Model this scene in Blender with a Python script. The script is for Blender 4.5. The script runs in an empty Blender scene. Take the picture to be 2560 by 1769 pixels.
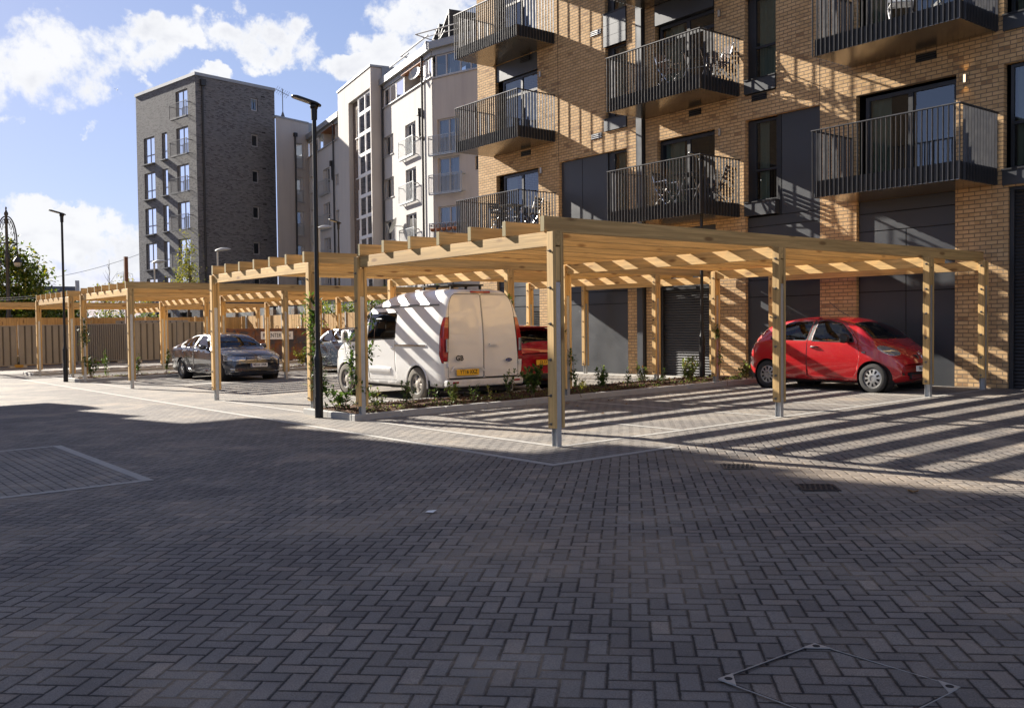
import bpy, bmesh, math, random
import numpy as np
from mathutils import Vector, Matrix

random.seed(11)
SC = bpy.context.scene
COL = SC.collection
R = math.radians

# ------------------------------------------------------------------ camera
H_EYE = 1.5
_yaw, _pitch, _roll = R(52.0827), R(1.76353), R(-0.60052)
_f = Vector((-math.sin(_yaw) * math.cos(_pitch), math.cos(_yaw) * math.cos(_pitch), -math.sin(_pitch)))
_r = Vector((math.cos(_yaw), math.sin(_yaw), 0))
_u = _r.cross(_f)
_r2 = _r * math.cos(_roll) + _u * math.sin(_roll)
_u2 = -_r * math.sin(_roll) + _u * math.cos(_roll)
cam_d = bpy.data.cameras.new('camera')
cam = bpy.data.objects.new('camera', cam_d)
COL.objects.link(cam)
cam.matrix_world = Matrix(((_r2.x, _u2.x, -_f.x, 0), (_r2.y, _u2.y, -_f.y, 0), (_r2.z, _u2.z, -_f.z, H_EYE), (0, 0, 0, 1)))
cam_d.sensor_fit = 'HORIZONTAL'
cam_d.sensor_width = 36.0
cam_d.lens = 2345.285 / 2560 * 36.0
cam_d.clip_start = 0.05
cam_d.clip_end = 5000
SC.camera = cam

# ------------------------------------------------------------------ colour management
SC.view_settings.view_transform = 'Standard'
SC.view_settings.look = 'None'
SC.view_settings.exposure = 1.70
SC.view_settings.gamma = 1.0
SC.view_settings.use_curve_mapping = False
SC.render.engine = 'CYCLES'
SC.cycles.max_bounces = 7
SC.cycles.diffuse_bounces = 3
SC.cycles.glossy_bounces = 4
SC.cycles.transparent_max_bounces = 12
SC.cycles.transmission_bounces = 4
SC.cycles.use_denoising = True
SC.cycles.sample_clamp_indirect = 6.0

# ------------------------------------------------------------------ sun
LIGHT = Vector((2.0, 0.47, -1.0)).normalized()
sun_d = bpy.data.lights.new('sun', 'SUN')
sun_d.energy = 5.0
sun_d.angle = R(0.5)
sun_d.color = (1.0, 0.93, 0.82)
sun = bpy.data.objects.new('sun', sun_d)
COL.objects.link(sun)
sun.location = (-60, -12, 40)
sun.rotation_euler = LIGHT.to_track_quat('-Z', 'Y').to_euler()
SUN_EL = math.asin(-LIGHT.z)
SUN_ROT = math.atan2(-LIGHT.x, -LIGHT.y)


# ------------------------------------------------------------------ node helper
class Sk:
    """a socket with arithmetic"""
    def __init__(s, t, o): s.t = t; s.o = o
    def _m(s, op, b=None, c=None): return s.t.math(op, s, b, c)
    def __add__(s, b): return s._m('ADD', b)
    __radd__ = __add__
    def __sub__(s, b): return s._m('SUBTRACT', b)
    def __rsub__(s, b): return s.t.math('SUBTRACT', b, s)
    def __mul__(s, b): return s._m('MULTIPLY', b)
    __rmul__ = __mul__
    def __truediv__(s, b): return s._m('DIVIDE', b)
    def floor(s): return s._m('FLOOR')
    def fract(s): return s._m('FRACT')
    def mod(s, b): return s._m('FLOORED_MODULO', b)
    def lt(s, b): return s._m('LESS_THAN', b)
    def gt(s, b): return s._m('GREATER_THAN', b)
    def mn(s, b): return s._m('MINIMUM', b)
    def mx(s, b): return s._m('MAXIMUM', b)
    def ab(s): return s._m('ABSOLUTE')
    def pw(s, b): return s._m('POWER', b)


class NT:
    def __init__(s, tree):
        s.t = tree; s.n = tree.nodes; s.l = tree.links; s.n.clear()
    def put(s, sock, v):
        if isinstance(v, Sk): s.l.new(v.o, sock)
        elif v is not None: sock.default_value = v
    def math(s, op, a, b=None, c=None):
        n = s.n.new('ShaderNodeMath'); n.operation = op
        for i, v in enumerate((a, b, c)): s.put(n.inputs[i], v)
        return Sk(s, n.outputs[0])
    def xyz(s, vec):
        n = s.n.new('ShaderNodeSeparateXYZ'); s.put(n.inputs[0], vec)
        return [Sk(s, n.outputs[i]) for i in range(3)]
    def vec(s, x, y, z=0.0):
        n = s.n.new('ShaderNodeCombineXYZ')
        for i, v in enumerate((x, y, z)): s.put(n.inputs[i], v)
        return Sk(s, n.outputs[0])
    def coord(s, kind='Object'):
        n = s.n.new('ShaderNodeTexCoord'); return Sk(s, n.outputs[kind])
    def pos(s): return Sk(s, s.n.new('ShaderNodeNewGeometry').outputs['Position'])
    def nrm(s): return Sk(s, s.n.new('ShaderNodeNewGeometry').outputs['Normal'])
    def orand(s): return Sk(s, s.n.new('ShaderNodeObjectInfo').outputs['Random'])
    def dot(s, v, d):
        n = s.n.new('ShaderNodeVectorMath'); n.operation = 'DOT_PRODUCT'
        s.put(n.inputs[0], v); n.inputs[1].default_value = d
        return Sk(s, n.outputs['Value'])
    def vscale(s, v, sc):
        n = s.n.new('ShaderNodeVectorMath'); n.operation = 'MULTIPLY'
        s.put(n.inputs[0], v); n.inputs[1].default_value = sc
        return Sk(s, n.outputs['Vector'])
    def vadd(s, v, w):
        n = s.n.new('ShaderNodeVectorMath'); n.operation = 'ADD'
        s.put(n.inputs[0], v); s.put(n.inputs[1], w)
        return Sk(s, n.outputs['Vector'])
    def noise(s, v, scale, detail=3, rough=0.55, dist=0.0):
        n = s.n.new('ShaderNodeTexNoise'); s.put(n.inputs['Vector'], v)
        n.inputs['Scale'].default_value = scale; n.inputs['Detail'].default_value = detail
        n.inputs['Roughness'].default_value = rough; n.inputs['Distortion'].default_value = dist
        return Sk(s, n.outputs['Fac'])
    def white(s, v):
        n = s.n.new('ShaderNodeTexWhiteNoise'); n.noise_dimensions = '3D'; s.put(n.inputs['Vector'], v)
        return Sk(s, n.outputs['Value'])
    def voro(s, v, scale, feature='F1'):
        n = s.n.new('ShaderNodeTexVoronoi'); n.feature = feature; s.put(n.inputs['Vector'], v)
        n.inputs['Scale'].default_value = scale
        return Sk(s, n.outputs['Distance'])
    def ramp(s, f, a, b, lo=0.0, hi=1.0):
        n = s.n.new('ShaderNodeMapRange'); n.interpolation_type = 'SMOOTHSTEP'
        s.put(n.inputs['Value'], f); n.inputs['From Min'].default_value = a; n.inputs['From Max'].default_value = b
        n.inputs['To Min'].default_value = lo; n.inputs['To Max'].default_value = hi
        return Sk(s, n.outputs['Result'])
    def mix(s, f, a, b, blend='MIX'):
        n = s.n.new('ShaderNodeMix'); n.data_type = 'RGBA'; n.blend_type = blend
        s.put(n.inputs[0], f)
        for i, v in ((6, a), (7, b)):
            if isinstance(v, tuple) and len(v) == 3: v = v + (1,)
            s.put(n.inputs[i], v)
        return Sk(s, n.outputs[2])
    def mixf(s, f, a, b): return a + (b - a) * f if isinstance(a, Sk) or isinstance(b, Sk) else f * (b - a) + a
    def hsv(s, c, v=1.0, sat=1.0):
        n = s.n.new('ShaderNodeHueSaturation'); s.put(n.inputs['Color'], c)
        s.put(n.inputs['Value'], v); s.put(n.inputs['Saturation'], sat)
        return Sk(s, n.outputs[0])
    def bump(s, h, strength=0.5, dist=0.01):
        n = s.n.new('ShaderNodeBump'); s.put(n.inputs['Height'], h)
        n.inputs['Strength'].default_value = strength; n.inputs['Distance'].default_value = dist
        return Sk(s, n.outputs[0])
    def brick(s, v, bw, rh, mortar, offset=0.5, squash=1.0):
        n = s.n.new('ShaderNodeTexBrick'); s.put(n.inputs['Vector'], v)
        n.inputs['Scale'].default_value = 1.0; n.inputs['Brick Width'].default_value = bw
        n.inputs['Row Height'].default_value = rh; n.inputs['Mortar Size'].default_value = mortar
        n.inputs['Mortar Smooth'].default_value = 0.15; n.offset = offset
        n.inputs['Color1'].default_value = (0, 0, 0, 1); n.inputs['Color2'].default_value = (1, 1, 1, 1)
        return Sk(s, n.outputs['Color']), Sk(s, n.outputs['Fac'])
    def out(s, sh):
        n = s.n.new('ShaderNodeOutputMaterial'); s.l.new(sh.o, n.inputs[0])
    def pbr(s, color, rough=0.6, metal=0.0, normal=None, spec=0.5, ior=None, coat=0.0, alpha=None, emit=None, estr=0.0, sheen=None, trans=None, subsurf=None):
        n = s.n.new('ShaderNodeBsdfPrincipled')
        if isinstance(color, tuple) and len(color) == 3: color = color + (1,)
        s.put(n.inputs['Base Color'], color); s.put(n.inputs['Roughness'], rough); s.put(n.inputs['Metallic'], metal)
        n.inputs['Specular IOR Level'].default_value = spec
        if ior: n.inputs['IOR'].default_value = ior
        if normal is not None: s.put(n.inputs['Normal'], normal)
        if coat: n.inputs['Coat Weight'].default_value = coat; n.inputs['Coat Roughness'].default_value = 0.03
        if emit is not None:
            n.inputs['Emission Color'].default_value = emit + (1,); n.inputs['Emission Strength'].default_value = estr
        if trans is not None: n.inputs['Transmission Weight'].default_value = trans
        return Sk(s, n.outputs[0])


def new_mat(name):
    m = bpy.data.materials.new(name); m.use_nodes = True
    return m, NT(m.node_tree)


# ------------------------------------------------------------------ sky
world = bpy.data.worlds.new('World'); SC.world = world; world.use_nodes = True
def pixdir(u, v):
    c = Vector(((u - 1280) / 2345.285, -(v - 884.5) / 2345.285, 1.0))
    return (_r2 * c.x + _u2 * c.y + _f * c.z).normalized()
def build_sky():
    t = NT(world.node_tree)
    sky = t.n.new('ShaderNodeTexSky'); sky.sky_type = 'NISHITA'; sky.sun_disc = False
    sky.sun_elevation = SUN_EL; sky.sun_rotation = SUN_ROT
    sky.air_density = 1.0; sky.dust_density = 0.25; sky.ozone_density = 1.5; sky.altitude = 60
    d = t.coord('Generated')
    x, y, z = t.xyz(d)
    # cumulus clouds standing in these directions (elevation above the roofs), broken up by noise
    blobs = [(150, 90, 110, 60), (240, 120, 150, 75), (90, 190, 140, 85), (190, 235, 120, 55), (360, 85, 80, 45), (440, 120, 60, 26),
             (110, 150, 80, 60), (350, 150, 50, 40),
             (620, 85, 105, 42), (700, 90, 60, 60), (760, 130, 60, 40), (870, 165, 60, 24), (690, 140, 50, 36), (560, 70, 50, 24),
             (1010, 130, 90, 40), (1080, 60, 110, 70), (1120, 20, 120, 50), (1180, 90, 130, 60), (960, 150, 40, 30),
             (60, 535, 70, 32), (160, 600, 190, 62), (280, 640, 130, 55), (60, 620, 110, 40), (340, 610, 60, 60), (190, 715, 60, 40),
             (370, 210, 26, 18), (545, 185, 40, 15), (240, 325, 36, 11), (160, 525, 36, 10), (30, 290, 40, 14), (250, 575, 60, 40),
             (80, 690, 150, 30), (420, 690, 200, 40)]
    wn = t.n.new('ShaderNodeTexNoise'); t.put(wn.inputs['Vector'], d); wn.inputs['Scale'].default_value = 14.0; wn.inputs['Detail'].default_value = 6; wn.inputs['Roughness'].default_value = 0.6
    dw = t.vadd(d, t.vscale(t.vadd(Sk(t, wn.outputs['Color']), (-0.5, -0.5, -0.5)), (0.11, 0.11, 0.075)))
    m = None
    for u, v, ru, rv in blobs:
        c = pixdir(u, v)
        e1 = Vector((0, 0, 1)).cross(c).normalized(); e2 = c.cross(e1)
        k1 = 2345.285 / (ru * 1.15); k2 = 2345.285 / (rv * 1.15)
        a = t.dot(dw, e1) * k1; b = t.dot(dw, e2) * k2
        fwd = t.dot(d, c).gt(0.0)
        g = (1.0 - (a * a + b * b)).mx(-1.5) * fwd + (fwd - 1.0) * 1.5
        m = g if m is None else m._m('SMOOTH_MAX', g, 0.35)
    n1 = t.noise(d, 11.0, 8, 0.62, 0.25)
    n2 = t.noise(d, 38.0, 5, 0.6)
    n3 = t.noise(d, 3.2, 4, 0.55)
    vis = m * 0.88 + (n1 - 0.5) * 3.6 + (n2 - 0.5) * 1.6
    dens = t.ramp(vis, 0.08, 0.72)
    # scattered cloud over the rest of the sky (seen in reflections only)
    gen = t.ramp(n3 + (n1 - 0.5) * 0.5, 0.52, 0.66) * 0.9
    inview = t.dot(d, _f).gt(0.80)
    dens = dens * inview + gen * (1.0 - inview) * z.gt(0.02)
    shade = t.ramp(vis, 0.3, 1.6)
    under = t.ramp(t.noise(t.vscale(d, (1, 1, 2.2)), 13.0, 4, 0.5, 0.3), 0.42, 0.68)
    ccol = t.mix(under * shade, (0.96, 0.97, 1.0), (0.70, 0.72, 0.80))
    bg1 = t.n.new('ShaderNodeBackground'); bg2 = t.n.new('ShaderNodeBackground')
    # brightness gain and tint even out the glow round the sun and the bright rim above the horizon
    sc = Sk(t, sky.outputs[0])
    lum = t.dot(sc, (0.25, 0.6, 0.15)) * SKY_STRENGTH
    tint = t.mix(t.ramp(z, 0.0, 0.28), (0.96, 0.95, 1.50), (1.12, 0.98, 1.08))
    tint = t.mix(1.0, sc, tint, 'MULTIPLY')
    gain = t.math('DIVIDE', 1.0, lum * 2.3 + 1.0)
    tint = t.mix(1.0, tint, t.vec(gain, gain, gain), 'MULTIPLY')
    t.put(bg1.inputs[0], tint); bg1.inputs[1].default_value = SKY_STRENGTH
    t.put(bg2.inputs[0], ccol); bg2.inputs[1].default_value = CLOUD_STRENGTH
    mx = t.n.new('ShaderNodeMixShader'); t.put(mx.inputs[0], dens)
    t.l.new(bg1.outputs[0], mx.inputs[1]); t.l.new(bg2.outputs[0], mx.inputs[2])
    o = t.n.new('ShaderNodeOutputWorld'); t.l.new(mx.outputs[0], o.inputs[0])
SKY_STRENGTH = 0.058
CLOUD_STRENGTH = 0.31
build_sky()


# ------------------------------------------------------------------ mesh builder and object helpers
ORIG = {}


class MB:
    def __init__(s): s.v = []; s.f = []; s.m = []
    def poly(s, pts, mi=0):
        n = len(s.v); s.v.extend([tuple(p) for p in pts]); s.f.append(tuple(range(n, n + len(pts)))); s.m.append(mi)
    def box(s, x0, x1, y0, y1, z0, z1, mi=0, M=None):
        P = [(x0, y0, z0), (x1, y0, z0), (x1, y1, z0), (x0, y1, z0), (x0, y0, z1), (x1, y0, z1), (x1, y1, z1), (x0, y1, z1)]
        if M is not None: P = [tuple(M @ Vector(p)) for p in P]
        n = len(s.v); s.v.extend(P)
        for q in ((3, 2, 1, 0), (4, 5, 6, 7), (0, 1, 5, 4), (1, 2, 6, 5), (2, 3, 7, 6), (3, 0, 4, 7)):
            s.f.append(tuple(n + i for i in q)); s.m.append(mi)
    def bar(s, p, q, w, h, mi=0, up=(0, 0, 1)):
        """rectangular bar from p to q, w across, h along up"""
        p, q = Vector(p), Vector(q); d = (q - p).normalized(); u = Vector(up)
        if abs(d.dot(u)) > 0.99: u = Vector((0, 1, 0))
        a = d.cross(u).normalized() * (w / 2); b = a.cross(d).normalized() * (h / 2)
        n = len(s.v)
        for c in (p, q): s.v.extend([tuple(c - a - b), tuple(c + a - b), tuple(c + a + b), tuple(c - a + b)])
        for f in ((0, 3, 2, 1), (4, 5, 6, 7), (0, 1, 5, 4), (1, 2, 6, 5), (2, 3, 7, 6), (3, 0, 4, 7)):
            s.f.append(tuple(n + i for i in f)); s.m.append(mi)
    def cyl(s, p, q, r0, r1=None, n=10, caps=True, mi=0):
        r1 = r0 if r1 is None else r1
        p, q = Vector(p), Vector(q); d = (q - p).normalized()
        u = Vector((0, 0, 1)) if abs(d.z) < 0.9 else Vector((1, 0, 0))
        a = d.cross(u).normalized(); b = d.cross(a)
        k = len(s.v)
        for c, r in ((p, r0), (q, r1)):
            for i in range(n):
                t = 2 * math.pi * i / n; s.v.append(tuple(c + (a * math.cos(t) + b * math.sin(t)) * r))
        for i in range(n):
            j = (i + 1) % n; s.f.append((k + i, k + n + i, k + n + j, k + j)); s.m.append(mi)
        if caps:
            s.f.append(tuple(k + i for i in range(n))); s.m.append(mi)
            s.f.append(tuple(k + n + i for i in reversed(range(n)))); s.m.append(mi)
    def tube(s, pts, r, n=6, mi=0, caps=True):
        pts = [Vector(p) for p in pts]; rs = r if isinstance(r, (list, tuple)) else [r] * len(pts)
        k = len(s.v); a = None
        for i, p in enumerate(pts):
            d = (pts[min(i + 1, len(pts) - 1)] - pts[max(i - 1, 0)]).normalized()
            if a is None:
                u = Vector((0, 0, 1)) if abs(d.z) < 0.9 else Vector((1, 0, 0)); a = d.cross(u).normalized()
            else:
                a = (a - d * a.dot(d)).normalized()
            b = d.cross(a)
            for j in range(n):
                t = 2 * math.pi * j / n; s.v.append(tuple(p + (a * math.cos(t) + b * math.sin(t)) * rs[i]))
        for i in range(len(pts) - 1):
            for j in range(n):
                q = (j + 1) % n
                s.f.append((k + i * n + j, k + i * n + q, k + (i + 1) * n + q, k + (i + 1) * n + j)); s.m.append(mi)
        if caps:
            s.f.append(tuple(k + i for i in reversed(range(n)))); s.m.append(mi)
            e = k + (len(pts) - 1) * n; s.f.append(tuple(e + i for i in range(n))); s.m.append(mi)
    def lathe(s, prof, M=None, n=24, mi=0):
        """profile of (radius, height) turned about local z"""
        M = M or Matrix(); k = len(s.v)
        for r, z in prof:
            for i in range(n):
                t = 2 * math.pi * i / n; s.v.append(tuple(M @ Vector((r * math.cos(t), r * math.sin(t), z))))
        for a in range(len(prof) - 1):
            for i in range(n):
                j = (i + 1) % n; s.f.append((k + a * n + i, k + a * n + j, k + (a + 1) * n + j, k + (a + 1) * n + i)); s.m.append(mi)
    def prism(s, poly, M, d0, d1, mi=0):
        """2-D polygon (x, y) pushed from d0 to d1 along local z"""
        n = len(poly); k = len(s.v)
        for d in (d0, d1): s.v.extend([tuple(M @ Vector((x, y, d))) for x, y in poly])
        s.f.append(tuple(k + i for i in reversed(range(n)))); s.m.append(mi)
        s.f.append(tuple(k + n + i for i in range(n))); s.m.append(mi)
        for i in range(n):
            j = (i + 1) % n; s.f.append((k + i, k + j, k + n + j, k + n + i)); s.m.append(mi)
    def build(s, name, mats, parent=None, smooth=0, world=True, recalc=True):
        me = bpy.data.meshes.new(name)
        off = ORIG.get(parent, Vector((0, 0, 0))) if (parent is not None and world) else Vector((0, 0, 0))
        me.from_pydata([(x - off.x, y - off.y, z - off.z) for x, y, z in s.v], [], s.f)
        if not isinstance(mats, (list, tuple)): mats = [mats]
        for m in mats: me.materials.append(m)
        me.polygons.foreach_set('material_index', s.m)
        if recalc:
            b = bmesh.new(); b.from_mesh(me)
            bmesh.ops.recalc_face_normals(b, faces=b.faces)
            if smooth:
                for f in b.faces: f.smooth = True
                for e in b.edges:
                    if len(e.link_faces) == 2 and e.calc_face_angle(0) > R(smooth): e.smooth = False
            b.to_mesh(me); b.free()
        me.update()
        o = bpy.data.objects.new(name, me); COL.objects.link(o)
        if parent is not None:
            o.parent = parent; ORIG[o] = off.copy()
        else:
            ORIG[o] = Vector((0, 0, 0))
        return o


def tag(o, label=None, cat=None, group=None, kind=None):
    if label: o['label'] = label
    if cat: o['category'] = cat
    if group: o['group'] = group
    if kind: o['kind'] = kind
    return o


def thing(name, label, cat, loc=(0, 0, 0), rz=0.0, group=None):
    o = bpy.data.objects.new(name, None); COL.objects.link(o)
    o.empty_display_size = 0.2
    o.location = loc; o.rotation_euler = (0, 0, rz)
    ORIG[o] = Vector(loc)
    return tag(o, label, cat, group)


def copy_tree(o, parent=None):
    c = o.copy(); COL.objects.link(c)
    if parent is not None: c.parent = parent
    ORIG[c] = ORIG.get(o, Vector((0, 0, 0))).copy()
    for ch in list(o.children): copy_tree(ch, c)
    return c


def text_mesh(name, body, size, mat, parent, M, extrude=0.002, align='CENTER', bold=0.0, sx=1.0):
    cu = bpy.data.curves.new(name, 'FONT'); cu.body = body; cu.size = size; cu.align_x = align; cu.align_y = 'CENTER'
    cu.extrude = extrude; cu.offset = bold; cu.resolution_u = 3
    ob = bpy.data.objects.new(name, cu); COL.objects.link(ob)
    dg = bpy.context.evaluated_depsgraph_get()
    me = bpy.data.meshes.new_from_object(ob.evaluated_get(dg))
    bpy.data.objects.remove(ob); bpy.data.curves.remove(cu)
    me.transform(M @ Matrix.Diagonal((sx, 1, 1, 1)))
    me.materials.clear(); me.materials.append(mat)
    me.name = name
    o = bpy.data.objects.new(name, me); COL.objects.link(o)
    if parent is not None: o.parent = parent; ORIG[o] = ORIG[parent].copy()
    return o


class Fr:
    """a vertical wall frame: s along the wall, z up, o outwards"""
    def __init__(s, P, d, n):
        s.P = Vector((P[0], P[1], 0)); s.d = Vector((d[0], d[1], 0)).normalized(); s.n = Vector((n[0], n[1], 0)).normalized()
    def p(s, a, z, o=0.0): q = s.P + s.d * a + s.n * o; return (q.x, q.y, z)
    def box(s, mb, a0, a1, z0, z1, o0, o1, mi=0):
        P = [s.p(a0, z0, o0), s.p(a1, z0, o0), s.p(a1, z0, o1), s.p(a0, z0, o1), s.p(a0, z1, o0), s.p(a1, z1, o0), s.p(a1, z1, o1), s.p(a0, z1, o1)]
        n = len(mb.v); mb.v.extend(P)
        for q in ((3, 2, 1, 0), (4, 5, 6, 7), (0, 1, 5, 4), (1, 2, 6, 5), (2, 3, 7, 6), (3, 0, 4, 7)):
            mb.f.append(tuple(n + i for i in q)); mb.m.append(mi)
    def quad(s, mb, a0, a1, z0, z1, o=0.0, mi=0):
        mb.poly([s.p(a0, z0, o), s.p(a1, z0, o), s.p(a1, z1, o), s.p(a0, z1, o)], mi)
    def wall(s, mb, a0, a1, z0, z1, ops, depth=0.15, mi=0, mir=None):
        """wall face with openings (a0, a1, z0, z1) and their reveals"""
        A = sorted(set([a0, a1] + [v for q in ops for v in q[:2] if a0 < v < a1]))
        Z = sorted(set([z0, z1] + [v for q in ops for v in q[2:4] if z0 < v < z1]))
        for i in range(len(A) - 1):
            for j in range(len(Z) - 1):
                ca, cz = (A[i] + A[i + 1]) / 2, (Z[j] + Z[j + 1]) / 2
                if any(q[0] < ca < q[1] and q[2] < cz < q[3] for q in ops): continue
                s.quad(mb, A[i], A[i + 1], Z[j], Z[j + 1], 0.0, mi)
        mr = mi if mir is None else mir
        for q in ops:
            b0, b1, y0, y1 = q[:4]
            d = q[4] if len(q) > 4 else depth
            mb.poly([s.p(b0, y0), s.p(b0, y1), s.p(b0, y1, -d), s.p(b0, y0, -d)], mr)
            mb.poly([s.p(b1, y0), s.p(b1, y0, -d), s.p(b1, y1, -d), s.p(b1, y1)], mr)
            mb.poly([s.p(b0, y1), s.p(b1, y1), s.p(b1, y1, -d), s.p(b0, y1, -d)], mr)
            mb.poly([s.p(b0, y0), s.p(b0, y0, -d), s.p(b1, y0, -d), s.p(b1, y0)], mr)


GA, GB = 0.0137, 0.0068
def gz(x, y):
    return GA * (min(max(y, -20), 22) - 7.48) + GB * (min(max(x, -60), 15) + 8.71)
# ------------------------------------------------------------------ materials
def m_plain(name, col, rough=0.6, metal=0.0, var=0.12, scale=6.0, bump=0.0, spec=0.5, coat=0.0):
    m, t = new_mat(name)
    p = t.coord('Object'); n = t.noise(p, scale, 4, 0.6)
    c = t.mix(n, tuple(x * (1 - var) for x in col), tuple(min(1, x * (1 + var)) for x in col))
    nr = t.bump(t.noise(p, scale * 8, 3), bump, 0.004) if bump else None
    t.out(t.pbr(c, t.ramp(n, 0.2, 0.8, max(0.02, rough - 0.06), min(1, rough + 0.06)), metal, nr, spec, coat=coat))
    return m


def m_brick(name, c1, c2, c3, mortar, bw=0.225, rh=0.075, mz=0.010, dark=0.25, bump=0.7, msize=None):
    m, t = new_mat(name)
    p = t.pos(); x, y, z = t.xyz(p); nx, ny, nz = t.xyz(t.nrm())
    along = t.mixf(nx.ab().gt(ny.ab()), x, y)
    v = t.vec(along, z)
    col, fac = t.brick(v, bw, rh, mz)
    # one random number per brick
    row = (z / rh).floor(); sh = row.mod(2.0) * 0.5
    idx = (along / bw + sh).floor()
    r1 = t.white(t.vec(idx, row, 1.0)); r2 = t.white(t.vec(idx, row, 7.0))
    big = t.noise(p, 0.55, 3); fine = t.noise(p, 60.0, 4, 0.7)
    c = t.mix(r1, c1, c2)
    c = t.mix(t.ramp(r2 + (big - 0.5) * 0.5, 1.0 - dark, 1.0 - dark + 0.12), c, c3)
    blot = t.ramp(t.noise(p, 9.0, 3, 0.6), 0.6, 0.72) * r2 * 0.5
    c = t.mix(blot, c, c3)
    c = t.mix(1.0, c, t.mix(fine, (0.86, 0.86, 0.86), (1.1, 1.1, 1.1)), 'MULTIPLY')
    mc = t.mix(t.noise(p, 14.0, 3), tuple(q * 0.85 for q in mortar), tuple(q * 1.12 for q in mortar))
    c = t.mix(fac, c, mc)
    h = (1.0 - fac) * 0.8 + fine * 0.25 + r1 * 0.15
    t.out(t.pbr(c, 0.85, 0.0, t.bump(h, bump, 0.012), 0.25))
    return m


def m_timber(name, axis, col, dark, knots=True, weather=0.0, var=0.34):
    """planed softwood with grain along the given axis (0, 1, 2)"""
    m, t = new_mat(name)
    p = t.coord('Object'); rnd = t.orand()
    p = t.vadd(p, t.vec(rnd * 17.0, rnd * 31.0, rnd * 9.0))
    sc = [26.0, 26.0, 26.0]; sc[axis] = 0.9
    g = t.noise(t.vscale(p, tuple(sc)), 1.0, 5, 0.62, 0.6)
    sc2 = [7.0, 7.0, 7.0]; sc2[axis] = 0.35
    g2 = t.noise(t.vscale(p, tuple(sc2)), 1.0, 3, 0.5, 0.9)
    c = t.mix(t.ramp(g, 0.36, 0.66), col, tuple(q * 0.66 for q in col))
    c = t.mix(t.ramp(g2, 0.45, 0.75) * 0.75, c, tuple(a * 0.6 + b * 0.4 for a, b in zip(dark, col)))
    if knots:
        ks = [5.5, 5.5, 5.5]; ks[axis] = 1.7
        k = t.voro(t.vscale(p, tuple(ks)), 1.0)
        c = t.mix(t.ramp(k, 0.24, 0.09) * 0.9, c, dark)
    if weather:
        c = t.mix(t.ramp(t.noise(p, 2.0, 3), 0.3, 0.7, weather * 0.6, weather), c, (0.30, 0.27, 0.20))
    c = t.hsv(c, rnd * var + (1.0 - var / 2), 1.0)
    t.out(t.pbr(c, 0.62, 0.0, t.bump(g, 0.25, 0.004), 0.3))
    return m


def m_glass_pane(name, tint=(0.55, 0.62, 0.62), ior=2.1, rough=0.01):
    m, t = new_mat(name)
    fr = t.n.new('ShaderNodeFresnel'); fr.inputs[0].default_value = ior
    tr = t.n.new('ShaderNodeBsdfTransparent'); tr.inputs[0].default_value = tint + (1,)
    gl = t.n.new('ShaderNodeBsdfGlossy'); gl.inputs[0].default_value = (0.95, 0.97, 1.0, 1); gl.inputs['Roughness'].default_value = rough
    nb = t.bump(t.noise(t.coord('Object'), 0.9, 2), 0.02, 0.05); t.l.new(nb.o, gl.inputs['Normal'])
    mx = t.n.new('ShaderNodeMixShader'); t.l.new(fr.outputs[0], mx.inputs[0]); t.l.new(tr.outputs[0], mx.inputs[1]); t.l.new(gl.outputs[0], mx.inputs[2])
    t.out(Sk(t, mx.outputs[0]))
    return m


def m_paint(name, col, flake=0.0, rough=0.25, dirt=0.0, dirtcol=(0.20, 0.17, 0.13)):
    m, t = new_mat(name)
    p = t.coord('Object'); x, y, z = t.xyz(p)
    n = t.noise(p, 3.0, 4)
    c = t.mix(n, tuple(q * 0.95 for q in col), tuple(min(1, q * 1.04) for q in col))
    if dirt:
        d = t.ramp(z, 0.75, 0.22) * t.ramp(t.noise(p, 7.0, 5, 0.65), 0.3, 0.75) * dirt
        c = t.mix(d, c, dirtcol)
    t.out(t.pbr(c, rough, flake, None, 0.5, coat=1.0))
    return m


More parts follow.
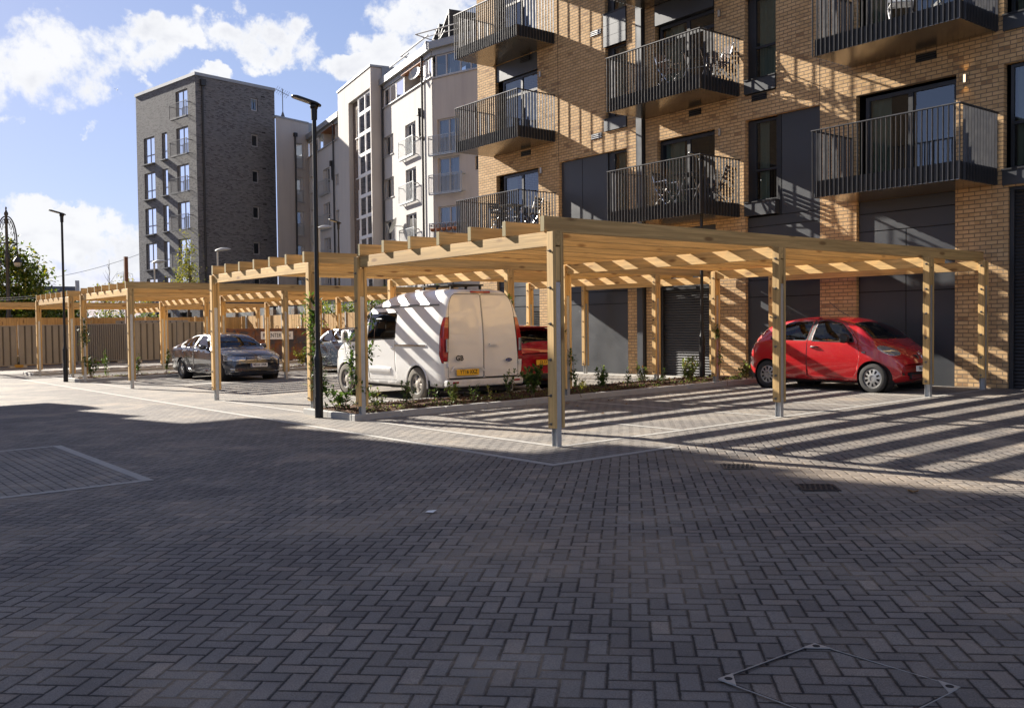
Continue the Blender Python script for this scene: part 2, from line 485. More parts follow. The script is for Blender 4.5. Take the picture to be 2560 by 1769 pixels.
def m_paving():
    m, t = new_mat('block_paving')
    p = t.pos(); X, Y, Z = t.xyz(p)
    bays = (X.lt(-7.70) * Y.gt(6.60)).mx(X.lt(-9.98) * X.gt(-14.0) * Y.lt(2.93) * Y.gt(1.0))
    # --- herringbone at 45 degrees, blocks 100 x 200
    a = 0.70710678
    hx = (X * a + Y * a) / 0.1; hy = (Y * a - X * a) / 0.1
    # --- in the bays the blocks are laid in line with the parking rows (stretcher bond)
    i, j = hx.floor(), hy.floor(); fx, fy = hx.fract(), hy.fract()
    k = (i - j).mod(4.0)
    hor = k.lt(1.5)
    e1 = (k - 1.0).ab().lt(0.5); e2 = (k - 2.0).ab().lt(0.5)
    lu = t.mixf(hor, fy + e2, fx + e1)          # along the block, 0..2
    lv = t.mixf(hor, fx, fy)                    # across, 0..1
    iu = i - e1 * hor; iv = j - e2 * (1.0 - hor)
    dh = (lu.mn(2.0 - lu)).mn(lv.mn(1.0 - lv)) * 0.1
    # stretcher
    col = (Y / 0.105).floor(); sy = X / 0.21 + col.mod(2.0) * 0.5
    srow = sy.floor(); su = sy.fract(); sv = (Y / 0.105).fract()
    ds = (su.mn(1.0 - su) * 0.16).mn(sv.mn(1.0 - sv) * 0.135)  # end joints widened in the pattern, standing in for shade from the low sun
    d = t.mixf(bays, dh, ds)
    ida = t.mixf(bays, iu, col); idb = t.mixf(bays, iv, srow)
    r1 = t.white(t.vec(ida, idb, bays)); r2 = t.white(t.vec(ida, idb, bays + 3.0))
    wob = (t.noise(p, 38.0, 3) - 0.5) * 0.011
    joint = t.ramp(d + wob, 0.0085, 0.0035)
    cham = t.ramp(d + wob, 0.004, 0.014)
    grit = t.noise(p, 150.0, 4, 0.85); mid = t.noise(p, 22.0, 4, 0.65); big = t.noise(p, 0.42, 4, 0.6); big2 = t.noise(p, 1.3, 4, 0.6)
    c = t.mix(r1, (0.142, 0.129, 0.118), (0.195, 0.178, 0.162))
    c = t.mix(t.ramp(r2, 0.84, 1.0) * 0.4, c, (0.30, 0.245, 0.195))
    c = t.mix(bays * 0.6, c, (0.235, 0.22, 0.20))
    c = t.mix(1.0, c, t.mix(t.ramp(grit, 0.32, 0.70), (0.58, 0.58, 0.59), (1.50, 1.48, 1.45)), 'MULTIPLY')
    c = t.mix(1.0, c, t.mix(mid, (0.82, 0.82, 0.83), (1.15, 1.14, 1.12)), 'MULTIPLY')
    # kiln-dried sand brushed over the surface, thickest near the gully and in the middle of the yard
    sand = t.ramp(big + (big2 - 0.5) * 0.7 + (mid - 0.5) * 0.35, 0.52, 0.80)
    gx = (X + 5.6) / 2.3; gy = (Y - 7.85) / 0.75
    near = t.ramp(gx * gx + gy * gy, 1.0, 0.0)
    near2 = t.ramp(((X + 4.6) / 1.5).pw(2.0) + ((Y - 4.2) / 0.9).pw(2.0), 1.0, 0.0)
    far = t.ramp(X, -8.0, -22.0)
    sand = (sand * (0.42 + far * 0.12) + near * (0.25 + mid * 0.5) * 0.9 + near2 * mid * 0.6)._m('MINIMUM', 0.85)
    c = t.mix(1.0, c, t.mix(t.ramp(big2 + (big - 0.5) * 0.8, 0.3, 0.75), (0.80, 0.79, 0.80), (1.22, 1.20, 1.15)), 'MULTIPLY')
    c = t.mix(sand * 0.8, c, (0.27, 0.205, 0.145))
    damp = t.ramp(t.noise(p, 0.8, 3), 0.55, 0.75) * 0.35
    c = t.mix(damp, c, (0.085, 0.08, 0.08))
    jc = t.mix(t.ramp(big2 + sand * 0.6, 0.45, 0.75), (0.016, 0.014, 0.014), (0.17, 0.13, 0.09))
    c = t.mix(joint, c, jc)
    jc = t.mix(bays * t.ramp(su.mn(1.0 - su), 0.06, 0.03), jc, (0.02, 0.018, 0.017))
    h = cham * 1.0 + grit * 0.16 + r2 * 0.22 + mid * 0.12 - sand * joint * -0.3
    nr = t.bump(h, 1.0, 0.008)
    t.out(t.pbr(c, t.ramp(mid, 0.2, 0.8, 0.68, 0.9), 0.0, nr, 0.35))
    return m


def m_leaf(name, c1, c2, c3=None, trans=0.35):
    m, t = new_mat(name)
    p = t.coord('Object'); n = t.noise(p, 1.3, 3); n2 = t.white(t.vscale(p, (3.1, 3.1, 3.1)))
    geo = t.n.new('ShaderNodeNewGeometry'); ri = Sk(t, geo.outputs['Random Per Island'])
    c = t.mix(ri, c1, c2)
    if c3: c = t.mix(t.ramp(ri + (n - 0.5), 0.7, 0.95), c, c3)
    pb = t.pbr(c, 0.5, 0.0, None, 0.3)
    tl = t.n.new('ShaderNodeBsdfTranslucent'); t.put(tl.inputs[0], t.hsv(c, 1.6, 1.1))
    mx = t.n.new('ShaderNodeMixShader'); mx.inputs[0].default_value = trans
    t.l.new(pb.o, mx.inputs[1]); t.l.new(tl.outputs[0], mx.inputs[2])
    t.out(Sk(t, mx.outputs[0]))
    return m


def m_rust(name):
    m, t = new_mat(name)
    p = t.coord('Object'); n = t.noise(p, 1.6, 6, 0.7, 0.4); n2 = t.noise(p, 9.0, 5, 0.7)
    c = t.mix(t.ramp(n, 0.40, 0.58), (0.075, 0.075, 0.085), (0.24, 0.10, 0.045))
    c = t.mix(t.ramp(n2, 0.5, 0.75) * 0.7, c, (0.13, 0.055, 0.03))
    c = t.mix(t.ramp(t.noise(p, 4.0, 5, 0.8), 0.64, 0.72) * 0.6, c, (0.45, 0.40, 0.33))
    t.out(t.pbr(c, 0.75, 0.0, t.bump(n2, 0.3, 0.01), 0.3))
    return m


def m_hoarding(name):
    m, t = new_mat(name)
    p = t.coord('Object'); x, y, z = t.xyz(p)
    n = t.noise(t.vscale(p, (1, 1, 0.3)), 3.0, 5, 0.65); n2 = t.noise(p, 12.0, 4, 0.7)
    c = t.mix(n, (0.20, 0.192, 0.185), (0.31, 0.30, 0.29))
    c = t.mix(t.ramp(n2, 0.6, 0.72) * 0.5, c, (0.13, 0.11, 0.095))
    t.out(t.pbr(c, 0.6, 0.15, None, 0.4))
    return m


def m_render(name, col, streak=0.25):
    """painted render with rain streaks"""
    m, t = new_mat(name)
    p = t.pos(); n = t.noise(t.vscale(p, (2.2, 2.2, 0.16)), 1.0, 5, 0.65); n2 = t.noise(p, 0.5, 4); f = t.noise(p, 25.0, 3)
    c = t.mix(t.ramp(n, 0.42, 0.75) * streak, col, tuple(q * 0.62 for q in col))
    c = t.mix(1.0, c, t.mix(n2, (0.92, 0.92, 0.93), (1.05, 1.04, 1.03)), 'MULTIPLY')
    t.out(t.pbr(c, 0.9, 0.0, t.bump(f, 0.1, 0.01), 0.2))
    return m


def m_soil():
    m, t = new_mat('bark_mulch')
    p = t.pos(); n = t.noise(p, 30.0, 5, 0.8); k = t.voro(t.vscale(p, (1, 1, 1)), 38.0)
    c = t.mix(n, (0.045, 0.025, 0.016), (0.17, 0.095, 0.055))
    c = t.mix(t.ramp(k, 0.2, 0.5), c, (0.09, 0.05, 0.03))
    t.out(t.pbr(c, 0.95, 0.0, t.bump(n + k, 0.9, 0.03), 0.2))
    return m


def m_shutter():
    m, t = new_mat('roller_shutter_slats')
    p = t.pos(); x, y, z = t.xyz(p)
    n = t.noise(p, 3.0, 3)
    c = t.mix(n, (0.035, 0.035, 0.038), (0.06, 0.058, 0.06))
    t.out(t.pbr(c, 0.4, 0.3, None, 0.5))
    return m


M = {}
M['paving'] = m_paving()
M['line'] = m_plain('pale_line_blocks', (0.32, 0.305, 0.28), 0.85, 0, 0.28, 9.0, 0.3)
M['kerb'] = m_plain('concrete_kerb', (0.33, 0.32, 0.30), 0.85, 0, 0.2, 7.0, 0.25)
M['tarmac'] = m_plain('tarmac', (0.075, 0.075, 0.078), 0.9, 0, 0.2, 5.0, 0.3)
M['soil'] = m_soil()
M['brick'] = m_brick('buff_brick', (0.60, 0.395, 0.205), (0.47, 0.30, 0.145), (0.31, 0.185, 0.095), (0.23, 0.17, 0.11), 0.225, 0.0827, 0.0095, dark=0.09, bump=1.0)
M['dkbrick'] = m_brick('dark_grey_brick', (0.112, 0.112, 0.120), (0.180, 0.178, 0.184), (0.06, 0.06, 0.066), (0.15, 0.148, 0.150), 0.225, 0.075, 0.010, dark=0.25, bump=0.8)
M['brbrick'] = m_brick('brown_brick', (0.16, 0.10, 0.07), (0.11, 0.075, 0.055), (0.06, 0.045, 0.04), (0.17, 0.15, 0.13), 0.225, 0.075, 0.010, dark=0.2)
M['wallrender'] = m_render('pale_render', (0.43, 0.415, 0.40), 0.25)
M['wallrender2'] = m_render('warm_grey_render', (0.42, 0.40, 0.38), 0.35)
M['panel'] = m_plain('anthracite_panel', (0.052, 0.056, 0.064), 0.42, 0.25, 0.10, 1.5)
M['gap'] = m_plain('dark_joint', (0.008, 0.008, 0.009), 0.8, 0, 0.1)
M['frame_dark'] = m_plain('anthracite_frame', (0.022, 0.023, 0.026), 0.4, 0.2, 0.1)
M['frame_mid'] = m_plain('mid_grey_window_frame', (0.17, 0.175, 0.185), 0.45, 0.1, 0.08)
M['frame_grey'] = m_plain('grey_window_frame', (0.33, 0.33, 0.34), 0.45, 0.1, 0.08)
M['frame_white'] = m_plain('white_window_frame', (0.72, 0.72, 0.72), 0.4, 0, 0.05)
M['bal'] = m_plain('dark_bronze_metal', (0.050, 0.047, 0.045), 0.38, 0.55, 0.10)
M['balbar'] = m_plain('balcony_bar_metal', (0.085, 0.083, 0.085), 0.34, 0.5, 0.08)
M['soffit'] = m_plain('bronze_soffit', (0.27, 0.235, 0.19), 0.22, 0.85, 0.08, 1.2)
M['pane'] = m_glass_pane('window_glass')
M['pane_far'] = m_glass_pane('far_window_glass', (0.5, 0.55, 0.6), 2.3)
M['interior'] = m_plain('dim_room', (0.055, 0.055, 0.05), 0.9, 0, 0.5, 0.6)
M['curtain'] = m_plain('pale_curtain', (0.50, 0.53, 0.42), 0.9, 0, 0.12)
M['curtain_w'] = m_plain('white_curtain', (0.72, 0.73, 0.74), 0.9, 0, 0.08)
M['shutter'] = m_shutter()
M['galv'] = m_plain('galvanised_steel', (0.42, 0.43, 0.43), 0.42, 0.6, 0.22, 14.0)
M['bolt'] = m_plain('zinc_bolt', (0.22, 0.21, 0.19), 0.4, 0.8, 0.2, 20.0)
TC, TD = (0.64, 0.415, 0.165), (0.22, 0.115, 0.04)
M['tx'] = m_timber('softwood_beam', 0, TC, TD)
M['ty'] = m_timber('softwood_rafter', 1, TC, TD)
M['tz'] = m_timber('softwood_post', 2, TC, TD)
M['tzw'] = m_timber('softwood_post_weathered', 2, (0.50, 0.37, 0.19), TD, True, 0.5)
M['endgrain'] = m_plain('greenish_end_grain', (0.27, 0.215, 0.10), 0.8, 0, 0.3, 18.0)
M['fence'] = m_timber('fence_boards', 2, (0.52, 0.31, 0.11), (0.16, 0.075, 0.02), True, 0.0, 0.1)
M['black'] = m_plain('black_lamp_paint', (0.008, 0.008, 0.009), 0.38, 0.0, 0.2, 9.0, 0, 0.35)
M['lampgrey'] = m_plain('grey_lamp_metal', (0.36, 0.37, 0.36), 0.5, 0.3, 0.1)
M['lens'] = m_plain('lamp_lens', (0.55, 0.50, 0.40), 0.2, 0, 0.1)
M['led'] = m_plain('led_block', (0.85, 0.80, 0.62), 0.2, 0.2, 0.05)
M['hoard'] = m_hoarding('weathered_hoarding')
M['hoard_rib'] = m_plain('hoarding_rib_shade', (0.085, 0.08, 0.075), 0.8, 0, 0.2)  # dark colour painted into the rib grooves in place of their shade
M['rust'] = m_rust('rusty_skip_paint')
M['rustpost'] = m_plain('rusty_post', (0.10, 0.045, 0.03), 0.85, 0.1, 0.35, 9.0)
M['bark'] = m_plain('bark', (0.085, 0.062, 0.045), 0.95, 0, 0.35, 12.0, 0.5)
M['twig'] = m_plain('reddish_stem', (0.16, 0.10, 0.07), 0.8, 0, 0.3, 12.0)
M['leaf_tree'] = m_leaf('sycamore_leaves', (0.045, 0.075, 0.014), (0.10, 0.13, 0.022), (0.22, 0.20, 0.03))
M['leaf_yel'] = m_leaf('yellowing_leaves', (0.14, 0.15, 0.03), (0.24, 0.21, 0.04), (0.10, 0.13, 0.03))
M['leaf_hedge'] = m_leaf('hedge_leaves', (0.06, 0.10, 0.02), (0.15, 0.17, 0.04), (0.22, 0.20, 0.05))
M['leaf_vine'] = m_leaf('climber_leaves', (0.035, 0.07, 0.015), (0.085, 0.13, 0.03), (0.16, 0.19, 0.05))
M['leaf_ground'] = m_leaf('ground_cover_leaves', (0.09, 0.13, 0.03), (0.18, 0.20, 0.05), (0.12, 0.06, 0.03))
M['leaf_dry'] = m_leaf('fallen_leaves', (0.20, 0.10, 0.04), (0.28, 0.17, 0.07), None, 0.1)
M['slate'] = m_plain('slate_roof', (0.055, 0.06, 0.075), 0.7, 0, 0.25, 4.0)
M['zinc'] = m_plain('zinc_sheet', (0.26, 0.27, 0.28), 0.5, 0.35, 0.15, 3.0)
M['woodsoffit'] = m_plain('cedar_soffit', (0.33, 0.13, 0.05), 0.6, 0, 0.2, 6.0)
M['solar'] = m_plain('solar_panel_back', (0.055, 0.055, 0.06), 0.5, 0.2, 0.1)
M['railgalv'] = m_plain('galvanised_rail', (0.36, 0.38, 0.39), 0.45, 0.5, 0.1)
M['chrome'] = m_plain('bright_steel', (0.75, 0.75, 0.75), 0.18, 1.0, 0.05)
M['alu'] = m_plain('brushed_aluminium', (0.55, 0.55, 0.55), 0.3, 0.9, 0.08)
M['rubber'] = m_plain('tyre_rubber', (0.022, 0.021, 0.020), 0.8, 0, 0.25, 10.0, 0.1)
M['rubber_dirty'] = m_plain('dusty_tyre_rubber', (0.115, 0.10, 0.082), 0.9, 0, 0.35, 9.0, 0.2)
M['plastic'] = m_plain('black_plastic', (0.018, 0.018, 0.019), 0.5, 0, 0.15)
M['trim'] = m_plain('grey_trim', (0.10, 0.10, 0.10), 0.5, 0, 0.1)
M['rim'] = m_plain('alloy_rim', (0.46, 0.46, 0.45), 0.3, 0.75, 0.12)
M['rim_dirty'] = m_plain('dusty_alloy_rim', (0.42, 0.38, 0.33), 0.5, 0.3, 0.25, 8.0)
M['carglass'] = m_glass_pane('car_glass', (0.72, 0.76, 0.74), 1.5)
M['carglass_dk'] = m_glass_pane('tinted_car_glass', (0.24, 0.26, 0.27), 1.52)
M['seat'] = m_plain('dark_seat_cloth', (0.035, 0.035, 0.038), 0.9, 0, 0.2)
M['white_paint'] = m_paint('white_van_paint', (0.69, 0.685, 0.67), 0, 0.3, 0.5, (0.40, 0.35, 0.29))
M['red_paint'] = m_paint('red_car_paint', (0.42, 0.010, 0.014), 0.0, 0.25, 0.3, (0.20, 0.03, 0.02))
M['red2_paint'] = m_paint('deep_red_car_paint', (0.30, 0.004, 0.018), 0.15, 0.25)
M['grey_paint'] = m_paint('dark_grey_metallic_paint', (0.030, 0.036, 0.05), 0.25, 0.25)
M['blue_paint'] = m_paint('dark_blue_metallic_paint', (0.03, 0.055, 0.095), 0.3, 0.28)
M['redlens'] = m_plain('red_lamp_lens', (0.30, 0.010, 0.012), 0.15, 0, 0.25, 5, 0, 0.6, 1.0)
M['clearlens'] = m_plain('clear_lamp_lens', (0.36, 0.37, 0.39), 0.08, 0.6, 0.5, 18, 0, 0.7, 1.0)
M['plate_y'] = m_plain('yellow_plate', (0.78, 0.44, 0.03), 0.4, 0, 0.03)
M['plate_w'] = m_plain('white_plate', (0.80, 0.80, 0.78), 0.4, 0, 0.03)
M['ink'] = m_plain('black_lettering', (0.012, 0.012, 0.012), 0.5, 0, 0.05)
M['blueoval'] = m_plain('blue_enamel', (0.012, 0.03, 0.16), 0.25, 0, 0.05)
M['paper'] = m_plain('white_paper', (0.75, 0.75, 0.72), 0.8, 0, 0.05)
M['wicker'] = m_plain('brown_wicker', (0.14, 0.08, 0.05), 0.8, 0, 0.3, 30)
M['cushion'] = m_plain('blue_grey_cover', (0.12, 0.15, 0.22), 0.8, 0, 0.1)
M['yellowplastic'] = m_plain('yellow_plastic', (0.36, 0.20, 0.02), 0.5, 0, 0.1)
M['sandstone'] = m_plain('brick_shade_block', (0.34, 0.22, 0.13), 0.9, 0, 0.15)
M['sandy'] = m_plain('sand_covered_iron', (0.15, 0.115, 0.08), 0.9, 0, 0.3, 25, 0.3)
M['cast'] = m_plain('cast_iron', (0.03, 0.03, 0.032), 0.6, 0.4, 0.3, 25, 0.3)
M['pot'] = m_plain('terracotta_basket', (0.22, 0.09, 0.05), 0.9, 0, 0.3, 20)
m_, t_ = new_mat('wall_light_glow'); t_.out(t_.pbr((0.9, 0.85, 0.7), 0.4, emit=(1.0, 0.72, 0.35), estr=0.8)); M['glow'] = m_
# ------------------------------------------------------------------ ground, paving, lines, kerbs
def sheet(name, xs, ys, dz, mat):
    mb = MB(); n = len(xs)
    for y in ys:
        for x in xs: mb.v.append((x, y, gz(x, y) + dz))
    for j in range(len(ys) - 1):
        for i in range(n - 1):
            mb.f.append((j * n + i, j * n + i + 1, (j + 1) * n + i + 1, (j + 1) * n + i)); mb.m.append(0)
    return tag(mb.build(name, mat, recalc=False), kind='structure')
sheet('ground', [-2500, -400, -60, 15, 400, 2500], [-2500, -400, -20, 22, 400, 2500], -0.010, M['tarmac'])
sheet('paving', [-50.2, -40, -30, -20, -10, 0, 15], [-20, -10, 0, 10, 20, 22], 0.0, M['paving'])

BAYS = [('A', -13.66, -8.71), ('B', -20.2, -15.43), ('C', -31.52, -26.44), ('D', -38.2, -33.05)]
ROWS = [7.48, 11.97, 16.36, 18.44]
def line(mb, x0, y0, x1, y1, w=0.10):
    d = Vector((x1 - x0, y1 - y0, 0)); L = d.length; d.normalize(); q = Vector((-d.y, d.x, 0)) * w / 2
    n = max(1, int(L / 2.5))
    for i in range(n):
        a = Vector((x0, y0, 0)) + d * (L * i / n); b = Vector((x0, y0, 0)) + d * (L * (i + 1) / n)
        mb.poly([(p.x, p.y, gz(p.x, p.y) + 0.004) for p in (a - q, b - q, b + q, a + q)])
mb = MB()
line(mb, -39.0, 6.5, -7.70, 6.5); line(mb, -7.65, 6.45, -7.65, 8.4)
for nm, x0, x1 in BAYS:
    for y in (7.50, 9.73, 11.97, 14.16, 16.36): line(mb, x0 + 0.12, y, x1 - 0.06, y, 0.09)
    line(mb, x1, 7.45, x1, 18.5, 0.09)
for nm, x0, x1 in (BAYS[1], BAYS[3]): line(mb, x0 - 0.02, 7.45, x0 - 0.02, 18.5, 0.09)
line(mb, -14.05, 2.96, -9.93, 2.96, 0.11); line(mb, -9.98, 2.90, -9.98, -2.0, 0.11); line(mb, -14.0, 2.90, -14.0, -2.0, 0.11)
tag(mb.build('paving_lines', M['line'], recalc=False), kind='structure')

# planting strips: kerb, soil
STRIPS = [(-15.50, -13.60, 7.33, 18.1), (-33.12, -31.46, 7.33, 18.1), (-40.1, -38.3, 7.33, 18.1)]
mbk, mbs = MB(), MB()
def kerbrun(x0, y0, x1, y1, w=0.11, h=0.105):
    """kerb stones laid end to end with fine open joints"""
    d = Vector((x1 - x0, y1 - y0, 0)); L = d.length; d.normalize(); q = Vector((-d.y, d.x, 0)) * w / 2
    n = max(1, round(L / 0.9))
    for i in range(n):
        a = Vector((x0, y0, 0)) + d * (L * i / n + 0.004); b = Vector((x0, y0, 0)) + d * (L * (i + 1) / n - 0.004)
        jz = random.uniform(-0.003, 0.003); c = 0.012
        low = [(p.x, p.y, gz(p.x, p.y) - 0.05) for p in (a - q, b - q, b + q, a + q)]
        mid = [(p.x, p.y, gz(p.x, p.y) + h - c + jz) for p in (a - q, b - q, b + q, a + q)]
        qq = q * (1 - c / (w / 2)); dd = d * c
        top = [(p.x, p.y, gz(p.x, p.y) + h + jz) for p in (a - qq + dd, b - qq - dd, b + qq - dd, a + qq + dd)]
        k = len(mbk.v); mbk.v.extend(low + mid + top)
        for o in (0, 4):
            for e in range(4):
                f = (e + 1) % 4; mbk.f.append((k + o + e, k + o + f, k + o + 4 + f, k + o + 4 + e)); mbk.m.append(0)
        mbk.f.append((k + 8, k + 9, k + 10, k + 11)); mbk.m.append(0)
for x0, x1, y0, y1 in STRIPS:
    kerbrun(x0 + 0.055, y0, x0 + 0.055, y1); kerbrun(x1 - 0.055, y0, x1 - 0.055, y1)
    kerbrun(x0 + 0.115, y0 + 0.055, x1 - 0.115, y0 + 0.055); kerbrun(x0 + 0.115, y1 - 0.055, x1 - 0.115, y1 - 0.055)
    nx, ny = 14, 90
    k = len(mbs.v)
    for j in range(ny + 1):
        for i in range(nx + 1):
            x = x0 + 0.1 + (x1 - x0 - 0.2) * i / nx; y = y0 + 0.1 + (y1 - y0 - 0.2) * j / ny
            e = min(i, nx - i) / nx
            mbs.v.append((x, y, gz(x, y) + 0.055 + 0.05 * min(1, e * 5) + random.uniform(-0.018, 0.028)))
    for j in range(ny):
        for i in range(nx):
            a = k + j * (nx + 1) + i; mbs.f.append((a, a + 1, a + nx + 2, a + nx + 1)); mbs.m.append(0)
tag(mbk.build('kerbs', M['kerb']), kind='structure')
tag(mbs.build('planting_soil', M['soil'], smooth=50), kind='structure')
# bark chips lying over the soil
mbc = MB()
rc = random.Random(5)
for x0, x1, y0, y1 in STRIPS[:2]:
    for i in range(2600 if x0 > -20 else 900):
        x = rc.uniform(x0 + 0.12, x1 - 0.12); y = rc.uniform(y0 + 0.12, y1 - 0.12); z = gz(x, y) + 0.115
        a = rc.uniform(0, 6.28); l = rc.uniform(0.012, 0.04); w = l * rc.uniform(0.3, 0.6); tz = rc.uniform(-0.5, 0.5) * l
        dx, dy = math.cos(a), math.sin(a)
        mbc.poly([(x - dx * l - dy * w, y - dy * l + dx * w, z - tz), (x + dx * l - dy * w, y + dy * l + dx * w, z + tz + 0.008),
                  (x + dx * l + dy * w, y + dy * l - dx * w, z + tz), (x - dx * l + dy * w, y - dy * l - dx * w, z - tz + 0.008)])
tag(mbc.build('bark_chips', M['soil'], recalc=False), kind='stuff')

# path of pale slabs between the planting and the flats
mb = MB()
line_y = 18.62
for i in range(26):
    x = -26.0 + i * 0.9
    if -13.5 < x < -7.6: continue
    mb.poly([(x, 18.12, gz(x, 18.12) + 0.006), (x + 0.895, 18.12, gz(x + 0.895, 18.12) + 0.006), (x + 0.895, 18.78, gz(x + 0.9, 18.78) + 0.006), (x, 18.78, gz(x, 18.78) + 0.006)])
tag(mb.build('path', M['line'], recalc=False), kind='structure')

# road gully
def gully(loc, label, mat, sunk=0.0):
    g = thing('drain_grate', label, 'drain', (loc[0], loc[1], gz(*loc) + 0.004), R(45))
    f = MB(); s = 0.165; w = 0.022
    f.box(-s, s, -s, -s + w, 0, 0.006); f.box(-s, s, s - w, s, 0, 0.006); f.box(-s, -s + w, -s + w, s - w, 0, 0.006); f.box(s - w, s, -s + w, s - w, 0, 0.006)
    f.build('frame', mat, g, world=False)
    b = MB()
    for i in range(6):
        x = -0.115 + i * 0.046
        b.bar((x - 0.02, -s + w, 0.003), (x + 0.02, s - w, 0.003), 0.018, 0.006)
    b.bar((-s + w, 0.0, 0.002), (s - w, 0.0, 0.002), 0.02, 0.005)
    b.build('bars', mat, g, world=False)
    p = MB(); p.poly([(-s + w, -s + w, 0.0005 - sunk), (s - w, -s + w, 0.0005 - sunk), (s - w, s - w, 0.0005 - sunk), (-s + w, s - w, 0.0005 - sunk)])
    p.build('pit', M['gap'], g, world=False)
gully((-4.89, 7.25), 'black cast iron drain grate with slanted bars set in the shaded block paving', M['cast'])
gully((-6.15, 7.72), 'drain grate half buried under yellow sand between the paving and the sunlit stripes', M['sandy'])
# recessed access cover
g = thing('access_cover', 'square recessed access cover filled with paving blocks and pale metal corner plates', 'access cover', (-2.225, 3.435, gz(-2.2, 3.4) + 0.004))
a = 0.345
e = MB()
for s in (-1, 1):
    e.box(-a, a, s * a - 0.0022, s * a + 0.0022, 0, 0.003); e.box(s * a - 0.0022, s * a + 0.0022, -a + 0.0022, a - 0.0022, 0, 0.003)
e.build('edge_frame', M['galv'], g, world=False)
d = MB()
for s in (-1, 1):
    d.box(-a + 0.004, a - 0.004, s * (a - 0.008) - 0.004, s * (a - 0.008) + 0.004, 0, 0.001); d.box(s * (a - 0.008) - 0.004, s * (a - 0.008) + 0.004, -a + 0.02, a - 0.02, 0, 0.001)
d.build('dark_gap', M['gap'], g, world=False)
for sx in (-1, 1):
    for sy in (-1, 1):
        c = MB(); t = 0.095
        c.prism([(sx * a, sy * a), (sx * (a - t), sy * a), (sx * a, sy * (a - t))], Matrix(), 0.003, 0.0065)
        p = c.build('corner_plate', M['galv'], g, world=False)
        h = MB(); h.cyl((sx * (a - 0.03), sy * (a - 0.03), 0.006), (sx * (a - 0.03), sy * (a - 0.03), 0.008), 0.017, n=14)
        h.build('keyhole', M['gap'], p, world=False)

# litter of autumn leaves
rl = random.Random(3)
for i, (x, y) in enumerate([(-6.6, 9.0), (-12.5, 11.2), (-11.2, 10.6), (-12.9, 12.4), (-13.2, 12.2), (-4.2, 7.6), (-13.1, 11.5), (-12.1, 12.05), (-10.0, 8.6)]):
    mbl = MB(); a = rl.uniform(0, 6); l = rl.uniform(0.05, 0.085)
    P = [(l * math.cos(a + t) * r, l * math.sin(a + t) * r, 0.012 + zz) for t, r, zz in ((0, 1, 0.02), (0.6, .6, 0), (1.2, .9, .015), (2.0, .5, 0), (3.14, 1, .01), (4.0, .55, 0), (4.9, .9, .02), (5.6, .5, 0))]
    mbl.poly([(px + x, py + y, gz(x, y) + pz) for px, py, pz in P])
    where = ['between two shadow stripes in the sunlit bay', 'in the front bay near the white line', 'near the middle of the front bay', 'by the kerb under the van bay side', 'against the dusty kerb', 'on the sunlit stripe edge near the drain',
             'beside the planting kerb in the shade', 'on the pale bay line', 'behind the foremost post'][i]
    tag(mbl.build('fallen_leaf', M['leaf_dry'], recalc=False), 'dry brown fallen leaf lying ' + where, 'leaf', 'fallen leaves')
mbl = MB(); mbl.poly([(-6.47, 4.12, gz(-6.4, 4.1) + .01), (-6.40, 4.15, gz(-6.4, 4.1) + .012), (-6.41, 4.20, gz(-6.4, 4.1) + .03), (-6.45, 4.21, gz(-6.4, 4.1) + .02), (-6.50, 4.17, gz(-6.4, 4.1) + .012)])
tag(mbl.build('paper_scrap', M['paper'], recalc=False), 'small crumpled white scrap of paper on the shaded paving', 'litter')
# ------------------------------------------------------------------ buff brick block of flats
FL = Fr((0, 18.8), (1, 0), (0, -1))
flats = thing('apartment_building', 'buff yellow brick block of flats with dark metal balconies and anthracite panels', 'building', (-17, 18.8, 0))
ST = 2.96          # storey
ops = []           # openings in the brick skin
def o_(a0, a1, z0, z1, d=0.14): ops.append((a0, a1, z0, z1, d))
TOP = 18.5
# ground floor and first floor dark bays
o_(-24.90, -22.70, -0.4, 4.06)
o_(-21.70, -18.81, -0.4, 6.42)
o_(-17.62, -15.66, -0.4, 4.02)
o_(-14.73, -12.63, -0.4, 6.44)
o_(-11.71, -9.50, -0.4, 4.13)
o_(-8.46, -5.6, -0.4, 4.07)
for k in range(4):
    dz = ST * k; hi = 6.42 if k == 0 else 10.02 - ST + dz
    o_(-24.88, -22.70, 4.45 + dz, hi)
    o_(-17.72 if k else -17.66, -15.68, 4.45 + dz, hi)
    o_(-11.72, -9.49, 4.45 + dz, hi if k != 0 else 6.45)
    if k:
        o_(-19.66, -18.80, 6.99 + dz - ST, 6.42 + dz)
        o_(-14.73, -13.83, 7.03 + dz - ST, 6.42 + dz)
    o_(-8.56, -7.0, 4.10 + dz, 6.44 + dz)
    o_(-4.5, -2.2, 4.45 + dz, 6.44 + dz)
mb = MB()
FL.wall(mb, -25.88, 6.0, -0.4, TOP, ops)
# return wall at the far end and the parapet
mb.poly([(-25.88, 18.8, -0.4), (-25.88, 18.8, TOP), (-25.88, 31, TOP), (-25.88, 31, -0.4)])
mb.poly([(6, 18.8, -0.4), (6, 31, -0.4), (6, 31, TOP), (6, 18.8, TOP)])
mb.poly([(-25.88, 18.8, TOP), (6, 18.8, TOP), (6, 31, TOP), (-25.88, 31, TOP)])
mb.build('brick_wall', M['brick'], flats)
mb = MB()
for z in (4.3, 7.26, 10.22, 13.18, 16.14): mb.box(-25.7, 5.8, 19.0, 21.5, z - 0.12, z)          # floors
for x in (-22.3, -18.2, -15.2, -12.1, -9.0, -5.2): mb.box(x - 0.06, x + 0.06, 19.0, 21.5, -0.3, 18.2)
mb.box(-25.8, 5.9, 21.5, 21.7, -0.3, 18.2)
mb.build('interior', M['interior'], flats)

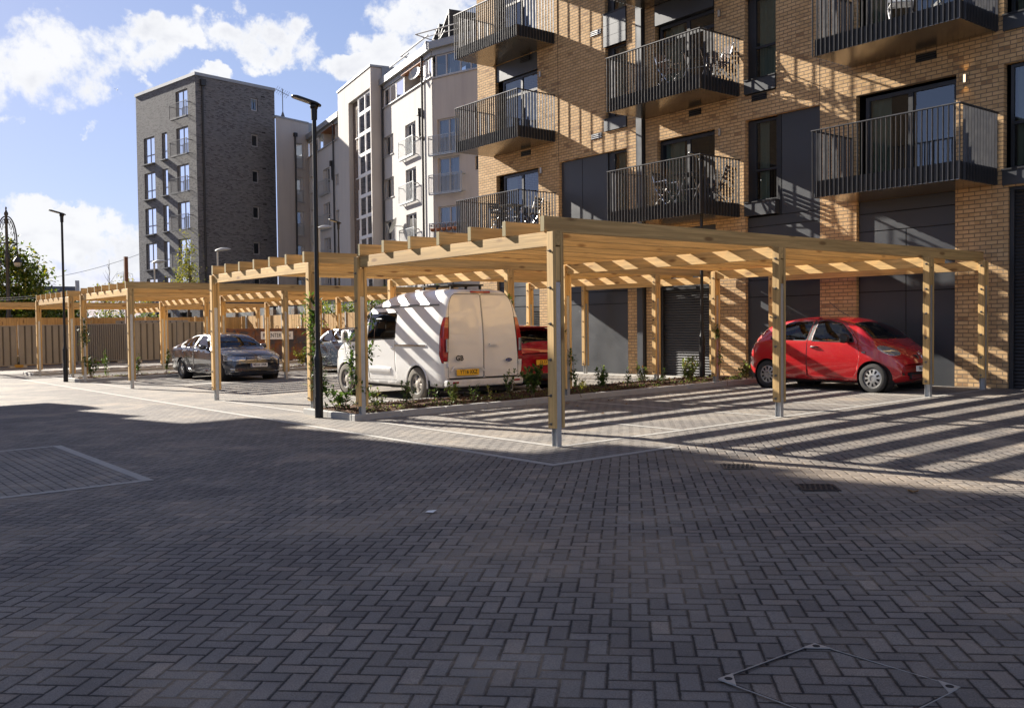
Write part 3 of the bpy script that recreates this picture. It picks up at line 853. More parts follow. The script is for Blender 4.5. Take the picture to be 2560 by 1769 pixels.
def bx(name, mat, *boxes, parent=flats, smooth=0):
    m = MB()
    for b in boxes: FL.box(m, *b)
    return m.build(name, mat, parent, smooth=smooth)

def panel_bay(a0, a1, z0, zs, a_split=None, off=-0.09):
    """dark cladding sheets with open joints: zs = joint heights from the bottom up"""
    g = 0.011
    bx('panel_backing', M['gap'], (a0, a1, z0, zs[-1], -0.16, off - 0.012))
    zz = [z0] + list(zs)
    for i in range(len(zz) - 1):
        cols = [(a0, a1)] if not a_split or i in a_split[1] else [(a0, a_split[0]), (a_split[0], a1)]
        for c0, c1 in cols:
            bx('wall_panel', M['panel'], (c0 + g, c1 - g, zz[i] + g, zz[i + 1] - g, off - 0.012, off))
panel_bay(-24.90, -23.27, -0.3, (2.09, 2.44, 2.72, 4.05))
panel_bay(-22.74, -22.70, -0.3, (2.09,))
panel_bay(-23.27, -22.70, 2.07, (2.09 + .35, 2.72, 4.05))
panel_bay(-21.70, -18.81, -0.3, (2.08, 2.44, 4.16), (-20.75, ()))
panel_bay(-21.70, -19.66, 4.16, (6.42,), (-20.76, ()))
panel_bay(-14.73, -12.63, -0.3, (2.12, 2.53, 3.83, 4.07), (-13.74, (2, 3)))
panel_bay(-13.74, -12.63, 4.07, (6.44,))
panel_bay(-11.71, -9.50, -0.3, (2.14, 2.52, 3.46, 3.85, 4.13), (-10.60, (3, 4)))
panel_bay(-17.62, -15.66, 2.46, (3.2, 4.02))
# service door with louvres
dr = bx('louvred_door', M['frame_dark'], (-23.26, -22.75, 0.05, 2.06, -0.14, -0.10))
m = MB()
for i in range(24): FL.box(m, -23.21, -22.80, 0.15 + i * 0.077, 0.19 + i * 0.077, -0.10, -0.085)
m.build('louvre', M['frame_dark'], dr)
bx('notice', M['paper'], (-22.93, -22.83, 1.03, 1.17, -0.084, -0.082), parent=dr)
# roller shutters
def shutter(a0, a1, z1):
    m = MB(); z = 0.02; i = 0
    while z < z1 - 0.06:
        m.poly([FL.p(a0, z, -0.13), FL.p(a1, z, -0.13), FL.p(a1, z + 0.03, -0.105), FL.p(a0, z + 0.03, -0.105)])
        m.poly([FL.p(a0, z + 0.03, -0.105), FL.p(a1, z + 0.03, -0.105), FL.p(a1, z + 0.062, -0.128), FL.p(a0, z + 0.062, -0.128)])
        m.poly([FL.p(a0, z + 0.062, -0.128), FL.p(a1, z + 0.062, -0.128), FL.p(a1, z + 0.068, -0.14), FL.p(a0, z + 0.068, -0.14)])
        z += 0.068
    s = m.build('roller_shutter', M['shutter'], flats, recalc=False)
    m = MB(); FL.box(m, a0, a0 + 0.09, 0.0, z1, -0.10, -0.05); FL.box(m, a1 - 0.09, a1, 0.0, z1, -0.10, -0.05); FL.box(m, a0, a1, z1 - 0.06, z1 + 0.004, -0.13, -0.04)
    m.build('shutter_guide', M['frame_dark'], s)
shutter(-17.62, -15.66, 2.45)
shutter(-8.46, -5.6, 4.06)

def window(name, a0, a1, z0, z1, off=-0.11, mull=(), trans=(), fw=0.055, curtain=None, mat='frame_dark', fr=FL, parent=flats, pane='pane', cmat='curtain', thick=0.06, coff=-0.28):
    """frame with its panes (one sub-part per light) and a curtain hanging inside"""
    m = MB()
    fr.box(m, a0, a0 + fw, z0, z1, off - thick, off); fr.box(m, a1 - fw, a1, z0, z1, off - thick, off)
    fr.box(m, a0 + fw, a1 - fw, z0, z0 + fw, off - thick, off); fr.box(m, a0 + fw, a1 - fw, z1 - fw, z1, off - thick, off)
    for x in mull: fr.box(m, x - fw * 0.6, x + fw * 0.6, z0 + fw, z1 - fw, off - thick + 0.002, off - 0.002)
    for z in trans: fr.box(m, a0 + fw, a1 - fw, z - fw * 0.5, z + fw * 0.5, off - thick + 0.004, off - 0.004)
    w = m.build(name, M[mat], parent)
    A = [a0 + fw] + sorted(mull) + [a1 - fw]; Z = [z0 + fw] + sorted(trans) + [z1 - fw]
    for i in range(len(A) - 1):
        for j in range(len(Z) - 1):
            p = MB(); fr.quad(p, A[i] + 0.001, A[i + 1] - 0.001, Z[j] + 0.001, Z[j + 1] - 0.001, off - thick * 0.5)
            p.build('pane', M[pane], w, recalc=False)
    for c in (curtain or ()):
        c0, c1 = c; p = MB(); n = max(4, int((c1 - c0) / 0.045)); k = 0
        for i in range(n):
            x0 = c0 + (c1 - c0) * i / n; x1 = c0 + (c1 - c0) * (i + 1) / n
            y0 = coff + 0.03 * math.sin(i * 1.35); y1 = coff + 0.03 * math.sin((i + 1) * 1.35)
            p.poly([fr.p(x0, z0 + 0.05, y0), fr.p(x1, z0 + 0.05, y1), fr.p(x1, z1 - 0.02, y1), fr.p(x0, z1 - 0.02, y0)])
        p.build('curtain', M[cmat], w, recalc=False)
    return w

for k in range(4):
    dz = ST * k; up = k > 0
    hd = 6.40 + dz + (0.12 if up else 0)
    # left flat door
    window('patio_door', -24.60, -22.70, 4.45 + dz, hd - 0.02, mull=(-23.62,), trans=(8.9 - ST + dz,) if up else (), curtain=[(-24.55, -24.1)], fw=0.075)
    bx('door_lining', M['frame_dark'], (-24.88, -24.60, 4.45 + dz, hd, -0.17, -0.13)) if False else None
    if up: bx('spandrel_panel', M['panel'], (-24.87, -22.71, hd, 10.01 - ST + dz, -0.13, -0.04))
    # middle flat door
    window('patio_door', -17.64, -15.69, 4.45 + dz, hd - 0.02, mull=(-16.64,), trans=(9.05 - ST + dz,) if up else (), curtain=[(-17.58, -16.9)], fw=0.085)
    if up: bx('spandrel_panel', M['panel'], (-17.71, -15.69, hd, 10.01 - ST + dz, -0.13, 0.03))
    # right flat door
    window('patio_door', -11.55, -9.50, 4.45 + dz, hd - 0.02, mull=(-10.52,), curtain=[(-11.5, -11.05)], fw=0.085)
    if up: bx('spandrel_panel', M['panel'], (-11.71, -9.50, hd, 10.01 - ST + dz, -0.13, 0.03))
    # narrow windows
    z0 = 4.45 if not up else 7.32 - ST + dz
    window('window', -19.46, -18.81, z0, 6.40 + dz, curtain=[(-19.4, -19.1)])
    window('window', -14.54, -13.84, z0 - 0.01, 6.40 + dz, trans=(5.2 + dz,), curtain=[(-14.5, -14.2)] if k == 0 else [(-14.5, -13.9)])
    window('window', -8.47, -7.02, 4.42 + dz, 6.42 + dz, trans=(5.3 + dz,), curtain=[(-8.42, -8.0)])
    window('patio_door', -4.5, -2.2, 4.45 + dz, 6.42 + dz, mull=(-3.3,))
    # projecting sill boxes
    bx('sill_box', M['panel'], (-14.73, -13.82, 4.10 + dz, 4.42 + dz, -0.10, 0.05))
    bx('sill_cap', M['frame_dark'], (-14.74, -13.81, 4.42 + dz, 4.44 + dz, -0.10, 0.07))
    bx('sill_box', M['panel'], (-8.56, -7.0, 4.10 + dz, 4.39 + dz, -0.10, 0.05))
    bx('sill_cap', M['frame_dark'], (-8.57, -7.0, 4.39 + dz, 4.42 + dz, -0.10, 0.07))
    if up: bx('window_lining', M['frame_dark'], (-19.66, -19.46, z0, 6.42 + dz, -0.15, -0.12), (-14.73, -14.54, z0, 6.42 + dz, -0.15, -0.12))
    # sconces
    for x, z in ((-22.53, 6.29), (-15.50, 6.29), (-9.30, 6.32)):
        lit = abs(x + 9.30) < 0.01 and k == 0
        s = bx('wall_light', M['alu'], (x - 0.032, x - 0.020, z - 0.085 + dz, z + 0.085 + dz, 0.012, 0.055), (x + 0.020, x + 0.032, z - 0.085 + dz, z + 0.085 + dz, 0.012, 0.055), (x - 0.02, x + 0.02, z - 0.08 + dz, z + 0.08 + dz, 0.0, 0.04))
        bx('lamp_core', M['glow'] if lit else M['lens'], (x - 0.018, x + 0.018, z - 0.075 + dz, z + 0.075 + dz, 0.042, 0.048), parent=s)
        if lit:
            for dzz in (-0.13, 0.13):
                ld = bpy.data.lights.new('wall_light_bulb', 'SPOT'); ld.energy = 0.45; ld.color = (1.0, 0.62, 0.22); ld.spot_size = R(95); ld.spot_blend = 0.8; ld.shadow_soft_size = 0.01
                lo = bpy.data.objects.new('bulb', ld); COL.objects.link(lo); lo.parent = s
                lo.location = Vector((x, 18.8 - 0.06, z + dz + dzz * 0.75)) - ORIG[s]
                lo.rotation_euler = (R(180) if dzz > 0 else 0, 0, 0)
    # vents
    for x0, x1 in ((-23.55, -23.06), (-20.25, -19.80), (-16.53, -16.12), (-14.53, -14.09), (-10.34, -9.90)):
        z = 6.86 + dz
        v = bx('air_vent', M['gap'], (x0, x1, z, z + 0.155, 0.0, 0.006))
        m = MB()
        vm = 'alu' if x0 == -20.25 else 'frame_dark'
        for i in range(3): FL.box(m, x0 + 0.01, x1 - 0.01, z + 0.012 + i * 0.05, z + 0.034 + i * 0.05, 0.006, 0.03)
        m.build('louvre', M[vm], v)
# box panels between the narrow windows by the middle balconies
for k in range(1, 4):
    dz = ST * (k - 1)
    if k >= 2:
        bx('spandrel_box', M['panel'], (-19.68, -18.79, 9.38 + dz - ST, 9.66 + dz - ST, -0.1, 0.05), (-19.68, -18.79, 9.668 + dz - ST, 9.96 + dz - ST, -0.1, 0.05), (-19.68, -18.79, 9.968 + dz - ST, 10.29 + dz - ST, -0.1, 0.05))
    else:
        bx('spandrel_box', M['panel'], (-19.68, -18.79, 7.0, 7.32, -0.1, 0.05))
    bx('sill_cap', M['frame_dark'], (-19.69, -18.78, 7.32 + (10.29 - 7.32 if k > 1 else 0) + (ST * (k - 2) if k > 2 else 0), 7.345 + (10.29 - 7.32 if k > 1 else 0) + (ST * (k - 2) if k > 2 else 0), -0.1, 0.07))
# mullion lining beside the first-floor narrow windows
bx('window_lining', M['frame_dark'], (-19.66, -19.46, 4.16, 6.42, -0.15, -0.12), (-13.84, -13.74, 4.08, 6.44, -0.15, -0.085), (-14.73, -14.54, 4.44, 6.42, -0.15, -0.12))
# square downpipe
bx('downpipe', M['panel'], (-18.33, -18.12, 0.05, TOP, 0.0, 0.13))
bx('downpipe_shadow_gap', M['gap'], (-18.12, -18.095, 0.05, TOP, 0.0, 0.05))
# movement joints
bx('movement_joint', M['gap'], (-21.735, -21.722, 6.45, TOP, -0.002, 0.0025), (-12.645, -12.634, 6.48, TOP, -0.002, 0.0025))

# balconies ------------------------------------------------------------------
def balcony(a0, a1, zs, label_side_panel=False):
    Yo = 1.47
    m = MB(); m.box(a0 + 0.03, a1 - 0.03, 18.8 - Yo + 0.03, 18.795, zs + 0.012, zs + 0.35)
    sl = m.build('balcony', M['bal'], flats)
    m = MB(); m.box(a0 + 0.02, a1 - 0.02, 18.8 - Yo + 0.02, 18.79, zs, zs + 0.012); m.build('soffit', M['soffit'], sl)
    m = MB()
    n = max(2, round((a1 - a0) / 0.105))
    for i in range(n + 1):
        x = a0 + (a1 - a0) * i / n
        m.box(x - 0.005, x + 0.005, 18.8 - Yo - 0.022, 18.8 - Yo + 0.022, zs + 0.005, zs + 1.40)
    m.build('front_bars', M['balbar'], sl)
    for x in (a0, a1):
        m = MB(); k = 12
        for i in range(1, k + 1):
            y = 18.8 - Yo + 0.06 + (Yo - 0.10) * i / k
            m.box(x - 0.025, x + 0.025, y - 0.006, y + 0.006, zs + 0.005, zs + 1.40)
        m.build('side_bars', M['balbar'], sl)
    m = MB()
    m.box(a0 - 0.03, a1 + 0.03, 18.8 - Yo - 0.03, 18.8 - Yo + 0.03, zs + 1.40, zs + 1.42)
    for x in (a0, a1): m.box(x - 0.03, x + 0.03, 18.8 - Yo + 0.031, 18.796, zs + 1.40, zs + 1.42)
    m.build('handrail', M['balbar'], sl)
    return sl
for k in range(4):
    balcony(-25.06, -21.87, 4.10 + ST * k)
    balcony(-18.05, -14.90, 4.10 + ST * k)
    balcony(-11.82, -8.68, 4.12 + ST * k)
    balcony(-4.9, -1.8, 4.12 + ST * k)

# furniture on the balconies --------------------------------------------------
def bistro_table(x, y, z, label, rz=0.3):
    t = thing('bistro_table', label, 'table', (x, y, z), rz, 'tables on the balconies')
    m = MB()
    for i in range(7): m.box(-0.31, 0.31, -0.305 + i * 0.09, -0.235 + i * 0.09, 0.715, 0.735)
    m.build('slatted_top', M['plastic'], t, world=False)
    m = MB()
    for s in (-1, 1):
        m.tube([(s * 0.25, -0.28, 0.0), (s * 0.25, 0.24, 0.71)], 0.012); m.tube([(s * 0.22, 0.28, 0.0), (s * 0.22, -0.24, 0.71)], 0.012)
    m.tube([(-0.25, -0.02, 0.36), (0.25, -0.02, 0.36)], 0.010)
    m.build('folding_legs', M['alu'], t, world=False)
def garden_chair(x, y, z, rz, label, mat='wicker', frame='alu'):
    t = thing('garden_chair', label, 'chair', (x, y, z), rz, 'chairs on the balconies')
    m = MB()
    for i in range(5): m.box(-0.21, 0.21, -0.2 + i * 0.085, -0.135 + i * 0.085, 0.43, 0.447)
    m.build('seat', M[mat], t, world=False)
    m = MB()
    for i in range(4): m.box(-0.21, 0.21, 0.20 + 0.025 * i, 0.215 + 0.025 * i, 0.56 + i * 0.09, 0.63 + i * 0.09)
    m.build('backrest', M[mat], t, world=False)
    for s in (-1, 1):
        m = MB(); m.tube([(s * 0.225, -0.22, 0.0), (s * 0.225, 0.16, 0.45), (s * 0.225, 0.31, 0.92)], 0.013); m.build('leg', M[frame], t, world=False)
        m = MB(); m.tube([(s * 0.20, 0.26, 0.0), (s * 0.20, -0.20, 0.44), (s * 0.20, -0.20, 0.64), (s * 0.20, 0.20, 0.64)], 0.013); m.build('leg', M[frame], t, world=False)
ZB = 4.455
bistro_table(-15.55, 17.95, ZB + ST, 'dark slatted folding table on the upper middle balcony')
garden_chair(-16.35, 17.85, ZB + ST, R(95), 'slatted chair with bright steel frame left of the table on the upper middle balcony', 'wicker', 'chrome')
garden_chair(-15.2, 18.35, ZB + ST, R(-20), 'dark woven chair by the wall right of the table on the upper middle balcony', 'wicker', 'alu')
bistro_table(-15.75, 17.9, ZB, 'dark slatted folding table on the lower middle balcony behind the lamp head', 0.2)
garden_chair(-16.5, 17.9, ZB, R(90), 'folding chair with crossed steel legs left of the table on the lower middle balcony', 'plastic', 'chrome')
garden_chair(-15.2, 18.25, ZB, R(-60), 'dark woven chair in the right corner of the lower middle balcony', 'wicker', 'plastic')
bistro_table(-22.9, 17.9, ZB, 'dark table on the lowest far balcony above the timber roof', 0.1)
garden_chair(-23.6, 17.95, ZB, R(95), 'dark chair left of the table on the lowest far balcony', 'plastic', 'alu')
garden_chair(-22.35, 18.2, ZB, R(-70), 'dark chair right of the table on the lowest far balcony', 'plastic', 'alu')
garden_chair(-10.2, 17.95, ZB + ST, R(40), 'pale chair with white legs on the upper right balcony', 'frame_white', 'frame_white')
# ------------------------------------------------------------------ the block behind the camera's left, whose shade lies over the yard
sh = thing('apartment_building', 'tall brick block with stacked balconies outside the left of the picture that shades the yard', 'building', (-38, -11, 0))
m = MB(); m.box(-36.0, -34.0, -24.0, 0.47, -0.4, 25.0); m.box(-42.0, -36.01, -24.0, -2.4, -0.4, 25.0); m.build('brick_wall', M['brick'], sh)
for z0, z1, z2 in ((2.3, 3.3, 4.4), (5.95, 6.9, 8.2), (9.7, 10.2, 11.2), (13.3, 13.85, 14.4), (16.95, 17.6, 18.6), (20.5, 21.2, 22.2)):
    m = MB(); m.box(-35.2, -34.1, 0.48, 1.82, z0, z1); b = m.build('balcony', M['bal'], sh)
    m = MB(); m.box(-34.25, -34.15, 0.49, 1.30, z1 + 0.01, z2); m.build('shade_screen', M['bal'], b)  # unseen screen added to taper the shade edge above each balcony

def juliet(fr, a0, a1, z0, z1, off, parent, mat='railgalv', n=14, tray=True):
    m = MB()
    fr.box(m, a0, a1, z1 - 0.035, z1, off - 0.02, off + 0.02); fr.box(m, a0, a1, z0 + 0.06, z0 + 0.09, off - 0.015, off + 0.015)
    for i in range(n + 1):
        a = a0 + (a1 - a0) * i / n
        fr.box(m, a - 0.010, a + 0.010, z0 + 0.09, z1 - 0.035, off - 0.008, off + 0.008)
    for a in (a0, a1):
        fr.box(m, a - 0.02, a + 0.02, z0, z1, off - 0.022, off + 0.022)
        fr.box(m, a - 0.015, a + 0.015, z1 - 0.16, z1 - 0.10, 0.0, off - 0.022); fr.box(m, a - 0.015, a + 0.015, z0, z0 + 0.05, 0.0, off - 0.022)
    if tray: fr.box(m, a0, a1, z0 - 0.04, z0 + 0.02, off - 0.16, off + 0.03)
    return m.build('juliet_railing', M[mat], parent)

def fbox(fr, name, mat, parent, *boxes, smooth=0):
    m = MB()
    for b in boxes: fr.box(m, *b)
    return m.build(name, M[mat], parent, smooth=smooth)

# ------------------------------------------------------------------ pale rendered flats
WF = Fr((-45.83, 29.89), (-0.97963, 0.2008), (-0.2008, -0.97963))
pale = thing('apartment_building', 'pale rendered block of flats with zinc eaves and a projecting glazed stair tower', 'building', (-60, 33, 0))
LV = [13.83, 11.10, 8.36, 5.60, 2.85]
ops = []
for z in LV:
    ops += [(2.40, 4.22, z - 2.05, z), (6.42, 8.40, z - 1.28, z)]
    ops += [(21.5, 23.4, z - 2.05 + 0.2, z + 0.2), (19.02, 19.82, z - 0.85 - 0.7, z - 0.7), (26.0, 27.35, z - 1.35 + 0.2, z + 0.2)]
ops = [q for q in ops if q[2] > 0.2]
m = MB()
WF.wall(m, -0.35, 28.3, -0.6, 15.70, ops, 0.16)
WF.quad(m, 28.3, 28.31, -0.6, 15.7)
m.build('rendered_wall', M['wallrender'], pale)
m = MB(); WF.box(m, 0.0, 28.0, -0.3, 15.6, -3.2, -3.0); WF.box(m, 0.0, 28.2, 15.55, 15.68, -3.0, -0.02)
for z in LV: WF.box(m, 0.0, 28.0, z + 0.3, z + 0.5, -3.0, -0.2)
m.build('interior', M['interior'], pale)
rd = random.Random(2)
for z in LV:
    if z - 2.05 < 0.2: continue
    for a0, a1, zt in ((2.42, 4.20, z), (21.52, 23.38, z + 0.2)):
        window('patio_door', a0, a1, zt - 2.05, zt, -0.10, mull=((a0 + a1) / 2,), fw=0.07, mat='frame_grey', fr=WF, parent=pale, pane='pane_far', curtain=[(a0 + 0.1, a0 + 0.1 + rd.uniform(0.3, 1.5))], cmat='curtain_w')
        juliet(WF, a0 - 0.28, a1 + 0.55, zt - 2.08, zt - 0.92, 0.28, pale)
    window('window', 6.44, 8.38, z - 1.28, z, -0.10, mull=(7.1,), fw=0.06, mat='frame_grey', fr=WF, parent=pale, pane='pane_far', curtain=[(6.6, 7.0)], cmat='curtain_w')
    window('window', 19.04, 19.80, z - 1.55, z - 0.7, -0.10, fw=0.06, mat='frame_grey', fr=WF, parent=pale, pane='pane_far')
    window('window', 26.02, 27.33, z - 1.13, z + 0.18, -0.10, mull=(26.7,), fw=0.06, mat='frame_grey', fr=WF, parent=pale, pane='pane_far')
    fbox(WF, 'window_sill', 'frame_grey', pale, (6.36, 8.46, z - 1.33, z - 1.285, -0.02, 0.07))
    fbox(WF, 'window_sill', 'frame_grey', pale, (25.95, 27.4, z - 1.19, z - 1.14, -0.02, 0.07))
# set-back top storey, cedar-lined recesses, zinc eaves
for a0, a1, r0, r1, w0, w1 in ((-0.35, 8.6, 1.10, 4.35, 4.48, 8.33), (18.4, 28.1, 20.0, 23.35, 24.9, 27.9)):
    fbox(WF, 'sill_ledge', 'frame_grey', pale, (a0, a1, 15.70, 15.77, -0.6, 0.10))
    window('window_band', w0, w1, 15.78, 16.93, -0.06, mull=(w0 + (w1 - w0) * 0.38, w0 + (w1 - w0) * 0.68), fw=0.07, mat='frame_white', fr=WF, parent=pale, pane='pane_far', curtain=[(w0 + 0.1, w0 + (w1 - w0) * 0.36)], cmat='curtain_w')
    fbox(WF, 'recess_wall', 'wallrender', pale, (r0, r1, 15.78, 16.93, -1.7, -1.6), (r1 + 0.002, r1 + 0.12, 15.78, 16.93, -1.6, -0.06), (r0 - 0.12, r0 - 0.002, 15.78, 16.93, -1.6, -0.06))
    fbox(WF, 'cedar_soffit', 'woodsoffit', pale, (r0 - 0.1, r1 + 0.1, 16.935, 16.96, -1.65, 0.15))
    fbox(WF, 'zinc_frieze', 'zinc', pale, (a0, a1, 16.965, 17.22, -0.3, 0.04))
    fbox(WF, 'eaves', 'zinc', pale, (a0 - 0.15, a1, 17.22, 17.62, -3.0, 0.26))
fbox(WF, 'parapet_gutter', 'zinc', pale, (-0.35, 28.1, 17.62, 17.74, -3.0, 0.10))
m = MB(); WF.box(m, 0.4, 28.2, 15.7, 17.3, -2.2, -2.0); m.build('top_storey_wall', M['wallrender2'], pale)
window('window', -0.26, 0.68, 15.78, 16.90, -0.06, mull=(0.30,), fw=0.06, mat='frame_white', fr=WF, parent=pale, pane='pane_far')
fbox(WF, 'top_storey_pier', 'frame_white', pale, (0.69, 1.09, 15.78, 16.93, -0.3, -0.05))
# downpipes and flue boxes
for a in (0.98, 8.27, 20.05):
    m = MB(); m.cyl(WF.p(a, 0, 0.10), WF.p(a, 17.2, 0.10), 0.065, n=8); m.build('downpipe', M['plastic'], pale)
for a in (0.98, 20.05):
    m = MB(); m.tube([WF.p(a, 12.6 if a < 5 else 12.9, 0.10), WF.p(a + 0.35, 12.55 if a < 5 else 12.85, 0.10), WF.p(a + 0.45, 12.9 if a < 5 else 13.2, 0.10), WF.p(a + 0.45, 14.0, 0.10)], 0.07)
    WF.box(m, a + 0.32, a + 0.62, 13.9, 14.3, 0.0, 0.25)
    m.build('boiler_flue', M['plastic'], pale)
# glazed stair tower
SF = Fr(WF.p(0, 0, 0.8)[:2], WF.d[:2], WF.n[:2])
m = MB()
SF.wall(m, 8.44, 16.13, -0.6, 18.42, [(8.62, 13.50, -0.4, 17.12, 0.5)], 0.5)
m.poly([SF.p(8.44, -0.6, 0), SF.p(8.44, 18.42, 0), SF.p(8.44, 18.42, -4), SF.p(8.44, -0.6, -4)])
m.poly([SF.p(16.13, -0.6, 0), SF.p(16.13, 18.42, 0), SF.p(16.13, 18.42, -4), SF.p(16.13, -0.6, -4)])
m.poly([SF.p(8.44, 18.42, 0), SF.p(16.13, 18.42, 0), SF.p(16.13, 18.42, -4), SF.p(8.44, 18.42, -4)])
m.build('stair_tower_wall', M['wallrender2'], pale)
fbox(SF, 'coping', 'zinc', pale, (8.36, 16.2, 18.425, 18.56, -4.05, 0.07))
fbox(SF, 'zinc_return', 'zinc', pale, (8.36, 8.438, 16.9, 18.42, -2.0, -0.75))
bops = []
z = 16.55
zz = [(14.55, 16.52), (11.78, 13.76), (9.0, 10.98), (6.2, 8.2), (3.4, 5.4)]
m = MB(); IF = Fr(SF.p(0, 0, -0.32)[:2], WF.d[:2], WF.n[:2])
IF.wall(m, 11.66, 13.50, -0.4, 17.12, [(11.95, 12.66, a, b) for a, b in zz], 0.12); m.build('brick_infill', M['brbrick'], pale)
for a, b in zz:
    window('window', 11.97, 12.64, a, b, -0.05, fw=0.07, mat='frame_white', fr=IF, parent=pale, pane='pane_far')
    fbox(IF, 'window_sill', 'frame_white', pale, (11.88, 12.74, a - 0.06, a - 0.004, -0.02, 0.09))
m = MB(); k = 0; z = 17.05; floors = []
GF = Fr(SF.p(0, 0, -0.12)[:2], WF.d[:2], WF.n[:2])
m = MB()
for a in (8.70, 10.15, 11.60): GF.box(m, a - 0.045, a + 0.045, -0.4, 17.05, -0.10, 0.0)
GF.box(m, 8.745, 11.555, 16.97, 17.05, -0.10, -0.004)
bz = [15.90 - i * 1.39 for i in range(12)]
for b in bz:
    GF.box(m, 8.745, 10.105, b - 0.11, b + 0.11, -0.09, -0.008); GF.box(m, 10.195, 11.555, b - 0.11, b + 0.11, -0.09, -0.008)
gl = m.build('stair_glazing', M['frame_white'], pale)
tops = [16.97] + [b - 0.11 for b in bz]
for i in range(len(bz)):
    for a0, a1 in ((8.746, 10.104), (10.196, 11.554)):
        p = MB(); GF.quad(p, a0, a1, bz[i] + 0.112, tops[i] - 0.002, -0.05); p.build('pane', M['pane_far'], gl, recalc=False)
fbox(SF, 'interior', 'interior', pale, (8.7, 11.6, -0.4, 17.0, -2.2, -2.0))
m = MB()
for i in range(13): SF.box(m, 8.7, 11.6, 0.3 + i * 1.39, 0.42 + i * 1.39, -1.9, -0.8)
m.build('stair_landing', M['wallrender2'], pale)
# wing returning towards the dark tower
PG = (-73.231, 35.507)
GFm = Fr(PG, (0.27, -0.963), (0.963, 0.27))
ops = [(0.52, 1.32, z - 2.1, z) for z in (16.85, 14.02, 11.22, 8.36, 5.5)]
m = MB(); GFm.wall(m, -0.05, 3.42, -0.6, 18.6, ops, 0.15)
m.poly([GFm.p(-0.05, 18.6, 0), GFm.p(3.42, 18.6, 0), GFm.p(3.42, 18.6, -0.5), GFm.p(-0.05, 18.6, -0.5)])
m.build('wing_wall', M['wallrender2'], pale)
fbox(GFm, 'coping', 'zinc', pale, (-0.05, 3.45, 18.605, 18.74, -0.4, 0.06))
fbox(GFm, 'zinc_return', 'zinc', pale, (-0.7, -0.06, 17.2, 18.72, -2.5, -0.05))
fbox(GFm, 'interior', 'interior', pale, (0.2, 2.0, 0, 17.5, -1.6, -1.5))
for z in (16.85, 14.02, 11.22, 8.36, 5.5):
    w = window('window', 0.54, 1.30, z - 2.08, z, -0.08, trans=(z - 1.08,), fw=0.06, mat='frame_grey', fr=GFm, parent=pale, pane='pane_far')
    m = MB()
    for i in range(8): GFm.box(m, 0.6 + i * 0.09, 0.62 + i * 0.09, z - 2.0, z - 1.08, -0.05, -0.03)
    m.build('guard_rail', M['railgalv'], w)
    fbox(GFm, 'window_sill', 'frame_grey', pale, (0.46, 1.38, z - 2.16, z - 2.105, -0.02, 0.08))
m = MB(); m.cyl(GFm.p(1.48, 0, 0.10), GFm.p(1.48, 17.4, 0.10), 0.075, n=8); GFm.box(m, 1.34, 1.62, 17.3, 17.6, 0.0, 0.24); m.build('downpipe', M['plastic'], pale)
m = MB(); m.cyl(GFm.p(2.16, 18.7, -0.6), GFm.p(2.16, 21.2, -0.6), 0.035, n=6); m.tube([GFm.p(1.5, 20.75, -0.6), GFm.p(2.9, 21.05, -0.6)], 0.022)
for i in range(7): m.tube([GFm.p(1.6 + i * 0.2, 20.55 + i * 0.045, -0.85), GFm.p(1.6 + i * 0.2, 21.0 + i * 0.045, -0.35)], 0.014, n=4)
m.cyl(GFm.p(2.16, 18.6, -0.6), GFm.p(2.16, 19.3, -0.6), 0.30, 0.05, n=6)
m.build('tv_aerial', M['trim'], pale)
# angled bay
PB = (-45.411, 29.804)
BF = Fr(PB, (0.968, 0.252), (0.252, -0.968))
ops = []
for z in (13.25, 11.05 - 0.0, 8.30, 5.55): ops.append((0.33, 1.96, z - 2.02, z))
ops.append((3.10, 3.6, 10.1, 10.86)); ops.append((3.10, 3.6, 12.9, 13.6))
m = MB(); BF.wall(m, 0.0, 8.0, -0.6, 15.58, ops, 0.16); m.build('bay_wall', M['wallrender2'], pale)
fbox(BF, 'interior', 'interior', pale, (0.4, 6.5, 0, 15.4, -1.9, -1.8), (0.4, 6.5, 15.6, 16.9, -2.6, -2.5))
fbox(BF, 'sill_ledge', 'frame_grey', pale, (0.0, 8.0, 15.585, 15.65, -0.4, 0.08))
window('window_band', 0.2, 3.35, 15.66, 16.90, -0.06, mull=(1.03, 2.07, 2.84), fw=0.08, mat='frame_grey', fr=BF, parent=pale, pane='pane_far', curtain=[(1.1, 2.0)], cmat='curtain_w')
fbox(BF, 'zinc_frieze', 'zinc', pale, (0.0, 8.0, 16.905, 17.25, -0.4, 0.02))
fbox(BF, 'top_storey_pier', 'frame_white', pale, (3.36, 8.0, 15.66, 16.9, -0.3, -0.03))
fbox(BF, 'eaves', 'zinc', pale, (-0.25, 8.0, 17.25, 17.66, -3.0, 0.25))
for z in (13.25, 11.05, 8.30, 5.55):
    window('patio_door', 0.35, 1.94, z - 2.02, z, -0.10, mull=(1.16,), fw=0.08, mat='frame_grey', fr=BF, parent=pale, pane='pane_far', curtain=[(0.42, 1.1), (1.22, 1.9)], cmat='curtain_w')
    j = juliet(BF, -0.1, 2.35, z - 2.05, z - 0.95, 0.3, pale, n=24)
    if z == 8.30:
        for i in range(5):
            a = 0.25 + i * 0.42
            b = MB(); b.lathe([(0.02, -0.16), (0.13, -0.10), (0.16, 0.02), (0.13, 0.03)], Matrix.Translation(BF.p(a, 7.0, 0.42)), 10)
            for s in (-1, 1): b.tube([BF.p(a - 0.15, 7.02, 0.42), BF.p(a - 0.12, 7.22, 0.40), BF.p(a, 7.30, 0.38), BF.p(a + 0.12, 7.22, 0.40), BF.p(a + 0.15, 7.02, 0.42)], 0.02, 4)
            b.build('hanging_basket', M['pot'], j)
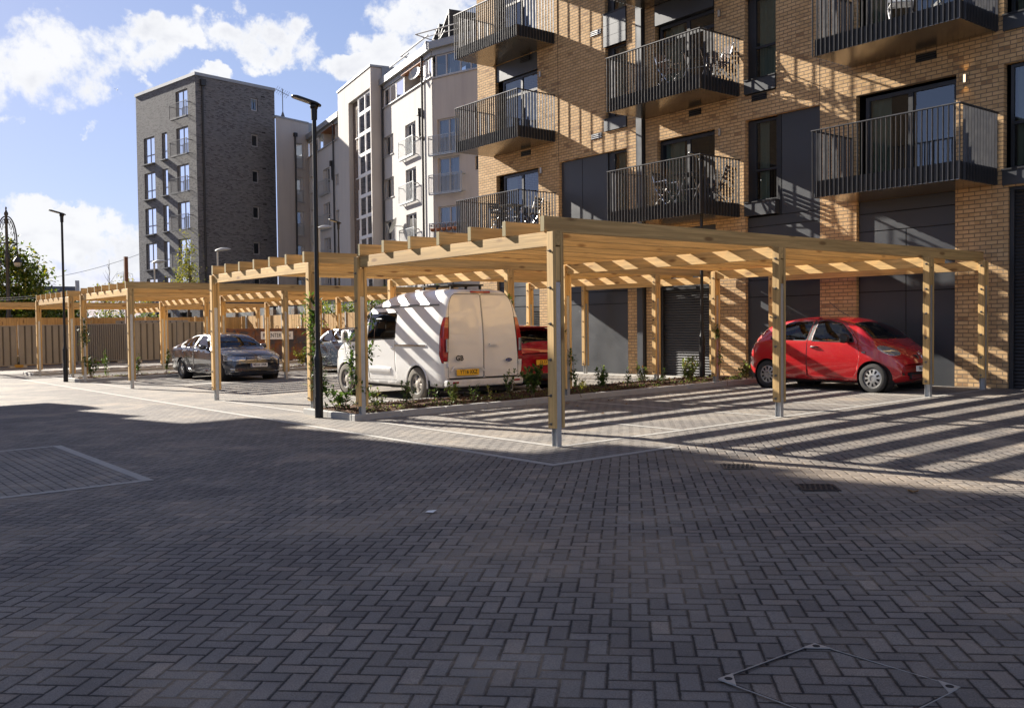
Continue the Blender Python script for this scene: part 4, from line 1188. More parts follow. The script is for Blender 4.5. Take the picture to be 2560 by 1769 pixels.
window('window', 3.12, 3.58, 10.12, 10.84, -0.1, fw=0.06, mat='frame_dark', fr=BF, parent=pale, pane='pane_far')
window('window', 3.12, 3.58, 12.92, 13.58, -0.1, fw=0.06, mat='frame_dark', fr=BF, parent=pale, pane='pane_far')
# dishes
def dish(fr, a, z, off, r, az, parent):
    c = Vector(fr.p(a, z, off)); dirn = (fr.n * math.cos(az) + fr.d * math.sin(az) + Vector((0, 0, 0.45))).normalized()
    Mx = Matrix.Translation(c) @ dirn.to_track_quat('Z', 'Y').to_matrix().to_4x4()
    m = MB(); m.lathe([(0.001, 0.0), (r * 0.5, 0.03), (r * 0.85, 0.085), (r, 0.12), (r * 1.01, 0.11), (r * 0.85, 0.07), (r * 0.5, 0.012), (0.001, -0.02)], Mx, 20)
    m.tube([fr.p(a, z, 0.02), fr.p(a, z, off * 0.5), tuple(c)], 0.03); m.tube([tuple(Mx @ Vector((0, -r * 0.9, 0.1))), tuple(Mx @ Vector((0, -0.05, 0.5)))], 0.018)
    m.build('satellite_dish', M['lampgrey'], parent, smooth=40)
dish(WF, 5.0, 7.75, 0.5, 0.52, 0.5, pale)
dish(WF, 1.35, 16.25, 0.35, 0.45, -0.4, pale)
# solar panels on frames, and guard rails, standing on the roof
for k, (a_lo, z_lo, a_hi, z_hi, dep) in enumerate([(4.4, 17.75, 2.35, 18.55, 1.5), (1.9, 17.95, 0.15, 18.95, 1.5), (0.4, 18.0, -1.35, 19.35, 2.6)]):
    m = MB(); o0 = -0.7
    A = [Vector(WF.p(a_lo, z_lo, o0)), Vector(WF.p(a_hi, z_hi, o0)), Vector(WF.p(a_hi, z_hi, o0 - dep)), Vector(WF.p(a_lo, z_lo, o0 - dep))]
    nn = (A[1] - A[0]).cross(A[3] - A[0]).normalized() * 0.06
    if nn.z < 0: nn = -nn
    for q in ((0, 1, 2, 3),): m.poly([tuple(A[i]) for i in q]); m.poly([tuple(A[i] + nn) for i in reversed(q)])
    for i in range(4):
        j = (i + 1) % 4; m.poly([tuple(A[i]), tuple(A[i] + nn), tuple(A[j] + nn), tuple(A[j])])
    for f in (0.0, 0.5, 1.0):
        q = A[1].lerp(A[2], f); m.bar(tuple(q), (q.x, q.y, 17.7), 0.06, 0.06); m.bar(tuple(A[0].lerp(A[3], f)), tuple(A[0].lerp(A[3], f) * 0.35 + q * 0.65 + Vector((0, 0, -0.5))), 0.05, 0.05)
    m.build('solar_panel', M['solar'], pale)
m = MB()
for a0, a1, z, o in ((3.2, 6.6, 17.98, 0.1), (-0.2, 4.4, 18.12, 0.15)):
    m.tube([WF.p(a1, z, o), WF.p(a0, z, o)], 0.045); m.tube([WF.p(a1, z, o), WF.p(a1, z - 0.05, -1.2)], 0.045); m.tube([WF.p(a1 - 0.3, z - 0.2, o - 0.4), WF.p(a0, z - 0.2, o - 0.4)], 0.035)
m.tube([BF.p(-0.9, 18.2, 0.4), BF.p(7, 18.2, 0.4)], 0.035); m.tube([BF.p(-0.6, 18.02, 0.1), BF.p(7, 18.02, 0.1)], 0.025); m.tube([BF.p(-0.9, 18.2, 0.4), BF.p(-0.2, 17.9, -0.5)], 0.03)
for i in range(3): m.tube([BF.p(0.6 + 2 * i, 18.2, 0.4), BF.p(0.6 + 2 * i, 17.66, -0.1)], 0.02)
m.build('roof_guard_rail', M['frame_grey'], pale)

# ------------------------------------------------------------------ dark brick tower
dk = thing('apartment_building', 'dark grey brick tower of flats with steel juliet balconies and grey coping', 'building', (-79, 30, 0))
TL = Fr((-74.12, 26.33), (-0.98731, -0.15884), (0.15884, -0.98731))
TR = Fr((-74.12, 26.33), (-0.16505, 0.98629), (0.98629, 0.16505))
fl = [20.67, 17.70, 14.72, 11.74, 8.76, 5.78, 2.8]
opL, opR = [], []
for i, z in enumerate(fl):
    opL.append((1.27, 3.20, z - 2.25, z))
    if i: opL += [(6.96, 8.90, z - 2.25, z), (4.77, 5.69, z - 2.2, z)]
    opR.append((4.98, 5.63, z - 1.18, z - 0.13))
m = MB()
TL.wall(m, 0.0, 10.2, -0.6, 21.45, opL, 0.2); TR.wall(m, 0.0, 7.25, -0.6, 21.45, opR, 0.2)
c = [TL.p(10.2, 0), TL.p(0, 0), TR.p(7.25, 0)]; c4 = Vector(TL.p(10.2, 0)) + Vector(TR.p(7.25, 0)) - Vector(TL.p(0, 0))
m.poly([(c[0][0], c[0][1], -0.6), (c[0][0], c[0][1], 21.45), (c4.x, c4.y, 21.45), (c4.x, c4.y, -0.6)])
m.poly([(c[2][0], c[2][1], -0.6), (c4.x, c4.y, -0.6), (c4.x, c4.y, 21.45), (c[2][0], c[2][1], 21.45)])
m.poly([(c[0][0], c[0][1], 21.45), (c[1][0], c[1][1], 21.45), (c[2][0], c[2][1], 21.45), (c4.x, c4.y, 21.45)])
m.build('brick_wall', M['dkbrick'], dk)
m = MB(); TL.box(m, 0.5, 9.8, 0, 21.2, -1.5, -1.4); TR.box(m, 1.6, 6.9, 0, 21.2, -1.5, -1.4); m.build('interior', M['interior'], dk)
m = MB(); TL.box(m, -0.08, 10.28, 21.455, 21.70, -0.35, 0.08); TR.box(m, 0.36, 7.30, 21.455, 21.70, -0.35, 0.08); m.build('coping', M['zinc'], dk)
rt = random.Random(4)
for i, z in enumerate(fl[:6]):
    window('patio_door', 1.29, 3.18, z - 2.25, z, -0.13, mull=(2.2,), fw=0.09, mat='frame_mid', fr=TL, parent=dk, pane='pane_far', curtain=[(1.4, rt.uniform(1.6, 2.1))], cmat='curtain_w')
    juliet(TL, 0.72, 3.5, z - 2.30, z - 1.08, 0.42, dk, 'trim', 20)
    if i:
        window('window', 6.98, 8.88, z - 2.25, z, -0.13, mull=(7.9,), trans=(z - 1.5,), fw=0.09, mat='frame_mid', fr=TL, parent=dk, pane='pane_far', curtain=[(7.1, 8.8)] if i in (1, 3) else [(7.1, 7.4), (8.2, 8.75)], cmat='curtain_w')
        window('window', 4.79, 5.67, z - 2.2, z, -0.13, trans=(z - 1.5,), fw=0.08, mat='frame_mid', fr=TL, parent=dk, pane='pane_far', curtain=[(4.9, 5.6)] if i == 1 else None, cmat='curtain_w')
        fbox(TL, 'window_sill', 'trim', dk, (6.9, 8.98, z - 2.33, z - 2.255, -0.05, 0.26)); fbox(TL, 'window_sill', 'trim', dk, (4.7, 5.76, z - 2.28, z - 2.205, -0.05, 0.22))
    window('window', 4.99, 5.62, z - 1.17, z - 0.14, -0.12, fw=0.09, mat='frame_grey', fr=TR, parent=dk, pane='pane_far')
    fbox(TR, 'air_brick', 'gap', dk, (5.95, 6.3, z + 0.05, z + 0.16, 0.0, 0.01))
m = MB(); m.cyl(TR.p(0.56, 0, 0.10), TR.p(0.56, 21.0, 0.10), 0.085, n=8); TR.box(m, 0.38, 0.78, 20.7, 21.2, 0.0, 0.30); m.build('downpipe', M['plastic'], dk)
# ------------------------------------------------------------------ timber pergolas over the parking bays
def bev(o, w, seg=1):
    b = o.modifiers.new('edge', 'BEVEL'); b.width = w; b.segments = seg; b.limit_method = 'ANGLE'; b.angle_limit = R(50)
    return o
BOLT_Z = (0.28, 0.63, 1.07, 1.51, 1.95, 2.40)
def pergola(label, x0, x1, rows, ztop, nraf, y0, y1, detail=True):
    """ztop: top of the beams"""
    cx, cy = (x0 + x1) / 2, rows[0]
    t = thing('pergola', label, 'pergola', (cx, cy, gz(cx, cy)), 0, 'timber pergolas over the parking bays')
    zb = gz(cx, cy)
    for y in rows:
        m = MB(); m.box(x0 - 0.055 - cx, x1 + 0.055 - cx, -0.036, 0.036, -0.18, 0.0)
        o = m.build('beam', M['tx'], t, world=False); o.location = (0, y - cy, ztop - zb); bev(o, 0.003)
    proto = None
    for y in rows:
        for x in (x0, x1):
            if proto is None:
                m = MB()
                hh = ztop - 0.012
                for s in (-1, 1): m.box(-0.06, 0.06, s * 0.0625 - 0.0235, s * 0.0625 + 0.0235, 0.23, 3.0)
                proto = 1
            g0 = gz(x, y); L = ztop - 0.012 - g0
            m = MB()
            for s in (-1, 1): m.box(-0.06, 0.06, s * 0.0625 - 0.0235, s * 0.0625 + 0.0235, 0.23, L)
            p = m.build('post', M['tz'], t, world=False); p.location = (x - cx, y - cy, g0 - zb); bev(p, 0.003)
            m = MB(); m.box(-0.05, -0.042, -0.036, 0.036, -0.05, 2.02); m.box(0.042, 0.05, -0.036, 0.036, -0.05, 2.02); m.box(-0.042, 0.042, -0.006, 0.006, -0.05, 2.02)
            m.build('steel_foot', M['galv'], p, world=False)
            m = MB(); m.box(-0.046, 0.046, -0.036, 0.036, 2.03, L - 0.185); m.build('packer', M['tz'], p, world=False)
            if detail:
                bp = None
                for z in BOLT_Z:
                    if bp is None:
                        m = MB()
                        m.cyl((0, -0.0862, 0), (0, -0.089, 0), 0.021, n=12); m.cyl((0, -0.0885, 0), (0, -0.101, 0), 0.0135, n=6)
                        m.cyl((0, -0.128, 0), (0, 0.11, 0), 0.0075, n=8)
                        bp = m.build('bolt', M['bolt'], p, world=False)
                        bp.location = (0, 0, z)
                    else:
                        c = bp.copy(); COL.objects.link(c); c.parent = p; c.location = (0, 0, z)
                    ORIG[bp] = ORIG[p]
    rp = None
    for i in range(nraf):
        x = x0 + 0.105 + (x1 - x0 - 0.245) * i / (nraf - 1)
        m = MB(); m.box(-0.038, 0.038, y0 - cy, y1 - cy, 0.002, 0.192)
        k = len(m.f)
        for f in range(k):
            pass
        m.m[2] = 1; m.m[4] = 1
        if rp is None:
            rp = m.build('rafter', [M['ty'], M['endgrain']], t, world=False); o = rp; bev(o, 0.003)
        else:
            o = rp.copy(); COL.objects.link(o); o.parent = t
        o.location = (x - cx, 0, ztop - zb)
pergola('nearest timber pergola with its corner post in the foreground, roofing the red hatchback bay', -13.66, -8.76, [7.51, 11.98, 16.38, 18.44], 2.645, 7, 7.425, 18.66)
pergola('timber pergola just behind the tall black lamp post, standing over the white van', -20.2, -15.45, [7.51, 11.98, 16.38, 18.44], 2.66, 7, 7.425, 18.66)
pergola('timber pergola standing over the dark grey saloon car', -31.5, -26.47, [7.51, 11.98, 16.38], 2.60, 7, 7.425, 18.4)
pergola('small looking far timber pergola behind the left lamp post', -38.0, -33.08, [7.51, 11.98, 16.38], 2.58, 7, 7.425, 17.6)
pergola('farthest timber pergola at the left edge in front of the steel hoardings', -46.4, -41.4, [5.6, 13.2, 17.4], 2.42, 7, 5.2, 17.9, False)

# ------------------------------------------------------------------ black street lamps
def led_head(parent, z, rz, mat, sc=1.0):
    Mx = Matrix.Translation((0, 0, z)) @ Matrix.Rotation(rz, 4, 'Z') @ Matrix.Rotation(R(-15), 4, 'Y') @ Matrix.Scale(sc, 4)
    # blade, long axis along local +x, rounded at both ends
    m = MB(); top, bot = [], []
    out = []
    for a in range(13):
        t = -math.pi / 2 + math.pi * a / 12; out.append((0.46 + 0.10 * math.cos(t), 0.125 * math.sin(t)))
    for a in range(13):
        t = math.pi / 2 + math.pi * a / 12; out.append((-0.02 + 0.14 * math.cos(t), 0.13 * math.sin(t)))
    n = len(out); k = len(m.v)
    for zz, s in ((0.0, 0.985), (0.012, 1.0), (0.035, 0.985), (0.055, 0.82)):
        for x, y in out: m.v.append(tuple(Mx @ Vector((0.2 + (x - 0.2) * s, y * s, 0.05 + zz))))
    for r in range(3):
        for i in range(n):
            j = (i + 1) % n; m.f.append((k + r * n + i, k + r * n + j, k + (r + 1) * n + j, k + (r + 1) * n + i)); m.m.append(0)
    m.f.append(tuple(k + 3 * n + i for i in range(n))); m.m.append(0)
    m.f.append(tuple(k + i for i in reversed(range(n)))); m.m.append(0)
    h = m.build('lamp_head', M[mat], parent, world=False, smooth=50)
    m = MB()
    m.prism([(0.20, -0.085), (0.50, -0.07), (0.535, 0.0), (0.50, 0.07), (0.20, 0.085)], Mx, 0.040, 0.049)
    m.build('lens', M['lens'], h, world=False)
    m = MB(); m.box(0.13, 0.19, -0.05, 0.05, 0.036, 0.049, M=Mx); m.build('led_block', M['led'], h, world=False)
    m = MB()
    m.lathe([(0.001, -0.085), (0.06, -0.075), (0.095, -0.03), (0.10, 0.03), (0.09, 0.05)], Mx, 14)
    m.cyl((0, 0, z - 0.22), (0, 0, z - 0.02), 0.05, 0.055, n=12)
    m.build('knuckle', M[mat], parent, world=False, smooth=50)
def street_lamp(label, x, y, zt, rz, mat='black', rb=0.072, rt=0.038, band=True):
    g = gz(x, y)
    t = thing('street_lamp', label, 'street lamp', (x, y, g), 0, 'black street lamps')
    m = MB(); m.lathe([(rb, -0.1), (rb, 0.98), (rb + 0.006, 0.985), (rb + 0.006, 1.03), (rb - 0.01, 1.06), (rt + 0.012, 1.12), (rt + 0.004, 1.16)], None, 20)
    m.build('base_column', M[mat], t, world=False, smooth=40)
    m = MB(); m.cyl((0, 0, 1.10), (0, 0, zt - g - 0.20), rt + 0.002, rt - 0.003, n=18); m.build('pole', M[mat], t, world=False, smooth=40)
    m = MB(); m.box(-0.035, 0.035, -rb - 0.002, -rb + 0.01, 0.35, 0.85); m.build('access_door', M[mat], t, world=False)
    led_head(t, zt - g, rz, mat, 0.72)
street_lamp('tall black lamp post before the white van', -14.63, 7.21, 5.22, R(-105))
street_lamp('black lamp post on the left with its head against the clouds', -32.45, 7.16, 5.14, R(-100))
street_lamp('black lamp post in front of the roller shutter with its head before a balcony', -15.2, 17.72, 5.45, R(-100))
street_lamp('farthest black lamp post rising over the roofs of the pergolas beside the pale flats', -32.6, 17.0, 5.45, R(-95))

def road_lamp(label, x, y, z, rz, pole_r=0.05):
    t = thing('street_lamp', label, 'street lamp', (x, y, gz(x, y)), 0, 'grey road lamps beyond the fence')
    h = z - gz(x, y)
    m = MB(); m.cyl((0, 0, 0), (0, 0, h), pole_r * 1.3, pole_r, n=10); m.build('pole', M['lampgrey'], t, world=False, smooth=40)
    m = MB(); Mx = Matrix.Translation((0, 0, h)) @ Matrix.Rotation(rz, 4, 'Z') @ Matrix.Rotation(R(-6), 4, 'Y')
    k = len(m.v); prof = [(-0.12, 0.05, 0.05), (0.0, 0.13, 0.10), (0.25, 0.17, 0.16), (0.55, 0.15, 0.12), (0.78, 0.05, 0.03)]
    n = 10
    for px, w, hh in prof:
        for i in range(n):
            a = 2 * math.pi * i / n; zz = math.sin(a); m.v.append(tuple(Mx @ Vector((px, w * math.cos(a), (hh if zz > 0 else hh * 0.35) * zz + 0.02))))
    for r in range(len(prof) - 1):
        for i in range(n):
            j = (i + 1) % n; m.f.append((k + r * n + i, k + r * n + j, k + (r + 1) * n + j, k + (r + 1) * n + i)); m.m.append(0)
    m.build('lamp_head', M['lampgrey'], t, world=False, smooth=60)
def polar(u, dist, z=0):
    """a spot at the given bearing (degrees from +y towards -x) and distance"""
    return (-math.sin(R(u)) * dist, math.cos(R(u)) * dist)
x, y = polar(69.4, 57); road_lamp('grey road lamp in front of the dark brick wall of the tower', x, y, 5.95, R(52))
x, y = polar(72.85, 62); road_lamp('grey road lamp below the bottom balcony of the dark tower', x, y, 5.55, R(52))
x, y = polar(63.6, 52); road_lamp('grey road lamp in front of the pale rendered flats', x, y, 6.8, R(52), 0.07)

# ------------------------------------------------------------------ ornate cast-iron lamp at the left edge
x, y = polar(80.25, 58)
t = thing('ornate_lamp', 'tall ornate cast iron lamp with hanging globe lanterns at the left edge', 'street lamp', (x, y, gz(x, y)), R(52))
m = MB(); m.lathe([(0.22, 0), (0.22, 0.8), (0.15, 0.9), (0.13, 2.5), (0.15, 2.6), (0.11, 2.7), (0.095, 5.4), (0.13, 5.5), (0.12, 5.9), (0.08, 6.0), (0.07, 8.0), (0.10, 8.05), (0.11, 8.15), (0.06, 8.25), (0.03, 8.35), (0.055, 8.42), (0.02, 8.5)], None, 14)
m.build('column', M['plastic'], t, world=False, smooth=40)
for s in (-1, 1):
    m = MB()
    arc = [(s * (0.05 + 0.50 * math.sin(a)), 0, 6.55 + 1.42 * math.cos(a) * (1 if True else 1)) for a in [i * math.pi / 2 / 10 for i in range(11)]]
    m.tube(arc, 0.035); m.tube([(s * 0.55, 0, 6.55), (s * 0.55, 0, 5.75)], 0.03)
    m.tube([(0, 0, 6.55), (s * 0.56, 0, 6.50)], 0.04)
    m.tube([(s * 0.08, 0, 5.7), (s * 0.14, 0, 6.1), (s * 0.32, 0, 6.42), (s * 0.5, 0, 6.45)], 0.03)
    inner = [(s * (0.05 + 0.40 * math.sin(a)), 0, 6.6 + 1.25 * math.cos(a)) for a in [i * math.pi / 2 / 10 for i in range(11)]]
    m.tube(inner, 0.022)
    for a in range(5):
        q = inner[2 * a + 1]; m.tube([q, (q[0] * 0.75, 0, q[2] - 0.25), (q[0] * 0.55, 0, q[2] - 0.12), (q[0] * 0.65, 0, q[2] - 0.02)], 0.018)
    b = m.build('bracket', M['plastic'], t, world=False)
    m = MB(); m.lathe([(0.03, 5.78), (0.12, 5.72), (0.20, 5.58), (0.26, 5.48), (0.245, 5.46)], Matrix.Translation((s * 0.55, 0, 0)), 16); m.build('lantern_hood', M['plastic'], t, world=False, smooth=40)
    m = MB(); m.lathe([(0.20, 5.47), (0.19, 5.36), (0.13, 5.26), (0.001, 5.22)], Matrix.Translation((s * 0.55, 0, 0)), 16); m.build('globe', M['lampgrey'], t, world=False, smooth=60)

# ------------------------------------------------------------------ steel hoarding panels
def hoarding(label, a, b, h=2.0, rib=0.30, depth=0.07, feet=True, z0=0.12):
    a, b = Vector((a[0], a[1], 0)), Vector((b[0], b[1], 0)); L = (b - a).length; d = (b - a).normalized(); n = Vector((d.y, -d.x, 0))
    g = gz(a.x, a.y)
    t = thing('steel_hoarding', label, 'hoarding', (a.x, a.y, g), math.atan2(d.y, d.x), 'steel hoarding panels')
    m = MB(); x = 0.0; pts = [(0.0, 0.0)]
    while x + rib < L:
        pts += [(x + rib * 0.79, 0.0), (x + rib * 0.83, -depth), (x + rib * 0.97, -depth), (x + rib, 0.0)]; x += rib
    pts.append((L, 0.0))
    for (p, q), (r, s) in zip(pts[:-1], pts[1:]):
        if r - p < 1e-6: continue
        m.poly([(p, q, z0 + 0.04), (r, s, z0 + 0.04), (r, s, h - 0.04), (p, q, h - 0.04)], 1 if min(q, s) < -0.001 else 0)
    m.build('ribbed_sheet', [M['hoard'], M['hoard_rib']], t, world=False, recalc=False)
    m = MB(); m.box(0, L, -0.03, 0.03, h - 0.04, h); m.box(0, L, -0.03, 0.03, z0, z0 + 0.04); m.box(-0.03, 0.02, -0.03, 0.03, z0, h); m.box(L - 0.02, L + 0.03, -0.03, 0.03, z0, h)
    m.build('frame', M['hoard'], t, world=False)
    if feet:
        for x in (0.15, L - 0.2):
            m = MB(); m.box(x - 0.11, x + 0.11, -0.35, 0.35, 0.0, 0.11); m.build('foot_block', M['kerb'], t, world=False)
hoarding('ribbed steel hoarding panel cut by the left edge of the picture', (-49.3, 3.6), (-49.25, 6.35))
hoarding('ribbed steel hoarding panel left of the yellow foot', (-49.25, 6.42), (-49.2, 8.72))
hoarding('ribbed steel hoarding panel between the yellow foot and the left lamp post', (-49.2, 8.85), (-49.3, 11.1))
hoarding('narrow steel hoarding panel set back between the two far pergolas', (-51.2, 11.3), (-51.3, 12.15), 1.95, 0.16)
hoarding('finely corrugated pale hoarding panel right of the left lamp post', (-51.0, 12.2), (-49.7, 13.85), 2.0, 0.11, 0.04)
hoarding('steel hoarding panel behind the planting strip left of the grey saloon', (-48.5, 13.95), (-48.2, 15.85))
hoarding('last hoarding panel behind the rear of the grey saloon', (-48.1, 15.95), (-47.4, 17.3))
hoarding('leaning hoarding panel half hidden behind the others', (-51.6, 13.9), (-50.6, 17.3), 2.15, 0.3)
t = thing('hoarding_foot', 'yellow plastic foot under a hoarding joint with a clear bottle on it', 'hoarding foot', (-48.95, 8.78, gz(-49, 8.8)))
m = MB(); m.box(-0.10, 0.10, -0.20, 0.20, 0.0, 0.14); o = m.build('foot_block', M['yellowplastic'], t, world=False); bev(o, 0.03, 2)
m = MB(); m.cyl((0, 0, 0.16), (0, 0, 0.26), 0.05, n=10); m.build('socket', M['plastic'], t, world=False)
t = thing('bottle', 'clear plastic bottle standing on the yellow hoarding foot', 'bottle', (-48.86, 8.74, gz(-49, 8.8) + 0.16))
m = MB(); m.lathe([(0.055, 0.0), (0.062, 0.02), (0.062, 0.26), (0.05, 0.32), (0.022, 0.38)], None, 12); m.build('body', M['carglass'], t, world=False, smooth=50)
m = MB(); m.cyl((0, 0, 0.38), (0, 0, 0.42), 0.024, n=10); m.build('cap', M['paper'], t, world=False)

# ------------------------------------------------------------------ close-boarded timber fence
def board_fence(label, a, b, h, postmat, step=2.7, seed=1):
    a, b = Vector((a[0], a[1], 0)), Vector((b[0], b[1], 0)); L = (b - a).length; d = (b - a).normalized()
    t = thing('timber_fence', label, 'fence', (a.x, a.y, -0.35), math.atan2(d.y, d.x))
    r = random.Random(seed); n = int(L / step) + 1
    for i in range(n):
        x0, x1 = i * step + 0.06, min(L, (i + 1) * step - 0.06)
        if x1 - x0 < 0.3: continue
        m = MB(); x = x0
        while x < x1 - 0.02:
            w = min(0.105, x1 - x); j = r.uniform(-0.006, 0.006); m.box(x, x + w - 0.004, -0.012 + j, 0.012 + j, 0.05, h + r.uniform(-0.008, 0.008)); x += w
        m.box(x0, x1, 0.02, 0.06, 0.4, 0.5); m.box(x0, x1, 0.02, 0.06, h - 0.5, h - 0.4)
        m.build('board_panel', M['fence'], t, world=False)
    for i in range(n + 1):
        m = MB(); x = min(L, i * step); m.box(x - 0.05, x + 0.05, -0.05, 0.05, 0.0, h + 0.05); m.build('post', M[postmat], t, world=False)
board_fence('orange brown close boarded fence behind the hoardings in its own shade', (-52.2, -6.0), (-52.2, 21.1), 2.47, 'fence', 2.7, 1)
board_fence('sunlit pale close boarded fence with concrete posts behind the skip', (-52.0, 21.2), (-26.5, 21.2), 2.52, 'kerb', 2.4, 2)

# ------------------------------------------------------------------ rusty skip
t = thing('skip', 'large rusty grey skip with sloping ends and a white painted name panel', 'skip', (-40.4, 17.7, gz(-40.4, 17.7)), math.atan2(1.9, 2.8))
prof = [(-1.15, 0.12), (1.15, 0.12), (1.95, 0.75), (1.95, 1.52), (-1.95, 1.52), (-1.55, 0.75)]
My = Matrix.Rotation(R(90), 4, 'X')
m = MB(); th = 0.05; D_ = 1.75
Msk = Matrix(((1, 0, 0, 0), (0, 0, 1, 0), (0, 1, 0, 0), (0, 0, 0, 1)))
for y0 in (0.0, D_ - th): m.prism(prof, Msk, y0, y0 + th)
m.build('side_plate', M['rust'], t, world=False)
m = MB()
for (x0, z0), (x1, z1) in ((prof[0], prof[1]), (prof[1], prof[2]), (prof[2], (1.95, 1.50)), (prof[5], prof[0]), ((-1.93, 1.45), prof[5])):
    m.poly([(x0, th, z0), (x1, th, z1), (x1, D_ - th, z1), (x0, D_ - th, z0)])
m.build('floor_plate', M['rust'], t, world=False)
m = MB()
m.box(-1.97, 1.97, -0.05, 0.0, 1.46, 1.54); m.box(-1.70, 1.90, -0.045, 0.0, 0.86, 0.93)
for x in (-1.0, 0.05, 1.1): m.box(x - 0.04, x + 0.04, -0.04, 0.0, 0.15, 0.855); m.box(x - 0.04, x + 0.04, -0.04, 0.0, 0.935, 1.455)
m.bar((-1.97, -0.025, 1.50), (-1.57, -0.025, 0.75), 0.05, 0.06); m.bar((1.95, -0.025, 1.46), (1.95, -0.025, 0.75), 0.05, 0.05)
m.build('rim_and_ribs', M['rust'], t, world=False)
m = MB(); m.poly([(-3.05, 0.1, 1.60), (-1.99, 0.1, 1.52), (-1.6, 0.1, 0.78), (-2.4, 0.1, 0.75)]); m.poly([(-3.05, 0.13, 1.60), (-2.4, 0.13, 0.75), (-1.6, 0.13, 0.78), (-1.99, 0.13, 1.52)]); m.build('lowered_end_flap', M['rust'], t, world=False, recalc=False)
for x in (-1.2, 0.2, 1.4):
    m = MB(); m.tube([(x - 0.06, 0.0, 1.54), (x - 0.06, 0.0, 1.64), (x + 0.06, 0.0, 1.64), (x + 0.06, 0.0, 1.54)], 0.016); m.build('lifting_ring', M['rust'], t, world=False)
m = MB(); m.box(-0.62, 1.05, -0.054, -0.047, 1.04, 1.40); pn = m.build('name_panel', M['plate_w'], t, world=False)
text_mesh('lettering', 'RL ENTER  BIN', 0.26, M['ink'], pn, Matrix.Translation((0.21, -0.057, 1.22)) @ Matrix.Rotation(R(90), 4, 'X'), 0.002, sx=0.85)

# ------------------------------------------------------------------ railings and piers beyond the fence
t = thing('railing_fence', 'pale railings between dark brick piers beyond the timber fence', 'fence', (-60, 27, -0.4))
for i in range(17):
    x = -92 + i * 3.4
    m = MB(); m.box(x - 0.24, x + 0.24, 26.8, 27.3, -0.4, 2.75); m.build('brick_pier', M['brbrick'], t)
    m = MB()
    for k in range(15): 
        px = x + 0.34 + k * 0.195; m.box(px - 0.035, px + 0.035, 27.02, 27.06, 0.6, 2.9)
    m.box(x + 0.26, x + 3.14, 27.07, 27.11, 1.0, 1.08); m.box(x + 0.26, x + 3.14, 27.07, 27.11, 2.45, 2.53)
    m.build('railing', M['lampgrey'], t)
m = MB(); m.box(-93, -36, 26.9, 27.2, -0.4, 0.6); m.build('dwarf_wall', M['brbrick'], t)
# post, house, shed roof, pylon, cables
x, y = polar(74.35, 52)
t = thing('steel_post', 'rusty square steel post standing before the dark tower', 'post', (x, y, -0.3)); m = MB(); m.box(-0.085, 0.085, -0.085, 0.085, 0, 5.5); m.box(-0.11, 0.11, -0.11, 0.11, 0, 0.02); m.build('shaft', M['rustpost'], t, world=False)
x, y = polar(78.3, 95)
t = thing('house', 'low house with a dark slate roof and gable parapet behind the left tree', 'house', (x, y, -0.9), R(77.5))
m = MB(); m.box(-9, 2.2, -3.5, 3.5, 0, 3.4); m.build('wall', M['brbrick'], t, world=False)
m = MB(); m.poly([(-9.3, -3.9, 3.3), (2.2, -3.9, 3.3), (2.2, 0, 6.35), (-9.3, 0, 6.35)]); m.poly([(-9.3, 3.9, 3.3), (-9.3, 0, 6.35), (2.2, 0, 6.35), (2.2, 3.9, 3.3)]); m.poly([(-9.3, -3.9, 3.3), (-9.3, 0, 6.35), (-9.3, 3.9, 3.3)]); m.build('roof', M['slate'], t, world=False)
m = MB(); Mg = Matrix(((0, 0, 1, 0), (1, 0, 0, 0), (0, 1, 0, 0), (0, 0, 0, 1)))
m.prism([(-4.2, 3.2), (-4.2, 3.6), (0, 6.9), (4.2, 3.6), (4.2, 3.2), (0, 6.3)], Mg, 2.2, 2.55); m.build('gable_parapet', M['kerb'], t, world=False)
x, y = polar(74.9, 110)
t = thing('warehouse', 'long white warehouse with a low curved roof behind the fence', 'warehouse', (x, y, -0.6), R(75.8))
m = MB(); k = len(m.v); n = 12
for i in range(n + 1):
    a = math.pi * i / n
    for xx in (-9, 9): m.v.append((xx, -7 * math.cos(a), 2.2 + 1.35 * math.sin(a)))
for i in range(n): m.f.append((k + 2 * i, k + 2 * i + 1, k + 2 * i + 3, k + 2 * i + 2)); m.m.append(0)
m.f.append(tuple(k + 2 * i for i in range(n + 1))); m.m.append(0); m.f.append(tuple(k + 2 * i + 1 for i in reversed(range(n + 1)))); m.m.append(0)
for i in range(16): m.tube([(-8.6 + i * 1.14, -7.02 * math.cos(a), 2.25 + 1.36 * math.sin(a)) for a in [math.pi * j / 8 for j in range(1, 8)]], 0.05, 4)
m.build('curved_roof', M['lampgrey'], t, world=False, smooth=40)
m = MB(); m.box(-8.9, 8.9, -6.9, 6.9, 0, 2.25); m.build('wall', M['wallrender'], t, world=False)
x, y = polar(74.42, 1150)
t = thing('pylon', 'lattice electricity pylon on the skyline', 'pylon', (x, y, 37.5), R(70))
m = MB(); HT = 31.0
lv = [(-40, 8.5), (-20, 6.2), (0, 4.0), (8, 2.9), (15, 2.0), (20, 1.5), (23.5, 1.3), (27, 1.0), (31, 0.25)]
for (z0, w0), (z1, w1) in zip(lv[:-1], lv[1:]):
    for sx in (-1, 1):
        for sy in (-1, 1): m.bar((sx * w0, sy * w0, z0), (sx * w1, sy * w1, z1), 0.42, 0.42)
    for s in (-1, 1):
        m.bar((-w0, s * w0, z0), (w1, s * w1, z1), 0.16, 0.16); m.bar((w0, s * w0, z0), (-w1, s * w1, z1), 0.16, 0.16)
        m.bar((s * w0, -w0, z0), (s * w1, w1, z1), 0.16, 0.16)
